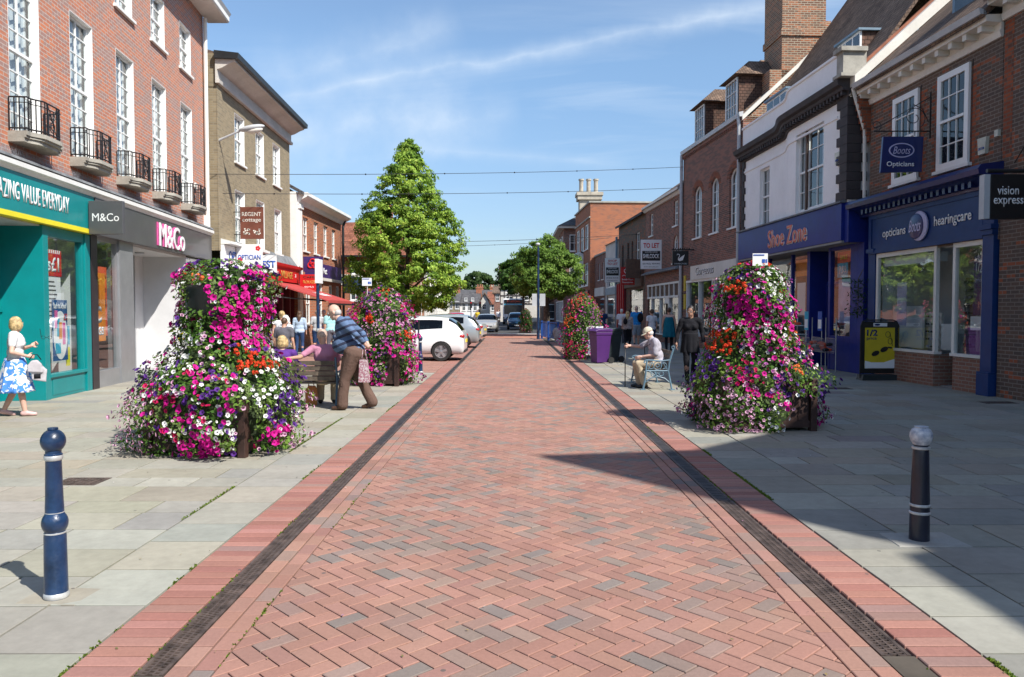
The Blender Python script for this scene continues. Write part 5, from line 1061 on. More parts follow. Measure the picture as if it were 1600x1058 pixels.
b = MB(FE); extr(b, [(0, 7.15), (0.1, 7.15), (0.25, 7.32), (0.27, 7.42), (0, 7.42)], 36.1, 43.8); b.build('cornice', 'white_paint', q5)
b = MB(FE); zz0 = 2.36
for k in range(8): s = 36.6 + k * 0.92; b.box(s, s + 0.07, -0.1, 0.03, zz0 if k % 2 else 0.45, 2.95)
b.box(36.55, 43.2, -0.1, 0.04, 2.95, 3.05); b.box(36.6, 43.1, -0.1, 0.05, 2.28, 2.38); b.box(36.55, 43.2, -0.1, 0.05, 0.38, 0.45); b.box(38.3, 38.36, -0.1, 0.02, 0.45, 2.3); b.box(38.3, 39.3, -0.1, 0.02, 2.0, 2.28); b.build('window_frame', 'white_frame', q5)
pane(FE, q5, 36.6, 43.2, 0.45, 2.28, -0.06); b = MB(FE); b.box(36.6, 43.1, -0.08, -0.04, 2.38, 2.95); b.build('transom_panel', 'brown_wood', q5); room(FE, q5, 36.3, 43.5, 2, 2.95, 'grey_base')
b = MB(FE); extr(b, [(0, 3.62), (0.3, 3.6), (0.3, 3.66), (0, 3.8)], 36.2, 43.6); b.build('canopy_ledge', 'lead', q5)
def letboard(lab, s, d0, d1, z0, z1, shop):
    t, pn, X0, X1, Y = flatsign('letting_board', lab, 'sign', FE, s, d0, d1, z0, z1, 'sign_white', 0.04, edge='gutter_grey'); c_ = (X0 + X1) / 2; H_ = z1 - z0; W_ = X1 - X0
    if shop: sgtext(pn, 'SHOP', c_, Y, z1 - 0.10 * H_, 0.09 * H_, 'sign_red', W_ * 0.6, 0.02); sgtext(pn, 'TO LET', c_, Y, z1 - 0.23 * H_, 0.10 * H_, 'sign_red', W_ * 0.72, 0.02)
    else: sgtext(pn, 'TO LET', c_, Y, z1 - 0.19 * H_, 0.17 * H_, 'sign_red', W_ * 0.78, 0.03)
    b = MB(); b.box(X0 + 0.06 * W_, X1 - 0.06 * W_, Y - 0.006, Y - 0.001, z1 - 0.72 * H_, z1 - 0.38 * H_); b.build('band', 'black', pn)
    text('letters', 'SHILCOCK', (c_, Y - 0.009, z1 - 0.56 * H_), (1, 0, 0), (0, 0, 1), 0.15 * H_, W_ * 0.80, 'sign_white', pn, 0.003, 0.03); text('letters', 'DAVIES KING', (c_, Y - 0.009, z1 - 0.42 * H_), (1, 0, 0), (0, 0, 1), 0.035 * H_, W_ * 0.6, 'sign_white', pn, 0.003, 0.02)
    sgtext(pn, '(01462) 454144', c_, Y, z1 - 0.83 * H_, 0.065 * H_, 'black', W_ * 0.82, 0.01); sgtext(pn, 'www.shilcock.com', c_, Y, z1 - 0.93 * H_, 0.035 * H_, 'black', W_ * 0.7, 0.0)
letboard('large TO LET board in front of the brown brick house', 39.5, 0.15, 1.2, 3.78, 5.25, False)
H = [(45.4, 46.4, 4.2, 6.3), (48.4, 49.0, 4.2, 5.9), (50.2, 50.8, 4.2, 5.9), (47.2, 47.7, 4.3, 5.9)]
q6 = terrace('dark brown brick building with tall dark windows beyond the TO LET board', 43.85, 51.9, 7.2, 'brick_dark', 'roof_slate', H + [(44.4, 48.0, 0.4, 2.9)], 1.6)
for h in H: window(FE, q6, *h, 2, 4, 0.13, 0.06, curtain=None, fmat='dark_stone' if h[0] > 47 else 'white_frame')
pane(FE, q6, 44.4, 48.0, 0.4, 2.9, -0.05); room(FE, q6, 44.2, 48.2, 2, 2.95, 'grey_base'); signboard(FE, q6, 44.2, 49.5, 3.05, 4.1, 0.14, 'brown_wood')
b = MB(FE); b.box(49.3, 51.6, 0.0, 0.12, 0, 3.4); b.build('shopfront', 'maroon', q6); b = MB(FE); 
for s in (49.4, 50.1, 50.8, 51.4): b.box(s, s + 0.12, 0.12, 0.2, 0, 3.4)
b.build('shopfront_post', 'sign_red', q6)
t, pn, X0, X1, Y = flatsign('hanging_sign', 'red charity shop sign with a white heart line beside the small letting board', 'sign', FE, 45.3, 0.3, 1.12, 3.15, 4.2, 'red_fascia', 0.1)
c_ = (X0 + X1) / 2; hp = [(0.0, -0.14), (-0.2, 0.06), (-0.21, 0.17), (-0.12, 0.24), (-0.02, 0.17), (0.0, 0.1), (0.02, 0.17), (0.12, 0.24), (0.21, 0.17), (0.2, 0.06), (0.05, -0.1)]
b = MB(); b.tube([(c_ + x, Y - 0.01, 3.85 + z) for x, z in hp], 0.022, 6); b.tube([(c_ - 0.32, Y - 0.01, 3.66), (c_ - 0.22, Y - 0.01, 3.72), (c_ - 0.1, Y - 0.01, 3.66), (c_ + 0.05, Y - 0.01, 3.70), (c_ + 0.2, Y - 0.01, 3.64), (c_ + 0.34, Y - 0.01, 3.68)], 0.015, 6); b.build('emblem', 'sign_white', pn)
sgtext(pn, 'British Heart', c_, Y, 3.46, 0.10, 'sign_white', 0.66, 0.02); sgtext(pn, 'Foundation', c_, Y, 3.30, 0.10, 'sign_white', 0.62, 0.02)
t, pn, X0, X1, Y = flatsign('hanging_sign', 'brown shop sign with yellow flowers on top just right of the red charity sign', 'sign', FE, 44.4, 0.15, 1.0, 3.5, 4.6, 'brown_wood', 0.1)
q7 = terrace('narrow white rendered shop with a shallow gable beyond the red shopfront', 52.0, 57.0, 6.4, 'render_white', None, [(52.6, 56.2, 3.3, 4.4), (52.4, 56.4, 0.3, 2.7)], name='rendered_building')
b = MB(FE); extr(b, [(0.15, 6.4), (-2.5, 7.3), (-7, 6.4)], 51.95, 57.05); b.build('roof', 'lead', q7); window(FE, q7, 52.6, 56.2, 3.3, 4.4, 3, 1, 0.13, 0.07, curtain=None, meet=False); pane(FE, q7, 52.4, 56.4, 0.3, 2.7, -0.05); room(FE, q7, 52.1, 56.8, 1.5, 2.8, 'wall_white')
b = MB(FE); b.tube([(52.05, 0.12, 6.6), (52.05, 0.12, 0)], 0.08, 8); b.build('drainpipe', 'slate_metal', q7); signboard(FE, q7, 52.3, 56.6, 2.75, 3.25, 0.1, 'slate_metal')
letboard('small SHOP TO LET board in front of the white rendered shop', 50.5, 0.2, 1.15, 3.5, 5.05, True)
q8 = terrace('low dark brick shop beside the large orange brick block', 57.05, 62.0, 5.9, 'brick_brown', None, [(57.8, 58.5, 4.0, 5.3), (59.6, 60.3, 4.0, 5.3), (57.5, 61.5, 0.3, 2.6)]); 
for h in ((57.8, 58.5, 4.0, 5.3), (59.6, 60.3, 4.0, 5.3)): window(FE, q8, *h, 2, 3, 0.13, 0.06, curtain=None)
b = MB(FE); b.box(57.05, 62, -7, 0.1, 5.9, 6.02); b.build('coping', 'stone', q8); signboard(FE, q8, 57.3, 61.6, 2.75, 3.4, 0.1, 'cream_render'); pane(FE, q8, 57.5, 61.5, 0.3, 2.6, -0.05); room(FE, q8, 57.3, 61.8, 1.5, 2.7, 'grey_base')
FG = Fac(9.40, -0.05, -1)
q9 = broot('brick_building', 'large flat roofed orange brick block with a cream chimney stack', FG, 62)
H = [(63.2 + k * 2.6, 65.2 + k * 2.6, z0, z1) for k in range(3) for z0, z1 in ((6.7, 8.8), (3.7, 5.6))]
body(FG, q9, 62.05, 71, 0, 10.3, 12, 'brick_orange', H + [(62.6, 70.4, 0.3, 2.5)], 0.12)
for h in H: window(FG, q9, *h, 2, 2, 0.12, 0.1, curtain='net')
b = MB(FG); b.box(61.95, 71.1, -12, 0.12, 10.3, 10.42); b.box(62.0, 71, 0, 0.1, 9.1, 9.2); b.build('coping', 'stone', q9); signboard(FG, q9, 62.3, 70.8, 2.6, 3.3, 0.15, 'maroon'); pane(FG, q9, 62.6, 70.4, 0.3, 2.5, -0.05); room(FG, q9, 62.3, 70.8, 1.5, 2.6, 'wall_white')
b = MB(); b.box(6.4, 8.3, 73, 74.5, 10, 12.1); b.box(6.2, 8.5, 72.8, 74.7, 12.1, 12.5); b.box(6.1, 8.6, 72.7, 74.8, 12.5, 12.8)
for x in (6.6, 7.3, 8.0): b.lathe([(0.24, 0), (0.2, 0.2), (0.2, 1.15), (0.26, 1.2), (0.26, 1.35)], (x, 73.7, 12.8), 10)
b.build('chimney', 'chimney_pot', q9)
t = thing('wall_clock', 'round white wall clock hanging from the orange brick block', 'clock', (5.75, 66, 5.9)); b = MB(); b.lathe([(0.62, -0.12), (0.66, 0), (0.62, 0.12)], (5.75, 66, 5.95), 24, axis='y'); b.build('clock_face', 'sign_white', t, smooth=True)
b = MB(); b.box(5.73, 5.77, 65.86, 65.88, 5.95, 6.35); b.box(5.75, 6.05, 65.86, 65.88, 5.93, 5.97)
for k in range(12): a = k * PI / 6; b.box(5.75 + 0.5 * math.cos(a) - 0.03, 5.75 + 0.5 * math.cos(a) + 0.03, 65.865, 65.878, 5.95 + 0.5 * math.sin(a) - 0.03, 5.95 + 0.5 * math.sin(a) + 0.03)
b.build('clock_hands', 'black', t); b = MB(); b.box(5.9, 6.3, 65.9, 66.1, 6.5, 6.7); b.box(5.45, 6.05, 65.95, 66.05, 5.05, 5.3); b.build('bracket', 'iron', t)
q10 = thing('brick_building', 'dark brick corner building with a hipped slate roof at the far right', 'building', (8, 78, 0))
b = MB(); b.box(5.05, 13, 75, 92, 0, 9.6); b.build('wall', 'brick_brown', q10); b = MB(); b.box(4.45, 13.4, 74.4, 92.6, 9.6, 9.8); b.build('cornice', 'render_white', q10)
b = MB(); P = [(4.4, 74.3, 9.8), (13.4, 74.3, 9.8), (13.4, 92.6, 9.8), (4.4, 92.6, 9.8)]; ra, rb = (8, 78.5, 11.9), (8, 88, 11.9); b.poly([P[0], P[1], ra]); b.poly([P[1], P[2], rb, ra]); b.poly([P[2], P[3], rb]); b.poly([P[3], P[0], ra, rb]); b.poly(P); b.build('roof', 'roof_slate', q10)
for z in (7.4, 4.2):
    simplewin(q10, 5.6, 6.5, z, z + 1.6, 75)
    for y in (76.5, 79.5, 82.5, 86): simplewin(q10, y, y + 1.1, z, z + 1.6, 5.05, -1, 'x')
simplewin(q10, 75.8, 80, 0.5, 2.6, 5.05, -1, 'x', 3, 1); simplewin(q10, 81, 87, 0.5, 2.6, 5.05, -1, 'x', 4, 1)
# ================================================================ leaves, trees, planters
def npmesh(name, V, F, C=None, mi=None):
    """V (n,3), F list of equal length faces (m,k), C (m,3) colours"""
    me = bpy.data.meshes.new(name); n, (m, k) = len(V), F.shape
    me.vertices.add(n); me.vertices.foreach_set('co', V.astype(np.float32).ravel()); me.loops.add(m * k); me.polygons.add(m)
    me.loops.foreach_set('vertex_index', F.astype(np.int32).ravel()); me.polygons.foreach_set('loop_start', np.arange(0, m * k, k, dtype=np.int32)); me.polygons.foreach_set('loop_total', np.full(m, k, dtype=np.int32))
    me.update(calc_edges=True)
    if C is not None:
        ca = me.color_attributes.new('Col', 'FLOAT_COLOR', 'CORNER'); arr = np.ones((m * k, 4), dtype=np.float32); arr[:, :3] = np.repeat(C, k, axis=0); ca.data.foreach_set('color', arr.ravel())
    return me
def frames(Nn, rg):
    Nn = Nn / np.linalg.norm(Nn, axis=1, keepdims=True); r = rg.normal(size=Nn.shape); U = np.cross(Nn, r); U /= np.linalg.norm(U, axis=1, keepdims=True); return U, np.cross(Nn, U), Nn
def leaves(P, Nn, size, cols, rg, asp=0.6, fold=0.25):
    U, W, Nn = frames(Nn, rg); s = size[:, None]
    V = np.stack([P - U * s, P + W * s * asp + Nn * s * fold, P + U * s, P - W * s * asp + Nn * s * fold], 1).reshape(-1, 3)
    F = np.arange(len(P) * 4).reshape(-1, 4); return V, F, cols
def tree(name, lab, x, y, prof, cz0, trunk_h, tr_r, seed, nc, nl, ls, pal, group=None, clr=0.34, trunk_x=None, cat='tree', base=0.0, squash=1.0):
    """prof: [(z, radius)]"""
    rg = np.random.default_rng(seed); t = thing(name, lab, cat, (x, y, base), 0, group); zs = np.array([p[0] for p in prof]); rs = np.array([p[1] for p in prof])
    tx = x if trunk_x is None else trunk_x
    b = MB(); H = zs[-1]; r = random.Random(seed); b.tube([(tx, y, base), (tx, y, base + trunk_h * 0.5), (x * 0.6 + tx * 0.4, y, base + trunk_h), (x, y, base + H * 0.6), (x, y, base + H * 0.93)], [tr_r * 1.25, tr_r, tr_r * 0.8, tr_r * 0.4, 0.02], 10)
    for k in range(16):
        z = trunk_h * 0.8 + (H * 0.85 - trunk_h * 0.8) * k / 16; a = k * 2.4 + r.random(); R_ = np.interp(z + 0.5, zs, rs) * 0.8
        b.tube([(x, y, base + z), (x + R_ * 0.5 * math.cos(a), y + R_ * 0.5 * math.sin(a), base + z + R_ * 0.28), (x + R_ * math.cos(a), y + R_ * math.sin(a), base + z + R_ * 0.45)], [tr_r * 0.4, tr_r * 0.25, 0.015], 6)
    M('bark', (0.10, 0.08, 0.06), 0.9, var=0.3, vs=8, bump=0.5, bs=30); b.build('trunk', 'bark', t, smooth=True)
    z = rg.uniform(zs[0], zs[-1], nc * 3); keep = rg.random(nc * 3) < np.interp(z, zs, rs) / rs.max() + 0.05; z = z[keep][:nc]; n = len(z)
    a = rg.uniform(0, 2 * PI, n); lob = 1 + 0.12 * np.sin(3 * a + z * 1.7 + seed) + 0.12 * np.sin(7 * a - z * 3.1) + 0.08 * np.sin(z * 5.3 + 4 * a); q = np.where(rg.random(n) < 0.78, rg.uniform(0.80, 1.03, n), rg.uniform(0.2, 0.8, n))
    rad = np.interp(z, zs, rs) * lob * q; C = np.stack([x + rad * np.cos(a), y + rad * np.sin(a), base + z + rg.uniform(-0.1, 0.1, n)], 1)
    cr = rg.uniform(0.7, 1.25, n) * clr
    D = rg.normal(size=(n, nl, 3)); D /= np.linalg.norm(D, axis=2, keepdims=True); D *= rg.random((n, nl, 1)) ** 0.4; D[:, :, 2] *= 0.6
    P = (C[:, None, :] + D * cr[:, None, None]).reshape(-1, 3)
    out = np.repeat(np.stack([np.cos(a), np.sin(a), np.full(n, 0.5)], 1), nl, axis=0) * 0.7 + D.reshape(-1, 3) * 0.5 + rg.normal(size=(n * nl, 3)) * 0.5
    ch = rg.random((n, 1)); pal = np.array(pal); ci = np.clip((rg.random((n, nl)) * 0.6 + ch * 0.5), 0, 0.999) * len(pal); col_ = pal[ci.astype(int).clip(0, len(pal) - 1)].reshape(-1, 3) * rg.uniform(0.8, 1.2, (n * nl, 1))
    V, F, C_ = leaves(P - np.array([x, y, base]), out, rg.uniform(0.6, 1.2, len(P)) * ls, col_, rg)
    link('crown', npmesh('crown', V, F, C_), 'leaf', t); return t
PALB = [(0.07, 0.15, 0.018), (0.13, 0.24, 0.028), (0.20, 0.33, 0.04), (0.30, 0.44, 0.06), (0.42, 0.55, 0.09)]
tree('street_tree', 'tall pyramid shaped lime tree standing behind the parked white car', -5.3, 39.5, [(1.7, 1.4), (2.2, 2.15), (3.2, 2.65), (4.6, 2.6), (6.0, 2.3), (7.0, 1.95), (7.9, 1.5), (8.9, 0.95), (9.7, 0.45), (10.3, 0.1)], 0, 2.2, 0.17, 5, 900, 70, 0.078, PALB, 'street trees', 0.30, trunk_x=-5.55)
tree('street_tree', 'smaller rounded street tree with a thick trunk beside the blue lamp post', 2.2, 49, [(2.5, 1.1), (2.9, 1.8), (3.6, 2.1), (4.6, 2.0), (5.4, 1.5), (6.0, 0.8), (6.3, 0.2)], 0, 2.6, 0.20, 8, 360, 66, 0.085, [(0.07, 0.14, 0.02), (0.11, 0.20, 0.03), (0.16, 0.27, 0.045), (0.23, 0.35, 0.07)], 'street trees', 0.34)
tree('street_tree', 'slender tree half hidden behind the rounded street tree and above the bus', 0.9, 62, [(3.0, 0.9), (3.4, 1.9), (4.2, 2.1), (5.2, 1.6), (6.2, 0.3)], 0, 2.6, 0.10, 9, 190, 45, 0.14, [(0.03, 0.075, 0.012), (0.05, 0.11, 0.018), (0.075, 0.15, 0.025)], 'street trees', 0.34)
tree('far_tree', 'dark round treetop on the skyline above the far chimneys', -9.3, 210, [(2, 3), (6, 5.0), (9, 4.5), (11, 2.8), (12.2, 0.3)], 0, 3, 0.3, 12, 160, 30, 0.5, [(0.03, 0.06, 0.015), (0.05, 0.09, 0.02)], None, 0.9)
# --- flowers
def petunia(A, B, eye=0.3, cup=0.25, lobes=5):
    n = 10; V = []; 
    for k in range(n): a = 2 * PI * k / n; rr = 1.0 if k % 2 == 0 else 0.84; V.append((rr * math.cos(a), rr * math.sin(a), 0.10 if k % 2 else 0.0))
    for k in range(n): a = 2 * PI * k / n; V.append((eye * math.cos(a), eye * math.sin(a), -cup * 0.6))
    for k in range(n): a = 2 * PI * k / n; V.append((eye * 0.3 * math.cos(a), eye * 0.3 * math.sin(a), -cup * 1.8))
    F = [(k, (k + 1) % n, n + (k + 1) % n, n + k) for k in range(n)] + [(n + k, n + (k + 1) % n, 2 * n + (k + 1) % n, 2 * n + k) for k in range(n)]
    return np.array(V), np.array(F), np.array([A] * n + [B] * n)
def floret(A, k=7, seed=1):
    r = random.Random(seed); V = []; F = []; 
    for i in range(k):
        d_ = Vector((r.uniform(-1, 1), r.uniform(-1, 1), r.uniform(0.1, 1))).normalized(); u = d_.orthogonal().normalized(); v = d_.cross(u); c = d_ * 0.75; b = len(V)
        for s in (u, v, -u, -v): V.append(tuple(c + s * 0.42))
        F.append((b, b + 1, b + 2, b + 3))
    return np.array(V), np.array(F), np.array([A] * k)
FT = {'white': (petunia((0.82, 0.82, 0.80), (0.10, 0.05, 0.12), 0.26), 0.026), 'pink': (petunia((0.72, 0.42, 0.58), (0.16, 0.01, 0.10), 0.42), 0.024), 'magenta': (petunia((0.60, 0.012, 0.27), (0.30, 0.004, 0.13), 0.3), 0.034),
      'purple': (petunia((0.105, 0.03, 0.24), (0.04, 0.01, 0.10), 0.35), 0.029), 'violet': (petunia((0.42, 0.12, 0.34), (0.15, 0.02, 0.2), 0.4), 0.026), 'crimson': (petunia((0.52, 0.01, 0.09), (0.2, 0.0, 0.04), 0.3), 0.028), 'red': (floret((0.72, 0.06, 0.02), 9, 2), 0.034), 'orange': (floret((0.88, 0.22, 0.06), 7, 3), 0.026),
      'salmonpink': (floret((0.80, 0.16, 0.20), 9, 4), 0.034), 'yellow': (floret((0.80, 0.65, 0.02), 5, 5), 0.014), 'none': (None, 0)}
FM = {}
def planter(name, lab, cx, cy, prof, box, boxrot, boxh, clusters, dens, seed, default, indiv=100, leafn=9000, posts=True, gap=None, reservoir=None, lean=(0, 0), leafs=0.028, card_=None, dome=1.0, greens=None):
    rg = np.random.default_rng(seed); t = thing(name, lab, 'flower planter', (cx, cy, 0), 0, 'flower tower planters along the street')
    zs = np.array([p[0] for p in prof]); rs = np.array([p[1] for p in prof]); zt = zs[-1]
    def surf(n, q0, q1):
        z = rg.uniform(zs[0], zs[-1], n * 4); w_ = np.interp(z, zs, rs) / rs.max(); z = z[rg.random(len(z)) < w_ + 0.08][:n]; n = len(z); a = rg.uniform(0, 2 * PI, n)
        lob = 1 + 0.09 * np.sin(3 * a + seed + z * 2.0) + 0.09 * np.sin(5 * a - z * 5 + seed) + 0.07 * np.sin(11 * a + z * 9) + 0.07 * np.sin(z * 13 + 2 * a)
        # tiers: bulges where each ring of plants spills over
        R_ = np.interp(z, zs, rs) * lob * rg.uniform(q0, q1, n); lx = np.interp(z, [0, zt], [0, lean[0]]); 
        P = np.stack([R_ * np.cos(a) + lx, R_ * np.sin(a), z], 1); sl_ = -np.gradient(rs, zs); nzv = np.interp(z, zs, sl_) * 0.6
        Nn = np.stack([np.cos(a), np.sin(a), np.clip(nzv, -0.6, 1.2) + 0.15], 1); return P, Nn, a, z
    def bare(P, a, z):
        m = np.zeros(len(P), bool)
        if gap: ga, gw, gz = gap; m |= (np.abs((a - ga + PI) % (2 * PI) - PI) < gw) & (z < gz)
        if reservoir: m |= (((P[:, 0] - reservoir[0]) / reservoir[2]) ** 2 + ((P[:, 2] - reservoir[1]) / reservoir[3]) ** 2 < 1) & (P[:, 1] < 0)
        return m
    P, Nn, a, z = surf(leafn, 0.72, 1.0); k = ~bare(P, a, z); P, Nn = P[k], Nn[k]; n = len(P)
    P[:, 2] = np.maximum(P[:, 2], 0.03)
    G = np.array(greens or [(0.055, 0.13, 0.02), (0.09, 0.19, 0.03), (0.14, 0.26, 0.04), (0.21, 0.33, 0.06), (0.17, 0.24, 0.08)]); gi = (np.clip(0.5 + 0.5 * np.sin(P[:, 0] * 5 + P[:, 2] * 7 + P[:, 1] * 4 + seed) * 0.8 + rg.normal(size=n) * 0.25, 0, 0.999) * len(G)).astype(int)
    V, F, C = leaves(P, Nn * 0.8 + rg.normal(size=(n, 3)) * 0.55 + np.array([0, 0, 0.4]), rg.uniform(0.6, 1.35, n) * leafs, G[gi] * rg.uniform(0.8, 1.2, (n, 1)), rg, 0.5, 0.2)
    # short trailing stems that break the outline
    link('foliage', npmesh('foliage', V, F, C), 'leaf', t)
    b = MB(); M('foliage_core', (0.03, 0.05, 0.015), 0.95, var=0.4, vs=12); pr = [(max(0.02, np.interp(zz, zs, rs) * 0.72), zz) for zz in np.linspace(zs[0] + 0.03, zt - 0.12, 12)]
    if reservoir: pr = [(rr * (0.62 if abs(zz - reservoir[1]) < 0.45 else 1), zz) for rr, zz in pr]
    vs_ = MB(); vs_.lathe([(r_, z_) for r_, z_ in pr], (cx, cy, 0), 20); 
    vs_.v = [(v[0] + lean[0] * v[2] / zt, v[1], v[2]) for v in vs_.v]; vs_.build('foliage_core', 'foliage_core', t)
    # box
    c_, s_ = math.cos(boxrot), math.sin(boxrot)
    mp_ = lambda x, y, z_: (cx + x * c_ - y * s_, cy + x * s_ + y * c_, z_)
    h = box / 2; b = MB(mp_)
    for k_ in range(4):
        n_ = 7
        for i in range(n_):
            x0 = -h + 0.05 + (box - 0.1) * i / n_; x1 = -h + 0.05 + (box - 0.1) * (i + 0.94) / n_
            if k_ == 0: b.box(x0, x1, -h, -h + 0.03, 0.06, boxh)
            elif k_ == 1: b.box(x0, x1, h - 0.03, h, 0.06, boxh)
            elif k_ == 2: b.box(-h, -h + 0.03, x0, x1, 0.06, boxh)
            else: b.box(h - 0.03, h, x0, x1, 0.06, boxh)
    for z_ in (0.05, boxh - 0.08): b.box(-h, h, -h - 0.012, -h - 0.001, z_, z_ + 0.09); b.box(-h, h, h + 0.001, h + 0.012, z_, z_ + 0.09); b.box(-h - 0.012, -h - 0.001, -h, h, z_, z_ + 0.09); b.box(h + 0.001, h + 0.012, -h, h, z_, z_ + 0.09)
    b.box(-h + 0.04, h - 0.04, -h + 0.04, h - 0.04, boxh - 0.12, boxh - 0.06); b.build('box', 'planter_wood', t)
    for sx_ in (-1, 1):
        for sy_ in (-1, 1): b = MB(mp_); b.box(sx_ * h - 0.045, sx_ * h + 0.045, sy_ * h - 0.045, sy_ * h + 0.045, 0, boxh + 0.06); b.build('post', 'planter_wood', t, bevel=0.006)
    if reservoir:
        M('black_plastic', (0.018, 0.021, 0.026), 0.35); b = MB(); b.lathe([(0.34, 0), (0.38, 0.05), (0.40, 0.3), (0.42, 0.34), (0.40, 0.36)], (cx + lean[0] * 0.8 + reservoir[0] * 0.5, cy, reservoir[1] - 0.22), 24); b.build('reservoir', 'black_plastic', t, smooth=True)
    # flowers
    P, Nn, a, z = surf(dens, 0.95, 1.04); k = ~bare(P, a, z); P, Nn = P[k], Nn[k]; P[:, 2] = np.maximum(P[:, 2], 0.04); u = P[:, 0] * np.where(P[:, 1] < 0, 1, -1); typ = []
    names = [d_[0] for d_ in default]; pw = np.array([d_[1] for d_ in default]); pw = pw / pw.sum()
    field = np.sin(P[:, 0] * 6 + seed) * np.sin(P[:, 2] * 7 + seed * 2) + 0.6 * np.sin(P[:, 1] * 9 + P[:, 2] * 3)
    for i in range(len(P)):
        best = None; bd_ = 1.0
        for (cu, cz, cr, ct) in clusters:
            d2 = math.hypot(u[i] - cu, (P[i, 2] - cz)) / cr
            if d2 < bd_ * rg.uniform(0.75, 1.0): bd_ = d2; best = ct
        if best is None:
            best = names[rg.choice(len(names), p=pw)] if rg.random() < 0.74 else 'none'
            if rg.random() < 0.45: best = names[int((field[i] * 0.5 + 0.5) * 0.999 * len(names)) % len(names)]
        elif isinstance(best, tuple): best = best[rg.integers(len(best))]
        typ.append(best)
    typ = np.array(typ); U, W, N_ = frames(Nn + rg.normal(size=Nn.shape) * 0.45 + np.array([0, 0, 0.12]), rg); front = -P[:, 1] + 0.15 * P[:, 2]
    order = np.argsort(-front); ok = [i for i in order if typ[i] in ('white', 'pink', 'magenta', 'purple', 'violet', 'crimson') and P[i, 1] < 0]; st_ = max(1, len(ok) // max(1, indiv)) if indiv else 1
    chosen = set(ok[::st_][:indiv]) if indiv else set()
    VV, FF, CC = [], [], []; off = 0
    for ty in set(typ.tolist()):
        (tm, sz) = FT[ty]
        if tm is None: continue
        idx = np.array([i for i in range(len(P)) if typ[i] == ty and i not in chosen])
        if not len(idx): continue
        tv, tf, tcol = tm; s = rg.uniform(0.62, 1.28, len(idx)) * sz
        R3 = np.stack([U[idx], W[idx], N_[idx]], 2); vv = np.einsum('nij,kj->nki', R3, tv) * s[:, None, None] + P[idx][:, None, :]
        VV.append(vv.reshape(-1, 3)); FF.append((tf[None] + (np.arange(len(idx)) * len(tv))[:, None, None]).reshape(-1, 4) + off); off += len(idx) * len(tv)
        CC.append((tcol[None] * rg.uniform(0.82, 1.12, (len(idx), 1, 1))).reshape(-1, 3))
    o = link('blossoms', npmesh('blossoms', np.concatenate(VV), np.concatenate(FF), np.concatenate(CC)), 'petal', t)
    if indiv: o['kind'] = 'stuff'
    for i in chosen:
        ty = typ[i]
        if ty not in FM: tv, tf, tcol = FT[ty][0]; FM[ty] = npmesh('blossom', tv, tf, tcol); FM[ty].materials.append(MT['petal'])
        f_ = bpy.data.objects.new('blossom', FM[ty]); col.objects.link(f_); f_.parent = t; ORG[f_] = ORG[t]; s = FT[ty][1] * rg.uniform(0.9, 1.25)
        f_.matrix_basis = Matrix.LocRotScale(Vector(P[i]), Matrix([(U[i][0], W[i][0], N_[i][0]), (U[i][1], W[i][1], N_[i][1]), (U[i][2], W[i][2], N_[i][2])]).to_quaternion(), Vector((s, s, s)))
    if card_:
        ux, uz = card_; b = MB(); b.box(cx + ux - 0.11, cx + ux + 0.10, cy - 0.31, cy - 0.30, uz - 0.09, uz + 0.08); b.tube([(cx + ux, cy - 0.295, uz - 0.4), (cx + ux, cy - 0.295, uz - 0.1)], 0.006, 5); o = b.build('card', 'sign_white', t)
        b = MB(); b.box(cx + ux + 0.02, cx + ux + 0.06, cy - 0.315, cy - 0.311, uz - 0.05, uz); b.box(cx + ux + 0.07, cx + ux + 0.09, cy - 0.315, cy - 0.311, uz - 0.05, uz); b.box(cx + ux - 0.10, cx + ux + 0.05, cy - 0.315, cy - 0.311, uz + 0.05, uz + 0.065); b.build('print', 'sign_blue', o)
    return t
def rng_(*a): return a
DEF1 = [('white', .34), ('pink', .26), ('purple', .22), ('magenta', .13), ('crimson', .05)]
planter('flower_planter', 'largest flower tower on the left, white and pink petunias with magenta and orange red patches', -3.50, 9.2,
        [(0.0, 0.78), (0.12, 0.92), (0.45, 1.01), (0.75, 0.95), (0.95, 0.80), (1.1, 0.64), (1.25, 0.55), (1.5, 0.52), (1.85, 0.55), (2.08, 0.55), (2.2, 0.44), (2.26, 0.1)], 1.14, R(-8), 0.60,
        [(-.50, 2.15, .22, 'purple'), (.05, 2.30, .30, ('purple', 'none')), (.62, 2.12, .2, ('purple', 'magenta')), (-.05, 2.05, .14, 'orange'), (.45, 1.72, .26, 'magenta'), (.30, 1.48, .22, 'magenta'), (.6, 1.45, .22, ('magenta', 'violet')), (.15, 1.9, .16, ('none', 'magenta')), (-.38, 1.82, .24, ('pink', 'none')), (-.35, 2.08, .12, 'magenta'),
         (-.06, 1.5, .2, 'none'), (-.36, 1.38, .12, 'yellow'), (.46, 1.08, .13, 'red'), (.36, 1.2, .07, 'red'), (.62, 1.02, .09, 'red'), (-.15, 1.18, .22, ('white', 'white', 'none')), (-.35, 1.05, .25, ('white', 'purple', 'none')), (.75, .8, .25, ('white', 'none')), (.95, .55, .28, ('purple', 'purple', 'white', 'none')), (-.85, .85, .2, ('purple', 'none')),
         (-.9, .35, .42, ('pink', 'pink', 'none')), (-.6, .1, .35, ('pink', 'pink', 'none')), (.06, .12, .24, 'magenta'), (.15, .32, .15, ('magenta', 'white')), (.78, .22, .16, 'magenta'), (1.0, .15, .2, ('pink', 'none')), (-.3, .6, .14, ('magenta', 'crimson')), (.25, .75, .14, ('purple', 'purple', 'none'))],
        3700, 3, DEF1, gap=(R(-53), R(7), 0.56), reservoir=(-0.08, 1.80, 0.15, 0.17), lean=(0.06, 0), leafn=13000)
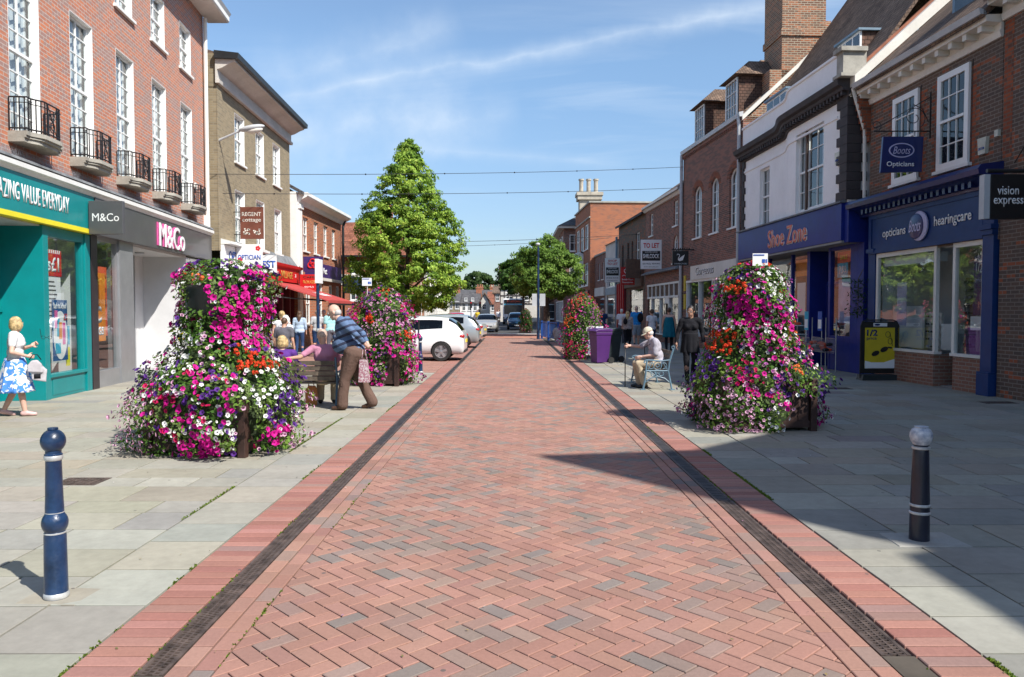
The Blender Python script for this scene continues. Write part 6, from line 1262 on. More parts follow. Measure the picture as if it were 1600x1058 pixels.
planter('flower_planter', 'flower tower on the right in front of the blue shoe shop, magenta over pink petunias', 3.45, 11.0,
        [(0.0, 0.82), (0.12, 0.91), (0.45, 0.95), (0.75, 0.86), (1.0, 0.69), (1.2, 0.60), (1.5, 0.56), (1.9, 0.51), (2.15, 0.43), (2.28, 0.3), (2.34, 0.06)], 1.20, R(7), 0.66,
        [(-.34, 2.28, .22, ('purple', 'none')), (.08, 2.34, .13, 'red'), (-.34, 2.0, .15, ('red', 'orange')), (.2, 2.02, .25, ('white', 'white', 'none')), (-.2, 1.68, .30, 'magenta'), (.1, 1.6, .18, ('magenta', 'white')), (.5, 1.85, .16, ('magenta', 'none')), (.55, 1.4, .16, 'orange'), (-.52, 1.2, .22, 'red'), (.15, 1.25, .3, ('pink', 'white', 'magenta')), (.3, 1.05, .2, ('magenta', 'pink')),
         (-.75, .80, .26, ('purple', 'purple', 'none')), (-.4, .95, .15, 'crimson'), (-.3, .62, .2, ('magenta', 'pink', 'crimson')), (.25, .65, .2, ('purple', 'violet')), (.1, .5, .12, 'magenta'), (-.5, .2, .55, ('pink', 'pink', 'none')), (0.05, .15, .2, ('white', 'none')), (.55, .25, .16, 'magenta'), (.9, .6, .3, ('purple', 'none', 'none')), (.4, .85, .12, 'orange'), (.6, .7, .2, 'none')],
        3600, 14, [('pink', .34), ('magenta', .22), ('white', .16), ('purple', .14), ('violet', .08), ('crimson', .06)], gap=(R(-50), R(24), 0.48), leafn=14000, card_=(0.0, 2.36))
planter('flower_planter', 'pink and magenta flower tower behind the man in the striped polo shirt', -2.90, 17.2,
        [(0.0, 0.60), (0.15, 0.74), (0.5, 0.80), (0.9, 0.78), (1.2, 0.70), (1.5, 0.72), (1.75, 0.64), (2.0, 0.44), (2.2, 0.1)], 0.98, R(-10), 0.7,
        [(-.2, 2.0, .2, ('violet', 'purple')), (.1, 2.1, .12, ('orange', 'red')), (-.5, 1.6, .25, ('crimson', 'magenta')), (-.15, 1.45, .13, 'red'), (.1, 1.6, .3, ('pink', 'violet')), (.6, 1.1, .16, 'red'), (-.1, 1.2, .35, ('pink', 'pink', 'none')), (.3, .95, .3, ('magenta', 'violet')), (.6, .5, .3, ('magenta', 'magenta', 'pink')), (-.3, .4, .3, 'magenta'), (-.2, .15, .2, 'magenta'), (-.45, .75, .2, ('purple', 'pink'))],
        2500, 21, [('pink', .4), ('violet', .22), ('magenta', .25), ('purple', .1), ('crimson', .05)], indiv=60, leafn=7000, gap=(R(-60), R(14), 0.6), card_=(-0.28, 2.28), leafs=0.032)
planter('flower_planter', 'shaded flower tower behind the purple wheelie bin, crimson with coral geraniums', 2.42, 26.2,
        [(0.0, 0.62), (0.2, 0.72), (0.8, 0.74), (1.2, 0.66), (1.6, 0.62), (2.0, 0.42), (2.25, 0.1)], 0.95, R(5), 0.5,
        [(-.2, 2.05, .3, ('salmonpink', 'red')), (-.35, 1.75, .2, 'salmonpink'), (-.5, 1.3, .25, ('red', 'orange')), (-.5, .4, .35, 'crimson'), (-.1, .3, .3, ('crimson', 'magenta')), (.2, 1.3, .5, ('violet', 'none'))],
        1500, 33, [('violet', .4), ('crimson', .3), ('magenta', .2), ('pink', .1)], indiv=0, leafn=4500, leafs=0.036)
planter('flower_planter', 'farthest dark green flower tower at the end of the brick road', 1.0, 56.5, [(0.0, 0.4), (0.3, 0.5), (1.0, 0.5), (1.5, 0.36), (1.8, 0.08)], 0.7, R(0), 0.4, [(-.3, 1.2, .2, 'crimson')], 260, 40, [('crimson', .5), ('pink', .5)], indiv=0, leafn=2500, leafs=0.05, greens=[(0.03, 0.07, 0.015), (0.05, 0.10, 0.02), (0.08, 0.14, 0.03)])
# ================================================================ bollards
def bollard(lab, x, y, prof, n=24, mats=('bollard_blue', 'band_silver'), bands=(), topmat=None, group='cast iron bollards along the street', flute=0, slim=0.94):
    t = thing('bollard', lab, 'bollard', (x, y, 0), 0, group)
    prof = [(r_ * slim, z_) for r_, z_ in prof]; bands = [(a_, c_, r_ * slim, w_) for a_, c_, r_, w_ in bands]
    b = MB(); b.lathe(prof, (x, y, 0), n)
    if flute:
        pass
    b.build('post', mats[0], t, smooth=True)
    for (z0, z1, r, w_) in bands: q = MB(); q.lathe([(r, z0), (r + w_, z0 + (z1 - z0) * 0.25), (r + w_, z0 + (z1 - z0) * 0.75), (r, z1)], (x, y, 0), n); q.build('band', mats[1], t, smooth=True)
    return t
def ball(zc, r, rb, n=8, top=True):
    o = []; a0 = math.asin(min(1, rb / r))
    for k in range(n + 1):
        a = (PI - a0) + (0 - (PI - a0)) * k / n if top else (PI - a0) + (a0 - (PI - a0)) * k / n
        o.append((max(0.002, r * math.sin(a)), zc + r * math.cos(a)))
    return o
BP = [(0.068, 0), (0.070, 0.02), (0.066, 0.03), (0.062, 0.36), (0.060, 0.372), (0.060, 0.38)] + ball(0.435, 0.074, 0.055, 8, False) + [(0.052, 0.50), (0.052, 0.53), (0.050, 0.56), (0.044, 0.80), (0.050, 0.815), (0.050, 0.83), (0.044, 0.835), (0.044, 0.845)] + ball(0.905, 0.070, 0.044, 10, True)[:-1] + [(0.03, 0.972), (0.028, 0.982), (0.002, 0.984)]
bollard('tall blue bollard with mid and top balls standing at the front left', -2.62, 4.36, BP, 32, bands=[(0.0, 0.035, 0.066, 0.005), (0.372, 0.384, 0.0555, 0.005), (0.49, 0.50, 0.049, 0.004), (0.795, 0.83, 0.0455, 0.006)])
b = MB(); slab(b, [(-2.80, 4.26), (-2.45, 4.24), (-2.43, 4.50), (-2.79, 4.53)], (0.31, 0.285, 0.23), 0.003); tagp(b.build('bollard_footing', 'flagstone'), kind='structure')
BP = [(r_ * 0.92, z_) for r_, z_ in BP]
BQ = [(0.073, 0), (0.072, 0.05), (0.068, 0.30), (0.058, 0.62), (0.055, 0.66), (0.052, 0.68), (0.058, 0.69)]
t = bollard('black bollard with a chipped white mushroom top on the right pavement', 2.93, 5.47, BQ + [(0.04, 0.69)], 28, ('bollard_navy', 'band_silver'), bands=[(0.19, 0.212, 0.069, 0.006), (0.245, 0.266, 0.068, 0.006), (0.655, 0.68, 0.054, 0.010)])
b = MB(); b.lathe([(0.052, 0.69), (0.068, 0.715), (0.076, 0.745), (0.074, 0.775), (0.061, 0.80), (0.043, 0.812), (0.048, 0.82), (0.002, 0.824)], (2.93, 5.47, 0), 28); b.build('cap', 'chipped_white', t, smooth=True)
b = MB(); slab(b, [(2.70, 5.30), (3.22, 5.30), (3.20, 5.66), (2.72, 5.64)], (0.33, 0.32, 0.29), 0.003); tagp(b.build('bollard_footing', 'flagstone'), kind='structure')
for (x, y, lab) in ((-2.43, 20.35, 'blue bollard on the paving corner in front of the white car'), (-4.95, 21.4, 'blue bollard just behind the seated couple')):
    bollard(lab, x, y, BP, 16, bands=[(0.0, 0.035, 0.071, 0.006), (0.372, 0.384, 0.060, 0.005), (0.795, 0.83, 0.049, 0.006)])
M('bollard_pale', (0.13, 0.22, 0.30), 0.4, var=0.15)
bollard('pale blue bollard beside the purple wheelie bin', 2.50, 27.3, [(r * 1.15, z * 0.93) for r, z in BP], 16, ('bollard_pale', 'band_silver'), bands=[(0.35, 0.37, 0.07, 0.006), (0.42, 0.44, 0.07, 0.008), (0.74, 0.77, 0.055, 0.006)])
# ================================================================ benches
def bench(lab, loc, rot, L, wood, iron, ornate):
    t = thing('park_bench', lab, 'bench'); D = 0.46
    for k in range(4): b = MB(); y = 0.05 + k * 0.115; b.box(-L / 2, L / 2, y - 0.048, y + 0.048, 0.405, 0.435); b.build('seat_slat', wood, t, bevel=0.004)
    for k in range(4): b = MB(); z = 0.50 + k * 0.088; y = -0.03 - (z - 0.45) * 0.22; b.prism([(y - 0.012, z - 0.038), (y + 0.012, z - 0.038), (y + 0.004, z + 0.038), (y - 0.02, z + 0.038)], 0, -L / 2, L / 2); b.build('back_slat', wood, t, bevel=0.003)
    for sx in (-1, 1):
        x = sx * (L / 2 + 0.02); b = MB()
        def T(pts, r=0.014): b.tube([(x, p[0], p[1]) for p in pts], r, 6)
        T([(-0.10, 0.0), (-0.06, 0.2), (-0.02, 0.40), (-0.05, 0.6), (-0.13, 0.86)], 0.02); T([(0.50, 0.0), (0.46, 0.2), (0.44, 0.40), (0.42, 0.62)], 0.02); T([(-0.03, 0.395), (0.45, 0.395)], 0.018); T([(-0.06, 0.62), (0.1, 0.60), (0.42, 0.62), (0.47, 0.60), (0.48, 0.57), (0.45, 0.56)], 0.018)
        b.box(x - 0.03, x + 0.03, -0.16, -0.05, 0, 0.015); b.box(x - 0.03, x + 0.03, 0.45, 0.55, 0, 0.015)
        T([(-0.07, 0.14), (0.05, 0.24), (0.2, 0.28), (0.35, 0.24), (0.47, 0.14)], 0.012)
        if ornate:
            def ring(cy_, cz_, r_, w=0.009, a0=0, a1=2 * PI, n=18): b.tube([(x, cy_ + r_ * math.cos(a0 + (a1 - a0) * k / n), cz_ + r_ * math.sin(a0 + (a1 - a0) * k / n)) for k in range(n + 1)], w, 5)
            ring(0.2, 0.505, 0.085); ring(0.2, 0.505, 0.035); ring(0.07, 0.50, 0.06, a0=-0.5, a1=5); ring(0.33, 0.50, 0.06, a0=3.6, a1=9.2); ring(0.12, 0.335, 0.045); ring(0.29, 0.335, 0.045); ring(0.2, 0.32, 0.03)
            T([(0.0, 0.42), (0.1, 0.58)], 0.009); T([(0.4, 0.42), (0.3, 0.58)], 0.009); ring(-0.12, 0.88, 0.03)
        else: T([(0.0, 0.42), (0.2, 0.58), (0.4, 0.42)], 0.01); T([(0.0, 0.58), (0.2, 0.44), (0.4, 0.58)], 0.01)
        b.build('end_frame', iron, t, smooth=True)
    move(t, loc, rot); return t
bench('long wooden slatted bench with navy iron ends, seen from behind', (-3.87, 12.98, 0), 0, 1.78, 'bench_wood', 'bench_blue', False)
bench('ornate pale blue iron bench by the road edge on the right', (3.22, 16.7, 0), R(90), 1.55, 'bench_wood', 'bench_paleblue', True)
bench('far pale bench in front of the shaded flower tower', (3.05, 37.5, 0), R(90), 1.5, 'bench_wood', 'bench_paleblue', False)
# ================================================================ bins, boards, racks
def wheelie(lab, x, y, rot, m, lid):
    t = thing('wheelie_bin', lab, 'wheelie bin'); b = MB()
    def ringp(z, w, d0, d1): return [(-w, d0, z), (w, d0, z), (w, d1, z), (-w, d1, z)]
    L_ = [ringp(0.03, 0.20, -0.22, 0.18), ringp(0.88, 0.245, -0.26, 0.26), ringp(0.89, 0.265, -0.28, 0.28), ringp(0.98, 0.265, -0.28, 0.28)]
    for k, ringq in enumerate(L_): b.v += ringq
    for k in range(3): b.f += [tuple(4 * k + q for q in (i, (i + 1) % 4)) + tuple(4 * k + 4 + q for q in ((i + 1) % 4, i)) for i in range(4)]; b.m += [0] * 4; b.c += [None] * 4
    b.f += [(0, 1, 2, 3), (12, 13, 14, 15)]; b.m += [0, 0]; b.c += [None, None]
    b.build('body', m, t, bevel=0.02)
    b = MB(); b.prism([(-0.31, 0.985), (0.28, 0.985), (0.30, 1.05), (0.17, 1.09), (-0.21, 1.07), (-0.32, 1.015)], 0, -0.28, 0.28); b.build('lid', lid, t, bevel=0.015)
    b = MB(); b.tube([(-0.22, 0.32, 1.03), (0.22, 0.32, 1.03)], 0.018, 8); b.build('handle', 'bin_dark', t)
    for sx in (-1, 1): b = MB(); b.lathe([(0.05, -0.03), (0.10, -0.03), (0.10, 0.03), (0.05, 0.03)], (sx * 0.26, 0.24, 0.10), 16, axis='x'); b.build('wheel', 'rubber', t, smooth=True)
    move(t, (x, y, 0), rot); return t
wheelie('purple wheelie bin standing on the right pavement', 2.76, 24.0, R(-68), 'bin_purple', 'bin_purple'); wheelie('dark grey wheelie bin tucked behind the purple one', 3.15, 24.55, R(-60), 'bin_dark', 'bin_dark')
t = thing('pavement_sign', 'white framed pavement board behind the purple wheelie bin', 'sign', (2.9, 26.0, 0)); b = MB(); b.box(2.48, 3.05, 25.7, 25.74, 0.15, 1.12); b.build('panel', 'sign_white', t)
b = MB(); b.box(2.53, 3.0, 25.69, 25.699, 0.2, 1.07); b.build('poster', 'lilac', t); text('letters', 'FRESH', (2.76, 25.685, 0.95), (1, 0, 0), (0, 0, 1), 0.08, 0.35, 'purple', t, 0.003); b = MB(); b.box(2.46, 3.07, 25.6, 25.85, 0, 0.12); b.build('base', 'bin_dark', t)
# sunglasses poster board
t = thing('pavement_sign', 'black framed board with a yellow half price sunglasses poster', 'sign', (8.72, 18.2, 0)); fr_ = lambda x, d, z: (8.70 + x * math.cos(0.05), 18.15 + x * math.sin(0.05) + d, z)
b = MB(fr_); b.prism([(-0.46, 0.16), (0.46, 0.16), (0.46, 1.30), (0.42, 1.37), (0.35, 1.39), (-0.35, 1.39), (-0.42, 1.37), (-0.46, 1.30)], 1, 0.01, 0.05); pn = b.build('board', 'black', t)
b = MB(fr_); b.tube([(-0.455, 0.03, 0.05), (-0.455, 0.03, 1.28), (-0.42, 0.03, 1.38), (-0.33, 0.03, 1.42), (0.33, 0.03, 1.42), (0.42, 0.03, 1.38), (0.47, 0.03, 1.28), (0.47, 0.03, 0.05)], 0.016, 8); b.build('frame', 'iron', t)
b = MB(fr_); b.prism([(-0.47, 0), (0.47, 0), (0.44, 0.13), (-0.44, 0.13)], 1, -0.12, 0.2); b.build('base', 'bin_dark', t)
b = MB(fr_); b.box(-0.36, 0.36, -0.004, 0.009, 0.28, 1.24); po = b.build('poster', 'poster_yellow', pn); b = MB(fr_); b.prism([(-0.36, 0.28), (0.36, 0.28), (0.36, 0.50), (0.1, 0.42), (-0.2, 0.42), (-0.36, 0.46)], 1, -0.009, -0.005); b.build('print', 'sign_white', po)
b = MB(fr_); b.box(-0.16, 0.17, -0.004, 0.009, 1.27, 1.35); b.build('print', 'sign_white', pn); b = MB(fr_); b.prism([(-0.07 + 0.07 * math.cos(k * PI / 8), 1.31 + 0.025 * math.sin(k * PI / 8)) for k in range(16)], 1, -0.008, -0.005); b.build('emblem', 'navy', pn)
text('letters', '1/2', fr_(-0.19, -0.006, 1.12), (1, 0.05, 0), (0, 0, 1), 0.15, 0.26, 'navy', po, 0.003, 0.03); text('letters', 'price', fr_(-0.2, -0.006, 0.98), (1, 0.05, 0), (0, 0, 1), 0.09, 0.24, 'navy', po, 0.003, 0.01)
b = MB(fr_); 
for (cx_, cz_, ang, s_) in ((0.0, 0.68, 0.42, 1.0),):
    for k in (-1, 1):
        c2, s2 = math.cos(ang), math.sin(ang); pts = []
        for a in range(14): q = a * 2 * PI / 14; px_, pz_ = k * 0.115 + 0.10 * math.cos(q), 0.058 * math.sin(q); pts.append((cx_ + px_ * c2 - pz_ * s2, cz_ + px_ * s2 + pz_ * c2))
        b.prism(pts, 1, -0.012, -0.006)
    b.prism([(cx_ + 0.2 * c2, cz_ + 0.2 * s2), (cx_ + 0.22 * c2, cz_ + 0.28 * s2), (cx_ + 0.30, cz_ + 0.10), (cx_ + 0.28, cz_ + 0.06)], 1, -0.011, -0.006)
for (cx_, cz_) in ((0.19, 1.08), (0.25, 0.92)): b.tube([(cx_ + 0.055 * math.cos(k * PI / 6), -0.008, cz_ + 0.07 * math.sin(k * PI / 6)) for k in range(13)], 0.006, 5)
b.tube([(0.24, -0.008, 1.13), (0.31, -0.008, 0.8)], 0.006, 5); b.build('print', 'black', po)
# racks outside the shoe shop
def rack(lab, s, d, kind, seed):
    p = FR(s, d, 0); t = thing('shop_rack', lab, 'shop rack', (p[0], p[1], 0), 0, 'racks outside the shoe shop'); r = random.Random(seed); m = lambda a, e, z: FR(s + a, d + e, z)
    b = MB(m)
    for a in (-0.3, 0.3): b.tube([(a, 0, 0.0), (a, 0, 1.45)], 0.014, 6)
    if kind == 'basket':
        for e in (0.0, 0.36):
            for z in (0.55, 0.72, 0.9): b.tube([(-0.33, e if e else 0.05 - (0.9 - z) * 0.0, z), (0.33, e, z)], 0.006, 5)
        for a in [-0.33 + 0.066 * k for k in range(11)]: b.tube([(a, 0.36, 0.9), (a * 0.85, 0.30, 0.52), (a * 0.85, 0.05, 0.50), (a, 0.0, 0.9)], 0.005, 4)
    else:
        for z in (0.7, 0.95, 1.2): b.box(-0.34, 0.34, -0.02, 0.28, z, z + 0.015)
    b.build('frame', 'silver' if kind == 'basket' else 'white_frame', t)
    q = MB(m)
    for k in range(14):
        a, z = r.uniform(-0.26, 0.26), (r.uniform(0.55, 0.72) if kind == 'basket' else r.choice([0.72, 0.97, 1.22])); q.mi = r.randrange(4); q.ell((a, r.uniform(0.08, 0.26), z + 0.045), (0.04, 0.10, 0.045), 8, 6)
    q.build('shoes', ['black', 'grey_base', 'navy', 'coral_poster'], t, smooth=True)
    q = MB(m); q.box(-0.12, 0.12, 0.30, 0.31, 1.1, 1.62); c = q.build('price_card', 'sign_blue' if seed % 2 else 'cyan_print', t); q = MB(m); q.box(-0.10, 0.10, 0.311, 0.314, 1.16, 1.4); q.build('label_strip', 'sign_white', c)
rack('wire basket rack of shoes right beside the blue pier', 20.75, 0.35, 'basket', 1); rack('second wire basket rack of shoes from the blue pier', 21.6, 0.35, 'basket', 2); rack('white shelf rack of dark shoes beside the shoe shop door', 22.5, 0.4, 'shelf', 3); rack('shelf rack of shoes behind the right flower tower', 24.0, 0.4, 'shelf', 5)
b = MB(FR); r = random.Random(6)
t = thing('hanging_plant', 'straggly green plant hanging against the blue pier between the shoe shop and optician', 'plant', FR(19.7, 0.15, 1.9)); rg = np.random.default_rng(2); n = 260
P = np.stack([rg.normal(size=n) * 0.12, rg.normal(size=n) * 0.16, rg.uniform(-0.45, 0.55, n)], 1); V, F, C = leaves(P, rg.normal(size=(n, 3)), rg.uniform(0.03, 0.06, n), np.array([(0.03, 0.07, 0.03)]) * rg.uniform(0.6, 1.4, (n, 1)), rg, 0.35); link('foliage', npmesh('foliage', V, F, C), 'leaf', t)
b = MB(); o_ = FR(19.7, 0.15, 1.9); b.tube([(o_[0], o_[1], 1.45), (o_[0], o_[1], 2.45), (o_[0] + 0.12, o_[1], 2.7)], 0.01, 5); b.build('stem', 'bark', t)
# ================================================================ poles, railings, wires
t = thing('sign_post', 'slim blue sign post with a white flag plate behind the seated couple', 'sign post', (-5.05, 20.0, 0)); b = MB(); b.tube([(-5.05, 20, 0), (-5.05, 20, 2.95)], 0.042, 10); b.build('post', 'bollard_blue', t); b = MB(); b.box(-5.10, -5.0, 19.9, 20.35, 2.35, 2.98); b.build('plate', 'sign_white', t, bevel=0.01)
b = MB(); b.lathe([(0.05, 1.1), (0.055, 1.14), (0.05, 1.18)], (-5.05, 20, 0), 10); b.build('clamp', 'band_silver', t)
t = thing('lamp_post', 'tall slim blue lamp post in front of the rounded street tree', 'lamp post', (1.5, 44, 0)); b = MB(); b.tube([(1.5, 44, 0), (1.5, 44, 1.1), (1.5, 44, 5.3)], [0.09, 0.075, 0.055], 10); b.build('post', 'bollard_blue', t); b = MB(); b.ell((1.48, 44, 5.42), (0.13, 0.1, 0.09), 10, 8); b.build('lamp_head', 'gutter_grey', t)
b = MB(); b.box(1.15, 1.42, 43.9, 43.93, 1.9, 2.6); b.box(1.58, 1.9, 43.9, 43.93, 1.9, 2.6); b.build('plate', 'gutter_grey', t)
t = thing('guard_railing', 'blue pedestrian guard railing at the end of the right pavement', 'railing', (1.9, 42.5, 0)); b = MB()
for x, y in ((1.75, 45), (2.0, 42.2), (2.45, 40.8)): b.box(x - 0.06, x + 0.06, y - 0.06, y + 0.06, 0, 1.05)
for (p, q) in (((1.75, 45), (2.0, 42.2)), ((2.0, 42.2), (2.45, 40.8))):
    for z in (0.15, 0.98): b.tube([(p[0], p[1], z), (q[0], q[1], z)], 0.03, 6)
    for k in range(1, 9): x, y = p[0] + (q[0] - p[0]) * k / 9, p[1] + (q[1] - p[1]) * k / 9; b.tube([(x, y, 0.15), (x, y, 0.98)], 0.013, 5)
M('rail_blue', (0.012, 0.07, 0.30), 0.45, var=0.1); b.build('frame', 'rail_blue', t)
def wire(lab, p, q, sag, r=0.012):
    n = 20; pts = [(p[0] + (q[0] - p[0]) * k / n, p[1] + (q[1] - p[1]) * k / n, p[2] + (q[2] - p[2]) * k / n - sag * 4 * (k / n) * (1 - k / n)) for k in range(n + 1)]
    b = MB(); b.tube(pts, r, 5)
    for k in range(2, n, 3): b.ell(pts[k], 0.03, 6, 5)
    o = b.build('overhead_wire', 'iron', loc=((p[0] + q[0]) / 2, (p[1] + q[1]) / 2, p[2])); tagp(o, lab, 'wire', 'festoon wires strung across the street')
def wp(px, py, Y): a, z = ray(px, py); return (a * Y, Y, 1.65 + z * Y)
wire('highest wire strung from the corner of the red brick range to the brown brick house', wp(326, 272, 24.3), wp(1068, 261, 36), 0.12, 0.010)
wire('second wire crossing below the highest one', wp(326, 302, 24.6), wp(1050, 294, 36.5), 0.12, 0.010)
wire('third wire crossing just above the smaller street tree', wp(536, 378, 42), wp(1000, 366, 44), 0.16, 0.012)
wire('lowest wire crossing the crown of the smaller street tree', wp(536, 386, 48), wp(952, 372, 52), 0.2, 0.012)
# ================================================================ cars
def carpaint(name, c, metal=0.0, rough=0.25):
    m, t, b, o = newmat(name); b.inputs['Base Color'].default_value = (*c, 1); b.inputs['Metallic'].default_value = metal; b.inputs['Roughness'].default_value = rough; b.inputs['Coat Weight'].default_value = 0.8; b.inputs['Coat Roughness'].default_value = 0.04
    return m
carpaint('paint_white', (0.78, 0.79, 0.80)); carpaint('paint_silver', (0.42, 0.46, 0.47), 0.5, 0.3); carpaint('paint_pale', (0.62, 0.63, 0.62), 0.4, 0.3); carpaint('paint_beige', (0.50, 0.49, 0.46), 0.4, 0.3); carpaint('paint_blue', (0.008, 0.045, 0.10), 0.2); carpaint('paint_red', (0.45, 0.01, 0.02))
M('tail_red', (0.45, 0.01, 0.015), 0.2, coat=0.5); M('headlamp', (0.6, 0.62, 0.63), 0.1, metal=0.3, coat=0.6); M('alloy', (0.50, 0.50, 0.52), 0.3, metal=0.7); M('trim_black', (0.02, 0.02, 0.022), 0.5); M('plate_yellow', (0.75, 0.60, 0.05), 0.5)
def interp(tab, x):
    for (a, *p), (b, *q) in zip(tab, tab[1:]):
        if a <= x <= b: u = (x - a) / (b - a); return [i * (1 - u) + j * u for i, j in zip(p, q)]
    return list(tab[-1][1:]) if x > tab[-1][0] else list(tab[0][1:])
def car(lab, loc, rot, paint, L=4.2, W=1.76, H=1.48, kind='hatch', wheels=(0.76, 3.36), wr=0.315, plates='yellow', group='cars parked in the street', glassm='car_glass', doors=True):
    """local: x along the car, front at +x; built centred on the wheelbase"""
    t = thing('parked_car', lab, 'car', group=group); hw = W / 2
    # (x, belt z, top z, width factor at belt, roof half width factor)
    if kind == 'hatch': tab = [(0.0, 0.80, 0.82, 0.86, 0.80), (0.10, 0.95, 1.00, 0.93, 0.80), (0.28, 0.98, 1.26, 0.95, 0.74), (0.52, 0.99, 1.42, 0.965, 0.72), (1.0, 0.95, 1.47, 0.98, 0.72), (1.7, 0.89, 1.48, 0.985, 0.73), (2.4, 0.87, 1.43, 0.985, 0.72), (2.75, 0.86, 1.27, 0.98, 0.74), (3.10, 0.86, 0.98, 0.97, 0.78), (3.3, 0.85, 0.88, 0.955, 0.80), (3.8, 0.79, 0.81, 0.93, 0.78), (4.1, 0.66, 0.68, 0.87, 0.70), (4.2, 0.50, 0.52, 0.80, 0.6)]; glz = (0.28, 3.10)
    else: tab = [(0.0, 0.80, 0.83, 0.84, 0.8), (0.1, 0.93, 0.97, 0.9, 0.82), (0.55, 0.97, 1.0, 0.93, 0.80), (0.95, 0.965, 1.22, 0.95, 0.72), (1.35, 0.95, 1.40, 0.96, 0.68), (1.9, 0.93, 1.43, 0.97, 0.69), (2.4, 0.92, 1.38, 0.975, 0.69), (2.8, 0.91, 1.18, 0.97, 0.72), (3.15, 0.90, 0.95, 0.96, 0.76), (3.3, 0.87, 0.90, 0.95, 0.80), (3.8, 0.79, 0.81, 0.93, 0.78), (4.1, 0.67, 0.69, 0.87, 0.7), (4.2, 0.5, 0.52, 0.8, 0.6)]; glz = (0.95, 3.15)
    k = L / 4.2; kz = H / 1.48; xs = sorted(set([p[0] for p in tab] + [0.2, 0.4, 0.7, 1.25, 1.42, 1.5, 2.05, 2.6, 2.92, 3.5])); rows = []
    for x in xs:
        zb, ztp, wb, wrf = interp(tab, x); e = 0.0
        zlo = 0.20 + (0.10 if x < 0.1 or x > 4.1 else 0); wlow = wb * 0.93
        yr = hw * wrf if ztp - zb > 0.12 else hw * wb * 0.88
        pts = [(hw * wlow * 0.9, zlo), (hw * wlow, zlo + 0.08), (hw * (wb + 0.012), 0.42 if zb > 0.6 else zlo + 0.15), (hw * (wb + 0.02), 0.60 if zb > 0.7 else zlo + 0.2), (hw * wb, zb - 0.05), (hw * (wb - 0.035), zb)]
        g1 = (hw * (wb - 0.04) * 0.93 + yr * 0.07, zb + (ztp - zb) * 0.10); g2 = (yr * 1.03 * 0.92 + hw * wb * 0.08, zb + (ztp - zb) * 0.92)
        pts += [g1, g2, (yr * 0.90, zb + (ztp - zb) * 0.98), (yr * 0.45, ztp + 0.01), (0, ztp + 0.015)]
        full = [(-y, z) for y, z in pts[:-1]] + [(y, z) for y, z in reversed(pts)]
        rows.append([(x * k - L / 2, y, z * kz) for y, z in full])
    n = len(rows[0]); V = [p for r_ in rows for p in r_]; F = []; MI = []
    for i in range(len(rows) - 1):
        for j in range(n - 1):
            F.append((i * n + j, i * n + j + 1, (i + 1) * n + j + 1, (i + 1) * n + j)); xm = (xs[i] + xs[i + 1]) / 2; zb, ztp, *_ = interp(tab, xm)
            side = j in (6, n - 2 - 6); top = j in (7, 8, 9, n - 2 - 7, n - 2 - 8, n - 2 - 9)
            g = 0
            pill = False
            if kind == 'hatch':
                if side and 0.62 <= xm <= 2.92 and not pill: g = 1
                if (top or side) and xm > 2.6 and xm < 3.10: g = 1
                if (top) and xm < 0.5 and xm > 0.12: g = 1
            else:
                if side and 1.0 <= xm <= 2.92 and not pill: g = 1
                if (top or side) and 2.4 < xm < 3.15: g = 1
                if (top or side) and 0.75 < xm < 1.3: g = 1
            MI.append(g)
    F.append(tuple(range(n - 1, -1, -1))); MI.append(0); F.append(tuple(range((len(rows) - 1) * n, len(rows) * n))); MI.append(0)
    for i in range(len(rows) - 1): F.append((i * n + n - 1, i * n, (i + 1) * n, (i + 1) * n + n - 1)); MI.append(2)
    me = bpy.data.meshes.new('body'); me.from_pydata(V, [], F); 
    for m_ in mats_([paint, glassm, 'trim_black']): me.materials.append(m_)
    me.polygons.foreach_set('material_index', MI); bm = bmesh.new(); bm.from_mesh(me); bmesh.ops.recalc_face_normals(bm, faces=bm.faces); bm.to_mesh(me); bm.free()
    xw = [w_ * k - L / 2 for w_ in wheels]
    cut = MB()
    for x in xw: cut.lathe([(wr * 1.10, -hw * 1.2), (wr * 1.10, -hw * 0.72)], (x, 0, wr * 0.99), 24, axis='y'); cut.lathe([(wr * 1.10, hw * 0.72), (wr * 1.10, hw * 1.2)], (x, 0, wr * 0.99), 24, axis='y')
    cm = cut.mesh('cut'); cm.materials.append(MT['trim_black']); co = bpy.data.objects.new('cut', cm); col.objects.link(co)
    me2 = evalmesh(me, [('SUBSURF', dict(levels=2, render_levels=2)), ('BOOLEAN', dict(object=co, operation='DIFFERENCE', solver='EXACT'))], 'body'); bpy.data.objects.remove(co)
    # split the glazing off as its own part
    bm = bmesh.new(); bm.from_mesh(me2); g = bmesh.new(); g.from_mesh(me2)
    bmesh.ops.delete(bm, geom=[f for f in bm.faces if f.material_index == 1], context='FACES'); bmesh.ops.delete(g, geom=[f for f in g.faces if f.material_index != 1], context='FACES')
    mb_, mg = bpy.data.meshes.new('body'), bpy.data.meshes.new('window'); bm.to_mesh(mb_); g.to_mesh(mg); bm.free(); g.free(); mg.polygons.foreach_set('material_index', [0] * len(mg.polygons))
    link('body', mb_, [paint, paint, 'trim_black'], t, smooth=True); mb_.set_sharp_from_angle(angle=R(50)); link('window', mg, glassm, t, smooth=True)
    b = MB(); b.box(-L / 2 + 0.5, L / 2 - 1.3, -hw * 0.8, hw * 0.8, 0.35, 0.70 * kz); 
    for xx in (0.1, -1.0):
        for sy in (-0.35, 0.35): b.box(xx - 0.1, xx + 0.08, sy - 0.2, sy + 0.2, 0.7, 1.2 * kz)
    b.build('interior', 'trim_black', t)
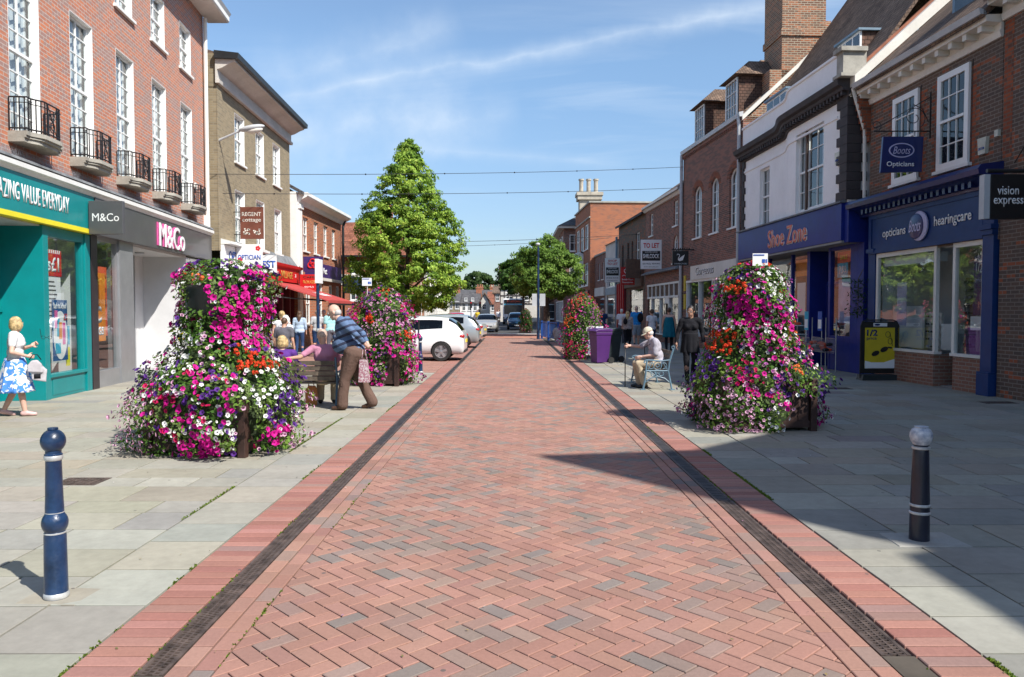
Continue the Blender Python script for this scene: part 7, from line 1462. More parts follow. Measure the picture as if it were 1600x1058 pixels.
    for x in xw:
        for sy in (-1, 1):
            y = sy * (hw - 0.10); b = MB(); b.lathe([(wr * 0.66, -0.10), (wr * 0.94, -0.10), (wr, -0.07), (wr, 0.07), (wr * 0.94, 0.10), (wr * 0.66, 0.10), (wr * 0.64, 0)], (x, y, wr), 28, axis='y'); ty = b.build('wheel', 'rubber', t, smooth=True)
            b = MB(); yo = y + sy * 0.075; 
            b.lathe([(wr * 0.70, -0.012), (wr * 0.70, 0.012), (wr * 0.62, 0.012), (wr * 0.60, -0.012)], (x, yo, wr), 28, axis='y'); b.lathe([(0.06, -0.02), (0.055, 0.02), (0.002, 0.025)] if sy > 0 else [(0.06, 0.02), (0.055, -0.02), (0.002, -0.025)], (x, yo, wr), 16, axis='y')
            for q in range(5):
                a = q * 2 * PI / 5 + 0.3; c_, s_ = math.cos(a), math.sin(a); rr = wr * 0.66; P = [(x + c_ * 0.04 - s_ * 0.035, wr + s_ * 0.04 + c_ * 0.035), (x + c_ * rr - s_ * 0.05, wr + s_ * rr + c_ * 0.05), (x + c_ * rr + s_ * 0.05, wr + s_ * rr - c_ * 0.05), (x + c_ * 0.04 + s_ * 0.035, wr + s_ * 0.04 - c_ * 0.035)]; b.prism(P, 1, yo - 0.012, yo + 0.014)
            b.build('rim', 'alloy', ty)
    for sy in (-1, 1):
        b = MB(); z0 = 0.72 * kz; b.ell((-L / 2 + 0.12, sy * hw * 0.84, 0.82 * kz), (0.12, 0.10, 0.075), 12, 8); b.build('tail_light', 'tail_red', t, smooth=True)
        b = MB(); b.ell((L / 2 - 0.22, sy * hw * 0.72, 0.60 * kz), (0.20, 0.14, 0.085), 12, 8); b.build('headlight', 'headlamp', t, smooth=True)
        b = MB(); b.ell((0.62 * k, sy * (hw + 0.06), 0.98 * kz), (0.09, 0.07, 0.06), 10, 8); b.build('mirror', paint, t, smooth=True)
        if doors:
            b = MB(); 
            for xx in ((-0.58, 0.66) if kind != 'hatch' else (-0.62, 0.72)): b.tube([(xx * k, sy * (hw * 0.985 + 0.006), 0.34), (xx * k, sy * (hw * 1.0 + 0.006), 0.6 * kz), (xx * k, sy * (hw * 0.975 + 0.004), 0.9 * kz)], 0.004, 4)
            b.build('door_seam', 'trim_black', t)
            b = MB(); b.tube([(-0.62 * k, sy * (hw * 0.965), 0.93 * kz), (-0.60 * k, sy * (hw * 0.80), 1.36 * kz)], 0.022, 5); b.build('door_pillar', 'trim_black', t)
    b = MB(); b.box(-L / 2 - 0.012, -L / 2 + 0.02, -0.26, 0.26, 0.60 * kz, 0.71 * kz); b.build('number_plate', 'plate_yellow', t); b = MB(); b.box(L / 2 - 0.06, L / 2 + 0.015, -0.26, 0.26, 0.33, 0.43); b.build('number_plate', 'sign_white', t)
    b = MB(); b.box(L / 2 - 0.10, L / 2 - 0.0, -0.45, 0.45, 0.44, 0.50); b.build('grille', 'trim_black', t); b = MB(); b.box(-L / 2 - 0.004, -L / 2 + 0.05, -hw * 0.7, hw * 0.7, 0.28, 0.36); b.build('rear_valance', 'trim_black', t)
    move(t, loc, rot); return t
# rear end towards the road: front at +x local, so turned about 180 degrees
car('white three door hatchback parked nose in, nearest of the parked cars', (-3.62, 25.7, 0), R(179), 'paint_white', 4.2, 1.78, 1.46, 'hatch')
car('silver blue hatchback with a plastic dark bumper parked second behind the white car', (-3.45, 34.3, 0), R(179), 'paint_silver', 4.1, 1.76, 1.48, 'hatch')
car('pale silver saloon third in the parked row', (-3.6, 41.5, 0), R(172), 'paint_pale', 4.4, 1.76, 1.42, 'saloon')
car('silver beige saloon facing the viewer in the middle of the far road', (-1.95, 59.5, 0), R(-90), 'paint_beige', 4.5, 1.76, 1.42, 'saloon', group='cars on the far road')
car('dark blue car facing the viewer in front of the bus', (0.45, 67, 0), R(-90), 'paint_blue', 4.1, 1.74, 1.48, 'hatch', group='cars on the far road')
car('small red car glimpsed behind the silver saloons', (-5.3, 74, 0), R(-75), 'paint_red', 4.0, 1.7, 1.45, 'hatch', group='cars on the far road')
# bus
t = thing('bus', 'white single decker bus facing the viewer beside the far tree', 'bus', (0.2, 92, 0)); b = MB(); b.box(-1.05, 1.45, 88, 99, 0.3, 3.0); b.build('body', 'sign_white', t, bevel=0.12)
b = MB(); b.box(-0.9, 1.3, 87.97, 87.999, 1.25, 2.25); b.build('windscreen', 'dark_pane', t); b = MB(); b.box(-0.9, 1.3, 87.97, 87.999, 2.42, 2.88); b.build('destination_box', 'black', t); text('letters', '97 HITCHIN', (0.2, 87.965, 2.65), (1, 0, 0), (0, 0, 1), 0.22, 1.5, 'coral_poster', t, 0.003, 0.02)
b = MB(); b.box(-0.9, 1.3, 87.97, 87.999, 2.28, 2.38); b.build('stripe', 'cyan_print', t); b = MB(); b.box(-1.02, 1.42, 87.96, 87.999, 0.35, 0.9); b.build('bumper', 'paint_blue', t)
for x in (-0.75, 1.15): b = MB(); b.ell((x, 87.95, 0.75), (0.15, 0.04, 0.1), 10, 6); b.build('headlight', 'headlamp', t)
for y in (90.5, 96.5):
    for x in (-0.95, 1.35): b = MB(); b.lathe([(0.48, -0.12), (0.48, 0.12)], (x, y, 0.48), 20, axis='x'); b.build('wheel', 'rubber', t)
# ================================================================ far town
def house(lab, x0, x1, y0, y1, h, zr, wm, rm, wins=(), gable=False, chim=(), name='town_house'):
    t = thing(name, lab, 'house', ((x0 + x1) / 2, (y0 + y1) / 2, 0)); b = MB(); b.box(x0, x1, y0, y1, 0, h); 
    if gable: b.prism([(x0, h), (x1, h), ((x0 + x1) / 2, zr)], 1, y0 + 0.02, y1)
    b.build('wall', wm, t); b = MB(); o = 0.3
    if gable: b.prism([(x0 - o, h - 0.1), ((x0 + x1) / 2, zr + 0.05), (x1 + o, h - 0.1), (x1 + o, h + 0.1), ((x0 + x1) / 2, zr + 0.3), (x0 - o, h + 0.1)], 1, y0 - o, y1 + o)
    else: b.prism([(y0 - o, h), ((y0 + y1) / 2, zr), (y1 + o, h), (y1 + o, h - 0.15), (y0 - o, h - 0.15)], 0, x0 - o, x1 + o)
    b.build('roof', rm, t)
    for (a, c, e, g_) in wins: simplewin(t, a, c, e, g_, y0)
    for (x, z) in chim:
        b = MB(); yc_ = (y0 + y1) / 2; b.box(x - 0.5, x + 0.5, yc_ - 0.4, yc_ + 0.4, h, z); b.box(x - 0.58, x + 0.58, yc_ - 0.48, yc_ + 0.48, z - 0.3, z - 0.1)
        for q in (-0.25, 0.25): b.lathe([(0.13, 0), (0.11, 0.5)], (x + q, yc_, z), 8)
        b.build('chimney', 'brick_orange', t)
    return t
house('grey brick far house with a slate roof just right of the tall tree', -12.9, -9.3, 134, 142, 3.0, 4.9, 'brick_yellow', 'roof_slate', [(-12.3 + k * 1.2, -11.6 + k * 1.2, 1.9, 3.2) for k in range(3)], chim=((-9.8, 5.9),))
house('white far house with a dark mansard roof and dormers', -9.2, -5.9, 136, 144, 3.0, 4.9, 'sign_white', 'roof_slate', [(-8.8 + k * 1.0, -8.2 + k * 1.0, 1.6, 3.0) for k in range(3)] + [(-8.4, -7.9, 3.3, 3.9), (-7.2, -6.7, 3.3, 3.9)], chim=((-6.0, 5.9),))
house('white gabled far cottage beside the mansard house', -5.8, -4.0, 137, 143, 2.8, 4.6, 'render_white', 'roof_tile', [(-5.3, -4.6, 1.8, 2.8)], gable=True)
house('far house with a bright red tiled roof at the end of the street', -4.6, -2.2, 148, 160, 2.9, 5.4, 'render_white', 'roof_red', [(-4.0, -3.2, 1.6, 2.8)])
house('long cream building on the skyline behind the chimneys', -12.5, -1.0, 170, 178, 5.2, 6.3, 'cream_render', 'roof_slate', [(-11 + k * 1.6, -10.2 + k * 1.6, 3.6, 4.6) for k in range(6)], chim=((-7.0, 7.0), (-4.5, 7.0)))
house('narrow red brick far house next to the timber framed gable', -3.0, -1.75, 128, 138, 4.6, 5.8, 'brick_brown', 'roof_tile', [(-2.7, -2.1, 3.2, 4.4)])
t = house('timber framed black and white far house with a tall tiled gable', -1.7, 5.5, 112, 122, 5.0, 8.6, 'render_white', 'roof_tile', [(-0.9, 0.1, 3.1, 4.2), (1.2, 2.4, 3.1, 4.2), (-1.2, 0.2, 0.6, 2.2)], name='timber_house'); b = MB()
for x in [-1.7 + 0.6 * k for k in range(13)]: b.box(x - 0.06, x + 0.06, 111.95, 112, 2.6, 5.0)
for z in (2.6, 3.8, 5.0): b.box(-1.7, 5.5, 111.94, 112, z - 0.08, z + 0.08)
b.build('timber_frame', 'dark_stone', t)
house('dark brick far house closing the row on the right behind the lamp post', 3.9, 12, 94, 108, 6.5, 9.0, 'brick_dark', 'roof_tile', [(4.4, 5.3, 3.8, 5.2), (6, 7, 3.8, 5.2), (4.3, 6.2, 0.6, 2.4)])
for (x, y, lab) in ((-6.3, 118, 'left far traffic light with a red lamp'), (-4.9, 118, 'right far traffic light with a red lamp')):
    t = thing('traffic_light', lab, 'traffic light', (x, y, 0), 0, 'traffic lights at the far junction'); b = MB(); b.tube([(x, y, 0), (x, y, 2.2)], 0.06, 6); b.build('pole', 'iron', t); b = MB(); b.box(x - 0.18, x + 0.18, y - 0.1, y + 0.1, 2.0, 3.0); b.build('head', 'black', t); b = MB(); b.ell((x, y - 0.12, 2.8), (0.12, 0.04, 0.12), 8, 6); b.build('lamp', 'tail_red', t)
# ================================================================ people
M('skin', (0.56, 0.31, 0.22), 0.55, var=0.08, vs=10); M('skin_pale', (0.64, 0.40, 0.31), 0.55, var=0.08, vs=10); M('skin_brown', (0.36, 0.20, 0.14), 0.55, var=0.06)
M('hair_blonde', (0.56, 0.40, 0.19), 0.6, var=0.3, vs=25, bump=0.4, bs=90); M('hair_grey', (0.50, 0.48, 0.46), 0.65, var=0.2, vs=25, bump=0.4, bs=90); M('hair_white', (0.70, 0.69, 0.67), 0.65, var=0.1, vs=25, bump=0.4, bs=90); M('hair_brown', (0.10, 0.055, 0.03), 0.55, var=0.3, vs=25, bump=0.4, bs=90); M('hair_dark', (0.02, 0.015, 0.013), 0.5, var=0.2, vs=25); M('hair_stubble', (0.50, 0.36, 0.29), 0.7, var=0.2, vs=30)
def cloth(name, c, **k): return M(name, c, 0.9, var=0.10, vs=6, bump=0.35, bs=26, spec=0.2, **k)
cloth('c_white', (0.74, 0.74, 0.77)); cloth('c_brown', (0.135, 0.085, 0.068)); cloth('c_purple', (0.10, 0.035, 0.22)); cloth('c_pink', (0.48, 0.21, 0.31)); cloth('c_black', (0.014, 0.014, 0.018)); cloth('c_khaki', (0.50, 0.41, 0.29)); cloth('c_grey', (0.13, 0.125, 0.15)); cloth('c_paleblue', (0.42, 0.53, 0.68)); cloth('c_denim', (0.03, 0.06, 0.15)); cloth('c_cyan', (0.32, 0.58, 0.60)); cloth('c_bright', (0.03, 0.25, 0.62)); cloth('c_teal', (0.01, 0.14, 0.20)); cloth('c_shirt', (0.42, 0.40, 0.46)); cloth('c_navy', (0.02, 0.045, 0.12)); cloth('c_red', (0.45, 0.04, 0.05)); cloth('c_lgrey', (0.45, 0.46, 0.47)); cloth('c_cap', (0.62, 0.57, 0.43)); cloth('c_greyblue', (0.30, 0.36, 0.42)); cloth('c_lilac', (0.50, 0.47, 0.50))
M('shoe_brown', (0.07, 0.035, 0.022), 0.45); M('shoe_black', (0.015, 0.015, 0.016), 0.45); M('shoe_pink', (0.62, 0.40, 0.38), 0.5); M('shoe_white', (0.7, 0.7, 0.7), 0.5); M('eye_dark', (0.015, 0.012, 0.01), 0.2); M('lip', (0.38, 0.12, 0.10), 0.5)
m, t_, b_, o_ = newmat('c_stripes'); tcn = N(t_, 'ShaderNodeTexCoord'); sp_ = N(t_, 'ShaderNodeSeparateXYZ'); Lk(t_, tcn.outputs['Object'], sp_.inputs[0])
zz_ = smath(t_, 'ADD', sp_.outputs[2], smath(t_, 'MULTIPLY', sp_.outputs[1], 0.40)); fr2 = smath(t_, 'FRACT', smath(t_, 'DIVIDE', zz_, 0.125)); band_ = smath(t_, 'LESS_THAN', fr2, 0.36); nn_ = N(t_, 'ShaderNodeTexNoise', i_Scale=9.0, i_Detail=4.0); Lk(t_, tcn.outputs['Object'], nn_.inputs[0])
c0 = mixc(t_, ramp(t_, nn_.outputs[0], [(0.3, 0.0), (0.7, 1.0)]), (0.085, 0.14, 0.255), (0.115, 0.18, 0.31)); c1 = mixc(t_, band_, c0, (0.028, 0.036, 0.075)); Lk(t_, c1, b_.inputs['Base Color']); b_.inputs['Roughness'].default_value = 0.9
bp_ = N(t_, 'ShaderNodeBump', i_Strength=0.5, i_Distance=0.02); Lk(t_, nn_.outputs[0], bp_.inputs['Height']); Lk(t_, bp_.outputs[0], b_.inputs['Normal'])
def pattern(name, ca, cb2, cc2, sc_=12.0, t1=0.45):
    m, t, b, o = newmat(name); tcn = N(t, 'ShaderNodeTexCoord'); n = N(t, 'ShaderNodeTexNoise', i_Scale=sc_, i_Detail=1.5, i_Distortion=1.2); Lk(t, tcn.outputs['Object'], n.inputs[0]); v = N(t, 'ShaderNodeTexVoronoi', i_Scale=sc_ * 1.1); Lk(t, tcn.outputs['Object'], v.inputs[0])
    c = mixc(t, smath(t, 'GREATER_THAN', n.outputs[0], t1 + 0.04), ca, cb2); c = mixc(t, smath(t, 'LESS_THAN', v.outputs['Distance'], 0.17), c, cc2); Lk(t, c, b.inputs['Base Color']); b.inputs['Roughness'].default_value = 0.9
pattern('c_floral', (0.06, 0.22, 0.62), (0.70, 0.73, 0.78), (0.20, 0.26, 0.45), 11, 0.46); pattern('c_blouse', (0.42, 0.36, 0.33), (0.30, 0.22, 0.22), (0.12, 0.08, 0.09), 22, 0.5); pattern('c_plaid', (0.34, 0.16, 0.20), (0.55, 0.48, 0.50), (0.20, 0.06, 0.11), 30, 0.5)
def V3(p): return Vector(p)
def person(lab, loc, rot, H=1.70, J=None, top='c_white', sleeve=0.5, bottom='c_brown', legs='long', skirt=None, shoes='shoe_black', hair='hair_brown', hairstyle='short', skin='skin', fat=1.0, voxel=0.014, hat=None, face=True, group=None, extra=None, curl=(0.3, 0.3), tuck=False, belly=0.0, hemz=0.84, female=False, cat='person', collar=False, scale_head=1.0):
    """local frame: facing +Y, +X is the figure's right side"""
    t = thing('person', lab, cat, group=group); k = H / 1.70
    j = dict(pelvis=(0, 0, .93), chest=(0, 0, 1.24), neck=(0, -.01, 1.42), head=(0, .025, 1.585), look=(0, 1, -0.05), shR=(.185, 0, 1.385), elR=(.235, -.01, 1.11), wrR=(.245, .06, .87), shL=(-.185, 0, 1.385), elL=(-.235, -.01, 1.11), wrL=(-.245, .06, .87), hipR=(.095, 0, .90), knR=(.105, .03, .49), anR=(.11, -.02, .085), hipL=(-.095, 0, .90), knL=(-.105, .03, .49), anL=(-.11, -.02, .085), toeR=(.02, 1, 0), toeL=(-.02, 1, 0), hR=(0, .1, -1), hL=(0, .1, -1))
    j.update(J or {}); j = {a: V3(b) for a, b in j.items()}
    hd, look = j['head'], j['look'].normalized(); up = (hd - j['neck']).normalized(); up = (Vector((0, 0, 1)) * 0.75 + up * 0.35).normalized(); up = (up - look * up.dot(look)).normalized(); rt = look.cross(up)
    HM = Matrix((rt, look, up)).transposed(); hs = scale_head
    def hp(x, y, z): return hd + HM @ Vector((x * hs, y * hs, z * hs))
    fw = 0.93 if female else 1.0
    # ---- body (skin)
    b = MB(); b.ell(hp(0, -0.012, 0.025), (0.075 * hs, 0.095 * hs, 0.098 * hs), 18, 14, rot=HM); b.ell(hp(0, 0.022, -0.048), (0.056 * hs, 0.066 * hs, 0.068 * hs), 16, 12, rot=HM)
    b.cap(hp(0, 0.088, 0.022), hp(0, 0.105, -0.018), 0.009, 0.014, 8); b.ell(hp(0, 0.082, -0.055), (0.024, 0.014, 0.012), 8, 6, rot=HM); b.ell(hp(0, 0.068, -0.098), (0.022, 0.018, 0.016), 8, 6, rot=HM)
    for s in (-1, 1): b.ell(hp(s * 0.078, -0.005, -0.008), (0.011, 0.020, 0.033), 8, 8, rot=HM); b.ell(hp(s * 0.030, 0.076, 0.030), (0.022, 0.014, 0.010), 8, 6, rot=HM)
    b.cap(j['neck'] - Vector((0, 0, 0.03)), hp(0, -0.02, -0.06), 0.060, 0.055)
    ch, pe = j['chest'], j['pelvis']; mid = (ch + pe) / 2; tw = (j['shR'] - j['shL']).normalized()
    fwd = tw.cross((ch - pe).normalized()) * -1
    fwd = (ch - pe).normalized().cross(tw) ; upd = (ch - pe).normalized()
    TM = Matrix((tw, fwd, upd)).transposed()
    def torso(m, g=0.0, low=0.0):
        m.ell(ch + upd * 0.03, (0.165 * fw * fat + g, 0.108 * fat + g, 0.17 + g), 18, 12, rot=TM); m.ell(mid + fwd * belly * 0.6, (0.145 * fat + g, 0.105 * fat + g + belly * 0.7, 0.17 + g), 18, 12, rot=TM); m.ell(pe, (0.165 * (1.06 if female else 1) * fat + g, 0.118 * fat + g, 0.13 + g), 18, 12, rot=TM)
        m.cap(j['shL'] + tw * 0.03, j['shR'] - tw * 0.03, 0.062 + g, 0.062 + g); m.cap(ch + upd * 0.1, j['neck'] - Vector((0, 0, 0.03)), 0.095 + g, 0.068 + g * 0.6)
        if female:
            for s in (-1, 1): m.ell(ch + tw * s * 0.075 + fwd * 0.075 + upd * 0.01, 0.056 + g)
    torso(b, -0.012)
    for s in 'LR':
        sh, el, wr = j['sh' + s], j['el' + s], j['wr' + s]; b.cap(sh, el, 0.047 * fat, 0.039); b.cap(el, wr, 0.039, 0.026)
        hdv = j['h' + s].normalized(); cu = curl[0 if s == 'L' else 1]
        side = tw * (1 if s == 'R' else -1); palm_n = -side; ax = hdv.cross(palm_n).normalized(); palm_n = ax.cross(hdv).normalized()
        pc = wr + hdv * 0.05; PM = Matrix((ax, palm_n, hdv)).transposed(); b.cap(wr, wr + hdv * 0.02, 0.026, 0.03); b.ell(pc, (0.040, 0.017, 0.048), 12, 8, rot=PM)
        for q, (off, L1) in enumerate(((0.030, 0.066), (0.010, 0.076), (-0.010, 0.072), (-0.029, 0.056))):
            r0 = wr + hdv * 0.088 + ax * off; d1 = (hdv * math.cos(cu * 1.0) + palm_n * math.sin(cu * 1.0)); p1 = r0 + d1 * L1 * 0.5; d2 = (hdv * math.cos(cu * 2.3) + palm_n * math.sin(cu * 2.3)); p2 = p1 + d2 * L1 * 0.5; b.cap(r0, p1, 0.0095, 0.0088, 8); b.cap(p1, p2, 0.0088, 0.0072, 8)
        th0 = wr + hdv * 0.03 + ax * 0.034; th1 = th0 + (hdv * 0.6 + ax * 0.6 + palm_n * (0.3 + cu * 0.3)).normalized() * 0.038; b.cap(th0, th1, 0.0125, 0.0105, 8); b.cap(th1, th1 + (hdv * 0.9 + ax * 0.1 + palm_n * (0.2 + cu * 0.4)).normalized() * 0.03, 0.0105, 0.008, 8)
        hi, kn, an = j['hip' + s], j['kn' + s], j['an' + s]; b.cap(hi, kn, 0.078 * fat, 0.054); b.cap(kn, kn * 0.65 + an * 0.35, 0.052, 0.056); b.cap(kn * 0.65 + an * 0.35, an, 0.056, 0.036)
        td = j['toe' + s].normalized(); b.cap(an - td * 0.02 - Vector((0, 0, 0.04)), an + td * 0.13 - Vector((0, 0, 0.055)), 0.036, 0.026)
    def done(mb, name, mats, vx, sm=4, parent=t, disp=0.0, cut=None):
        me = mb.mesh(name, Vector((0, 0, 0)), recalc=False)
        if k != 1.0: me.transform(Matrix.Scale(k, 4))
        mods = [('REMESH', dict(mode='VOXEL', voxel_size=vx)), ('SMOOTH', dict(factor=0.5, iterations=sm))]
        me = evalmesh(me, mods, name)
        if disp:
            r = random.Random(hash(lab) % 999)
            for v_ in me.vertices:
                n_ = noise.noise(v_.co * 7 + Vector((r.random(), 0, 0))) * disp + noise.noise(Vector((v_.co.x * 9, v_.co.y * 9, v_.co.z * (13 if name == 'shirt' else 6)))) * disp * 0.7; v_.co += v_.normal * n_
        return link(name, me, mats, parent, smooth=True)
    done(b, 'body', skin, min(voxel, 0.009) if voxel < 0.013 else voxel, 2)
    # ---- clothes
    if top:
        c = MB(); torso(c, 0.012); 
        for s in 'LR':
            sh, el, wr = j['sh' + s], j['el' + s], j['wr' + s]
            if sleeve <= 0: continue
            if sleeve <= 1: e = sh + (el - sh) * sleeve; c.cap(sh, e, 0.064 * fat, 0.056 * fat)
            else: e = el + (wr - el) * (sleeve - 1) * 0.93; c.cap(sh, el, 0.064 * fat, 0.050); c.cap(el, e, 0.050, 0.038)
        if belly: c.ell(mid + fwd * belly, (0.15 * fat, 0.10 + belly, 0.16), 16, 12, rot=TM)
        c.ell(pe + upd * (0.03 if not tuck else 0.08), (0.176 * fat, 0.130 * fat, 0.10 if not tuck else 0.05), 16, 10, rot=TM)
        if collar: c.cap(j['neck'] - upd * 0.02, j['neck'] + upd * 0.012, 0.073, 0.070)
        done(c, 'shirt', top, max(0.012, voxel), 4, disp=0.010)
    if bottom and (not skirt or legs == 'legging'):
        c = MB(); c.ell(pe - upd * 0.02, (0.172 * fat, 0.126 * fat, 0.13), 16, 10, rot=TM); f_ = dict(long=1.0, shorts=0.0, legging=1.0)[legs]; ease = 0.0 if legs == 'legging' else (0.026 if bottom == 'c_brown' else 0.014)
        for s in 'LR':
            hi, kn, an = j['hip' + s], j['kn' + s], j['an' + s]; c.cap(hi, kn, (0.090 + ease) * fat, 0.062 + ease)
            if f_: c.cap(kn, kn * 0.6 + an * 0.4, 0.062 + ease, 0.058 + ease); c.cap(kn * 0.6 + an * 0.4, an + Vector((0, 0, 0.012)), 0.058 + ease, 0.046 + ease * 1.6)
        done(c, 'trousers', bottom, max(0.012, voxel), 4, disp=0.010)
    if skirt:
        z0, z1, r0, r1, mt = skirt; c = MB(); n = 56; rows = 12
        for i in range(rows + 1):
            u = i / rows; z = z0 + (z1 - z0) * u; rr = r0 + (r1 - r0) * u ** 0.8
            for q in range(n):
                a = 2 * PI * q / n; w_ = 1 + 0.09 * u * math.sin(9 * a + 1.0) + 0.05 * u * math.sin(17 * a); c.v.append(((pe.x) + rr * w_ * math.cos(a) * k, (pe.y) + rr * 0.82 * w_ * math.sin(a) * k, z * k))
        for i in range(rows):
            for q in range(n): c.f.append((i * n + q, i * n + (q + 1) % n, (i + 1) * n + (q + 1) % n, (i + 1) * n + q)); c.m.append(0); c.c.append(None)
        me = c.mesh('skirt'); me = evalmesh(me, [('SOLIDIFY', dict(thickness=0.008))], 'skirt'); link('skirt', me, mt, t, smooth=True)
    for s in 'LR':
        if not shoes: break
        an = j['an' + s]; td = j['toe' + s].normalized(); c = MB(); c.cap(an - td * 0.035 - Vector((0, 0, 0.035)), an + td * 0.15 - Vector((0, 0, 0.052)), 0.042, 0.032, 12); c.cap(an - Vector((0, 0, 0.04)), an - Vector((0, 0, 0.0)), 0.042, 0.038); c.cap(an + td * 0.04 - Vector((0, 0, 0.035)), an + td * 0.11 - Vector((0, 0, 0.05)), 0.042, 0.038)
        done(c, 'shoe', shoes, 0.012, 2)
    # ---- hair
    if hairstyle != 'none':
        c = MB()
        if hairstyle == 'bald': c.ell(hp(0, -0.045, -0.025), (0.080, 0.068, 0.062), 16, 12, rot=HM)
        elif hairstyle == 'thin': c.ell(hp(0, -0.022, 0.030), (0.0785 * hs, 0.094 * hs, 0.095 * hs), 18, 14, rot=HM)
        else: c.ell(hp(0, -0.026, 0.034), (0.087 * hs, 0.100 * hs, 0.104 * hs), 18, 14, rot=HM)
        if hairstyle in ('bob', 'curly'): c.ell(hp(0, -0.035, -0.02), (0.100, 0.085, 0.105), 16, 12, rot=HM); [c.ell(hp(s * 0.078, 0.0, -0.01), (0.03, 0.06, 0.085), 10, 8, rot=HM) for s in (-1, 1)]
        if hairstyle == 'long': c.ell(hp(0, -0.05, -0.06), (0.098, 0.065, 0.14), 16, 12, rot=HM); c.cap(hp(0, -0.07, -0.1), hp(0, -0.10, -0.27), 0.085, 0.05)
        if hairstyle == 'bun': c.ell(hp(0, -0.11, 0.05), 0.045)
        o = done(c, 'hair', hair, 0.012, 3, disp=0.006 if hairstyle in ('curly', 'long') else 0.0)
    if hat == 'cap':
        c = MB(); pts = []; 
        for i in range(7):
            ph = PI / 2 * i / 6; pts.append((0.094 * math.cos(ph), 0.108 * math.cos(ph), 0.022 + 0.100 * math.sin(ph)))
        n = 24
        for (ra, rb, z) in pts:
            for q in range(n): a = 2 * PI * q / n; c.v.append(tuple(hp(max(0.001, ra) * math.cos(a), -0.012 + max(0.001, rb) * math.sin(a), z)))
        for i in range(6):
            for q in range(n): c.f.append((i * n + q, i * n + (q + 1) % n, (i + 1) * n + (q + 1) % n, (i + 1) * n + q)); c.m.append(0); c.c.append(None)
        n2 = 12; a0 = [R(20) + R(140) * q / n2 for q in range(n2 + 1)]; base = len(c.v)
        for r_, dz in ((1.0, 0.0), (1.62, -0.028)):
            for a in a0: c.v.append(tuple(hp(0.094 * (r_ if r_ == 1 else 1.08) * math.cos(a), -0.012 + 0.108 * r_ * math.sin(a) ** (1 if r_ == 1 else 0.8), 0.026 + dz)))
        for q in range(n2): c.f.append((base + q, base + q + 1, base + n2 + 2 + q, base + n2 + 1 + q)); c.m.append(0); c.c.append(None)
        me = c.mesh('cap'); me.transform(Matrix.Scale(k, 4)); me = evalmesh(me, [('SOLIDIFY', dict(thickness=0.006)), ('SUBSURF', dict(levels=1))], 'cap'); link('cap', me, 'c_cap', t, smooth=True)
    if face:
        for s in (-1, 1):
            c = MB(); c.ell(hp(s * 0.030, 0.083, 0.016), (0.012, 0.007, 0.008), 10, 8, rot=HM); me = c.mesh('eye'); me.transform(Matrix.Scale(k, 4)); e_ = link('eye', me, 'sign_white', t, smooth=True); c = MB(); c.ell(hp(s * 0.030, 0.088, 0.016), (0.006, 0.004, 0.006), 8, 6, rot=HM); me = c.mesh('pupil'); me.transform(Matrix.Scale(k, 4)); link('pupil', me, 'eye_dark', e_, smooth=True)
            c = MB(); c.tube([hp(s * 0.046, 0.076, 0.040), hp(s * 0.03, 0.088, 0.045), hp(s * 0.014, 0.088, 0.041)], 0.0035, 5); me = c.mesh('eyebrow'); me.transform(Matrix.Scale(k, 4)); link('eyebrow', me, hair, t)
        c = MB(); c.ell(hp(0, 0.094, -0.056), (0.022, 0.006, 0.005), 10, 6, rot=HM); me = c.mesh('mouth'); me.transform(Matrix.Scale(k, 4)); link('mouth', me, 'lip', t, smooth=True)
    if extra: extra(t, j, k, hp, HM, tw, fwd, upd)
    move(t, loc, rot); return t
def held(name, lab, cat, mb, mats, loc, rot, smooth=True, vox=None, parts=()):
    me = mb.mesh(name)
    if vox: me = evalmesh(me, [('REMESH', dict(mode='VOXEL', voxel_size=vox)), ('SMOOTH', dict(factor=0.5, iterations=3))], name)
    o = link(name, me, mats, None, smooth=smooth); ORG[o] = Vector((0, 0, 0)); tagp(o, lab, cat)
    for (pn_, pb, pm) in parts: pme = pb.mesh(pn_); q = link(pn_, pme, pm, o, smooth=True)
    o.location = loc; o.rotation_euler = (0, 0, rot); return o
# 1 man in striped polo, leaning forward, hands clasped behind his back, facing left
def belt(t, j, k, hp, HM, tw, fwd, upd): pass
L1, R1 = (-2.66, 12.75, 0), R(90)
person('stout balding man in a blue striped polo, hands behind his back', L1, R1, 1.78, dict(pelvis=(0, -.04, .92), chest=(0, .09, 1.24), neck=(0, .19, 1.42), head=(0, .28, 1.545), look=(0, 1, -0.45), shR=(.185, .12, 1.395), shL=(-.185, .12, 1.395), elR=(.27, -.12, 1.20), wrR=(.10, -.24, 1.02), elL=(-.27, -.12, 1.20), wrL=(-.08, -.25, 1.01), hR=(-.8, -.2, -.3), hL=(.8, -.2, -.4),
       hipR=(.10, -.03, .90), knR=(.11, -.10, .50), anR=(.11, -.30, .10), toeR=(.05, 1, -.12), hipL=(-.10, -.04, .90), knL=(-.11, .10, .48), anL=(-.11, .13, .085)), top='c_stripes', sleeve=1.72, bottom='c_brown', shoes='shoe_brown', hair='hair_grey', hairstyle='bald', skin='skin_pale', fat=1.38, voxel=0.009, belly=0.10, collar=True)
b = MB(); b.prism([(-0.13, 0.47), (0.05, 0.47), (0.03, 0.84), (-0.09, 0.84)], 0, -0.035, 0.06); q = MB(); q.tube([(0, -0.08, 0.83), (0, -0.06, 1.0), (0, -0.02, 1.01), (0, 0.0, 0.83)], 0.007, 6)
held('shopping_bag', 'pink and white checked shopping bag hanging behind the man in the striped polo', 'bag', b, 'c_plaid', (-2.47, 12.60, 0), R(90), False, parts=(('handle', q, 'c_plaid'),))
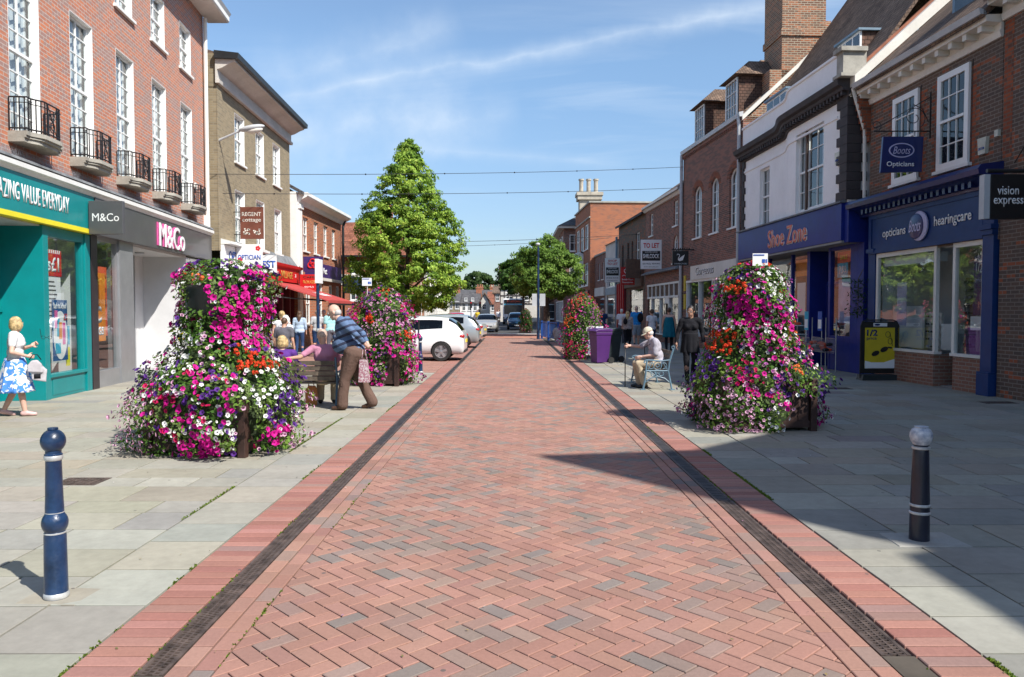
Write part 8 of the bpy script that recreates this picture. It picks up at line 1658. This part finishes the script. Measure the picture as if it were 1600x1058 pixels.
# 2 woman at left edge, blonde bob, floral skirt, facing right / away
L2, R2 = (-7.68, 14.45 - 2.35, 0), R(-62)
L2 = (-7.75, 11.95, 0)
person('woman with a blonde bob, white top and blue floral skirt beside the teal shop', L2, R2, 1.55, dict(pelvis=(0, 0, .93), chest=(0, .02, 1.23), neck=(0, .02, 1.41), head=(0, .04, 1.57), look=(-.62, .78, -0.1), elR=(.27, -.02, 1.11), wrR=(.14, .19, 1.03), hR=(-.2, .9, -.1), elL=(-.25, .03, 1.12), wrL=(-.13, .23, 1.19), hL=(.1, .8, .5), knR=(.10, .08, .49), anR=(.10, .14, .085), knL=(-.09, .0, .49), anL=(-.08, -.18, .11), toeR=(0, 1, .0), toeL=(0, 1, -.2)),
       top='c_white', sleeve=0.55, bottom=None, skirt=(1.00, 0.42, 0.175, 0.33, 'c_floral'), shoes='shoe_pink', hair='hair_blonde', hairstyle='bob', skin='skin_pale', fat=1.12, voxel=0.009, female=True, curl=(0.7, 0.9))
b = MB(); b.prism([(-0.10, 0.77), (0.10, 0.75), (0.09, 0.88), (0.03, 0.95), (-0.05, 0.94), (-0.10, 0.87)], 0, -0.05, 0.06); b.ell((0.0, 0.02, 0.80), (0.06, 0.12, 0.07)); b.prism([(-0.05, 0.64), (0.14, 0.60), (0.16, 0.80), (-0.06, 0.78)], 0, -0.02, 0.025); q = MB(); q.tube([(0, -0.08, 0.95), (0, -0.03, 1.03), (0, 0.03, 1.03), (0, 0.08, 0.95)], 0.008, 6); q2 = MB(); q2.box(0.02, 0.03, -0.02, 0.07, 0.66, 0.73)
held('handbag', 'pale grey handbag and white carrier held by the woman in the floral skirt', 'bag', b, 'c_lilac', (-7.42, 11.93, -0.07), R(-62), vox=0.014, parts=(('handle', q, 'c_black'), ('pocket', q2, 'c_black')))
b = MB()
for s in (-0.06, 0.06): b.tube([(s + 0.035 * math.cos(a * PI / 6), 0, 0.025 * math.sin(a * PI / 6)) for a in range(13)], 0.0035, 5)
b.tube([(-0.095, 0, 0), (-0.10, -0.02, 0.14)], 0.004, 5); b.tube([(0.095, 0, 0), (0.10, -0.02, 0.14)], 0.004, 5); b.tube([(-0.02, 0, 0), (0.02, 0, 0)], 0.003, 5)
held('eyeglasses', 'black framed glasses held up in the hand of the woman in the floral skirt', 'glasses', b, 'black', (-7.38, 12.17, 1.22), R(-10), False)
# 3,4 seated couple (backs to camera)
SIT = dict(pelvis=(0, 0, .52), chest=(0, -.03, .82), neck=(0, .0, 1.0), head=(0, .03, 1.155), shR=(.185, -.02, .965), shL=(-.185, -.02, .965), elR=(.23, .08, .72), wrR=(.14, .30, .62), elL=(-.23, .08, .72), wrL=(-.14, .30, .62), hR=(-.2, 1, -.1), hL=(.2, 1, -.1), hipR=(.10, .04, .50), hipL=(-.10, .04, .50), knR=(.12, .45, .50), knL=(-.12, .45, .50), anR=(.12, .46, .085), anL=(-.12, .46, .085))
def sit(**k): d_ = dict(SIT); d_.update(k); return d_
person('seated woman with short curly blonde hair in a purple top, back to the viewer', (-3.93, 13.12, 0.0), R(4), 1.62, sit(), top='c_purple', sleeve=1.9, bottom='c_grey', hair='hair_blonde', hairstyle='curly', skin='skin_pale', fat=1.2, face=False, female=True)
person('seated man in a pink tee shirt resting an arm on the bench back', (-3.22, 13.10, 0.0), R(6), 1.70, sit(head=(-.03, .05, 1.20), neck=(0, 0, 1.05), look=(-.7, .8, -0.5), shL=(-.18, -.03, 1.0), shR=(.18, -.02, 1.0), elL=(-.37, -.13, .86), wrL=(-.58, -.17, .84), hL=(-1, 0, -.2), chest=(0.02, -.02, .85)), top='c_pink', sleeve=0.7, bottom='c_khaki', hair='hair_stubble', hairstyle='thin', skin='skin', fat=1.05, face=True, scale_head=1.06)
b = MB(); b.prism([(-0.10, 0.0), (0.10, 0.0), (0.105, 0.24), (0.07, 0.33), (-0.04, 0.34), (-0.10, 0.27)], 1, -0.06, 0.06); q = MB(); q.tube([(-0.05, 0, 0.32), (-0.03, 0, 0.42), (0.03, 0, 0.42), (0.05, 0, 0.32)], 0.008, 6); M('tan_leather', (0.46, 0.15, 0.03), 0.5, var=0.1)
held('handbag', 'tan orange leather bag standing on the paving under the wooden bench', 'bag', b, 'tan_leather', (-3.50, 13.35, 0), 0.2, False, parts=(('handle', q, 'tan_leather'),))
# 5 old man on the blue bench, facing left
person('seated elderly man in a cream cap leaning on a walking stick on the blue bench', (3.12, 16.35, 0.0), R(90), 1.78, sit(pelvis=(0, 0, .51), chest=(0, .07, .82), neck=(0, .15, .99), head=(0, .22, 1.12), look=(0, 1, -0.45), shR=(.185, .10, .95), shL=(-.185, .10, .95), elR=(.26, .31, .83), wrR=(.18, .56, .85), hR=(-.1, .9, -.2), elL=(-.24, .10, .68), wrL=(-.13, .36, .64), hL=(.1, 1, -.2), knR=(.13, .44, .49), knL=(-.10, .42, .49), anR=(.12, .36, .085), anL=(-.10, .30, .085)),
       top='c_shirt', sleeve=0.9, bottom='c_khaki', shoes='shoe_black', hair='hair_white', hairstyle='bald', skin='skin_pale', fat=1.1, voxel=0.009, hat='cap', belly=0.04, collar=True, curl=(0.5, 1.0))
b = MB(); b.tube([(0, 0, 0.0), (0, 0, 0.83)], 0.011, 8); b.tube([(0, -0.06, 0.845), (0, 0.0, 0.855), (0, 0.06, 0.83)], 0.013, 8); held('walking_stick', 'black walking stick held upright by the seated man in the cap', 'walking stick', b, 'black', (2.44, 16.53, 0), 0.0)
b = MB(); b.tube([(-0.17, 0.02, 0.97), (-0.10, 0.19, 0.86), (-0.02, 0.16, 0.70), (0.1, 0.08, 0.60)], 0.014, 6, squash=0.4); held('shoulder_strap', 'dark strap slung across the shirt of the seated man in the cap', 'strap', b, 'c_black', (3.0, 16.40, 0), R(90))
# 6 woman in black walking towards the viewer
person('woman in a black coat and black trousers walking on the right pavement towards the viewer', (4.02, 17.3, 0), R(172), 1.74, dict(look=(.3, 1, -0.25), elR=(.27, .0, 1.12), wrR=(.31, .10, .89), elL=(-.26, -.06, 1.12), wrL=(-.28, .06, .90), knR=(.09, .12, .50), anR=(.07, .16, .085), knL=(-.09, .02, .49), anL=(-.07, -.22, .13)), top='c_black', sleeve=1.95, bottom='c_black', legs='legging', skirt=(1.12, 0.68, 0.165, 0.20, 'c_black'), shoes='shoe_black', hair='hair_dark', hairstyle='short', skin='skin_brown', fat=1.06, voxel=0.012, female=True, hemz=0.7)
# ---- left crowd
G1, G2 = 'people gathered outside the red restaurant', 'people walking along the shaded shops'
person('short woman in a dark grey top standing behind the purple topped woman', (-5.05, 17.0, 0), R(-8), 1.50, dict(head=(0, .05, 1.57)), top='c_grey', sleeve=0.6, bottom='c_black', hair='hair_brown', hairstyle='thin', fat=1.12, face=False, voxel=0.018, group=G1)
person('blonde woman with bare shoulders half hidden behind the grey topped woman', (-6.05, 20.2, 0), R(10), 1.62, None, top='c_white', sleeve=0, bottom='c_denim', hair='hair_blonde', hairstyle='bun', fat=1.0, face=False, voxel=0.018, group=G1, female=True)
person('white haired woman in a white top beside the bare shouldered blonde', (-5.6, 19.0, 0), R(-25), 1.52, None, top='c_white', sleeve=0.5, bottom='c_khaki', hair='hair_white', hairstyle='bob', face=False, voxel=0.018, group=G1, female=True)
person('woman with long brown hair in a pale blue shirt and blue jeans', (-7.75, 28.0, 0), R(5), 1.62, None, top='c_paleblue', sleeve=1.5, bottom='c_denim', legs='legging', hair='hair_brown', hairstyle='long', face=False, voxel=0.02, group=G1, female=True, fat=1.05)
person('man in a light grey shirt and dark shorts facing away', (-7.25, 28.6, 0), R(15), 1.66, dict(elR=(.25, .08, 1.12), wrR=(.12, .25, 1.0)), top='c_lgrey', sleeve=0.7, bottom='c_navy', legs='shorts', hair='hair_stubble', hairstyle='thin', face=False, voxel=0.02, group=G1, fat=1.1)
person('person in a dark waistcoat with a blue bag facing the viewer', (-7.25, 29.6, 0), R(175), 1.66, None, top='c_navy', sleeve=0.5, bottom='c_black', hair='hair_grey', hairstyle='short', voxel=0.02, group=G1, fat=1.1)
person('broad man in a pale turquoise shirt bending behind the striped polo man', (-6.35, 27.0, 0), R(30), 1.70, dict(chest=(0, .08, 1.22), neck=(0, .18, 1.38), head=(0, .26, 1.50)), top='c_cyan', sleeve=0.6, bottom='c_grey', hair='hair_grey', hairstyle='thin', face=False, voxel=0.02, group=G1, fat=1.35)
# ---- right side walkers
WALK = dict(knR=(.10, .10, .50), anR=(.10, .14, .085), knL=(-.10, .0, .49), anL=(-.10, -.2, .12))
person('woman in a turquoise dress and black leggings with a teal bag, seen from behind', (6.05, 29.6, 0), R(-8), 1.74, WALK, top='skin_pale', sleeve=0, bottom='c_black', legs='legging', skirt=(1.36, 0.60, 0.155, 0.235, 'c_teal'), hair='hair_brown', hairstyle='bun', face=False, voxel=0.02, group=G2, female=True)
person('woman in a white tee shirt with a shoulder strap looking into the shop window', (5.75, 31.6, 0), R(20), 1.68, WALK, top='c_white', sleeve=0.5, bottom='c_denim', hair='hair_brown', hairstyle='short', face=False, voxel=0.02, group=G2, female=True)
person('tall man in a bright blue tee shirt and grey shorts, seen from behind', (5.75, 35.5, 0), R(-3), 1.84, WALK, top='c_bright', sleeve=0.6, bottom='c_greyblue', legs='shorts', hair='hair_stubble', hairstyle='thin', face=False, voxel=0.022, group=G2, fat=1.12)
b = MB(); b.ell((0, 0, 0), (0.14, 0.09, 0.22), 14, 10); q = MB(); q.tube([(0.06, 0.09, 0.15), (0.1, 0.2, 0.28), (0.12, 0.28, 0.1)], 0.02, 6); held('backpack', 'black backpack slung on the right shoulder of the man in bright blue', 'backpack', b, 'c_black', (5.90, 35.32, 1.32), 0, vox=0.02, parts=(('strap', q, 'c_black'),))
person('woman in a patterned blouse and black leggings, seen from behind', (5.05, 33.6, 0), R(-6), 1.60, WALK, top='c_blouse', sleeve=1.1, bottom='c_black', legs='legging', hair='hair_blonde', hairstyle='long', face=False, voxel=0.022, group=G2, female=True, fat=1.2)
b = MB(); b.ell((0, 0, 0), (0.10, 0.07, 0.15), 12, 8); q = MB(); q.tube([(0.0, 0.05, 0.12), (0.05, 0.14, 0.22), (0.08, 0.2, 0.1)], 0.015, 6); held('backpack', 'small black rucksack on the back of the woman in the patterned blouse', 'backpack', b, 'c_black', (4.93, 33.42, 1.17), 0, vox=0.02, parts=(('strap', q, 'c_black'),))
person('man in a white shirt ahead of the patterned blouse woman', (5.45, 38.2, 0), R(0), 1.72, WALK, top='c_white', sleeve=0.6, bottom='c_grey', hair='hair_white', hairstyle='thin', face=False, voxel=0.024, group=G2)
person('person in a red top walking beside the man in bright blue', (5.95, 39.2, 0), R(0), 1.72, WALK, top='c_red', sleeve=0.6, bottom='c_black', hair='hair_brown', hairstyle='thin', face=False, voxel=0.024, group=G2)
person('man in a navy tee shirt behind the purple wheelie bin', (4.75, 40.2, 0), R(0), 1.74, WALK, top='c_navy', sleeve=0.6, bottom='c_navy', hair='hair_stubble', hairstyle='thin', face=False, voxel=0.024, group=G2)
person('grey haired woman in a white top sitting cross legged on the far bench', (2.90, 37.4, 0), R(90), 1.62, sit(knR=(.05, .45, .56), anR=(.0, .62, .25)), top='c_white', sleeve=0.8, bottom='c_greyblue', hair='hair_white', hairstyle='bob', face=False, voxel=0.024, female=True, shoes='shoe_white')
person('distant pedestrian in a cream shirt standing left of the bus', (-1.5, 84, 0), R(180), 1.75, None, top='c_white', sleeve=1.5, bottom='c_khaki', hair='hair_brown', hairstyle='short', face=False, voxel=0.03)
person('distant pedestrian in a yellow top beside the small red car', (-3.6, 80, 0), R(180), 1.7, None, top='poster_yellow', sleeve=0.7, bottom='c_denim', hair='hair_brown', hairstyle='short', face=False, voxel=0.03)
b = MB(); r = random.Random(4)
for k_ in range(3): b.ell((r.uniform(-0.2, 0.2), r.uniform(-0.25, 0.25), 0.28 + 0.12 * k_), (0.2, 0.2, 0.25), 10, 8)
held('shopping_trolley', 'patterned shopping bags piled beside the far seated woman', 'bags', b, 'c_blouse', (2.45, 39.5, 0), 0, vox=0.03)
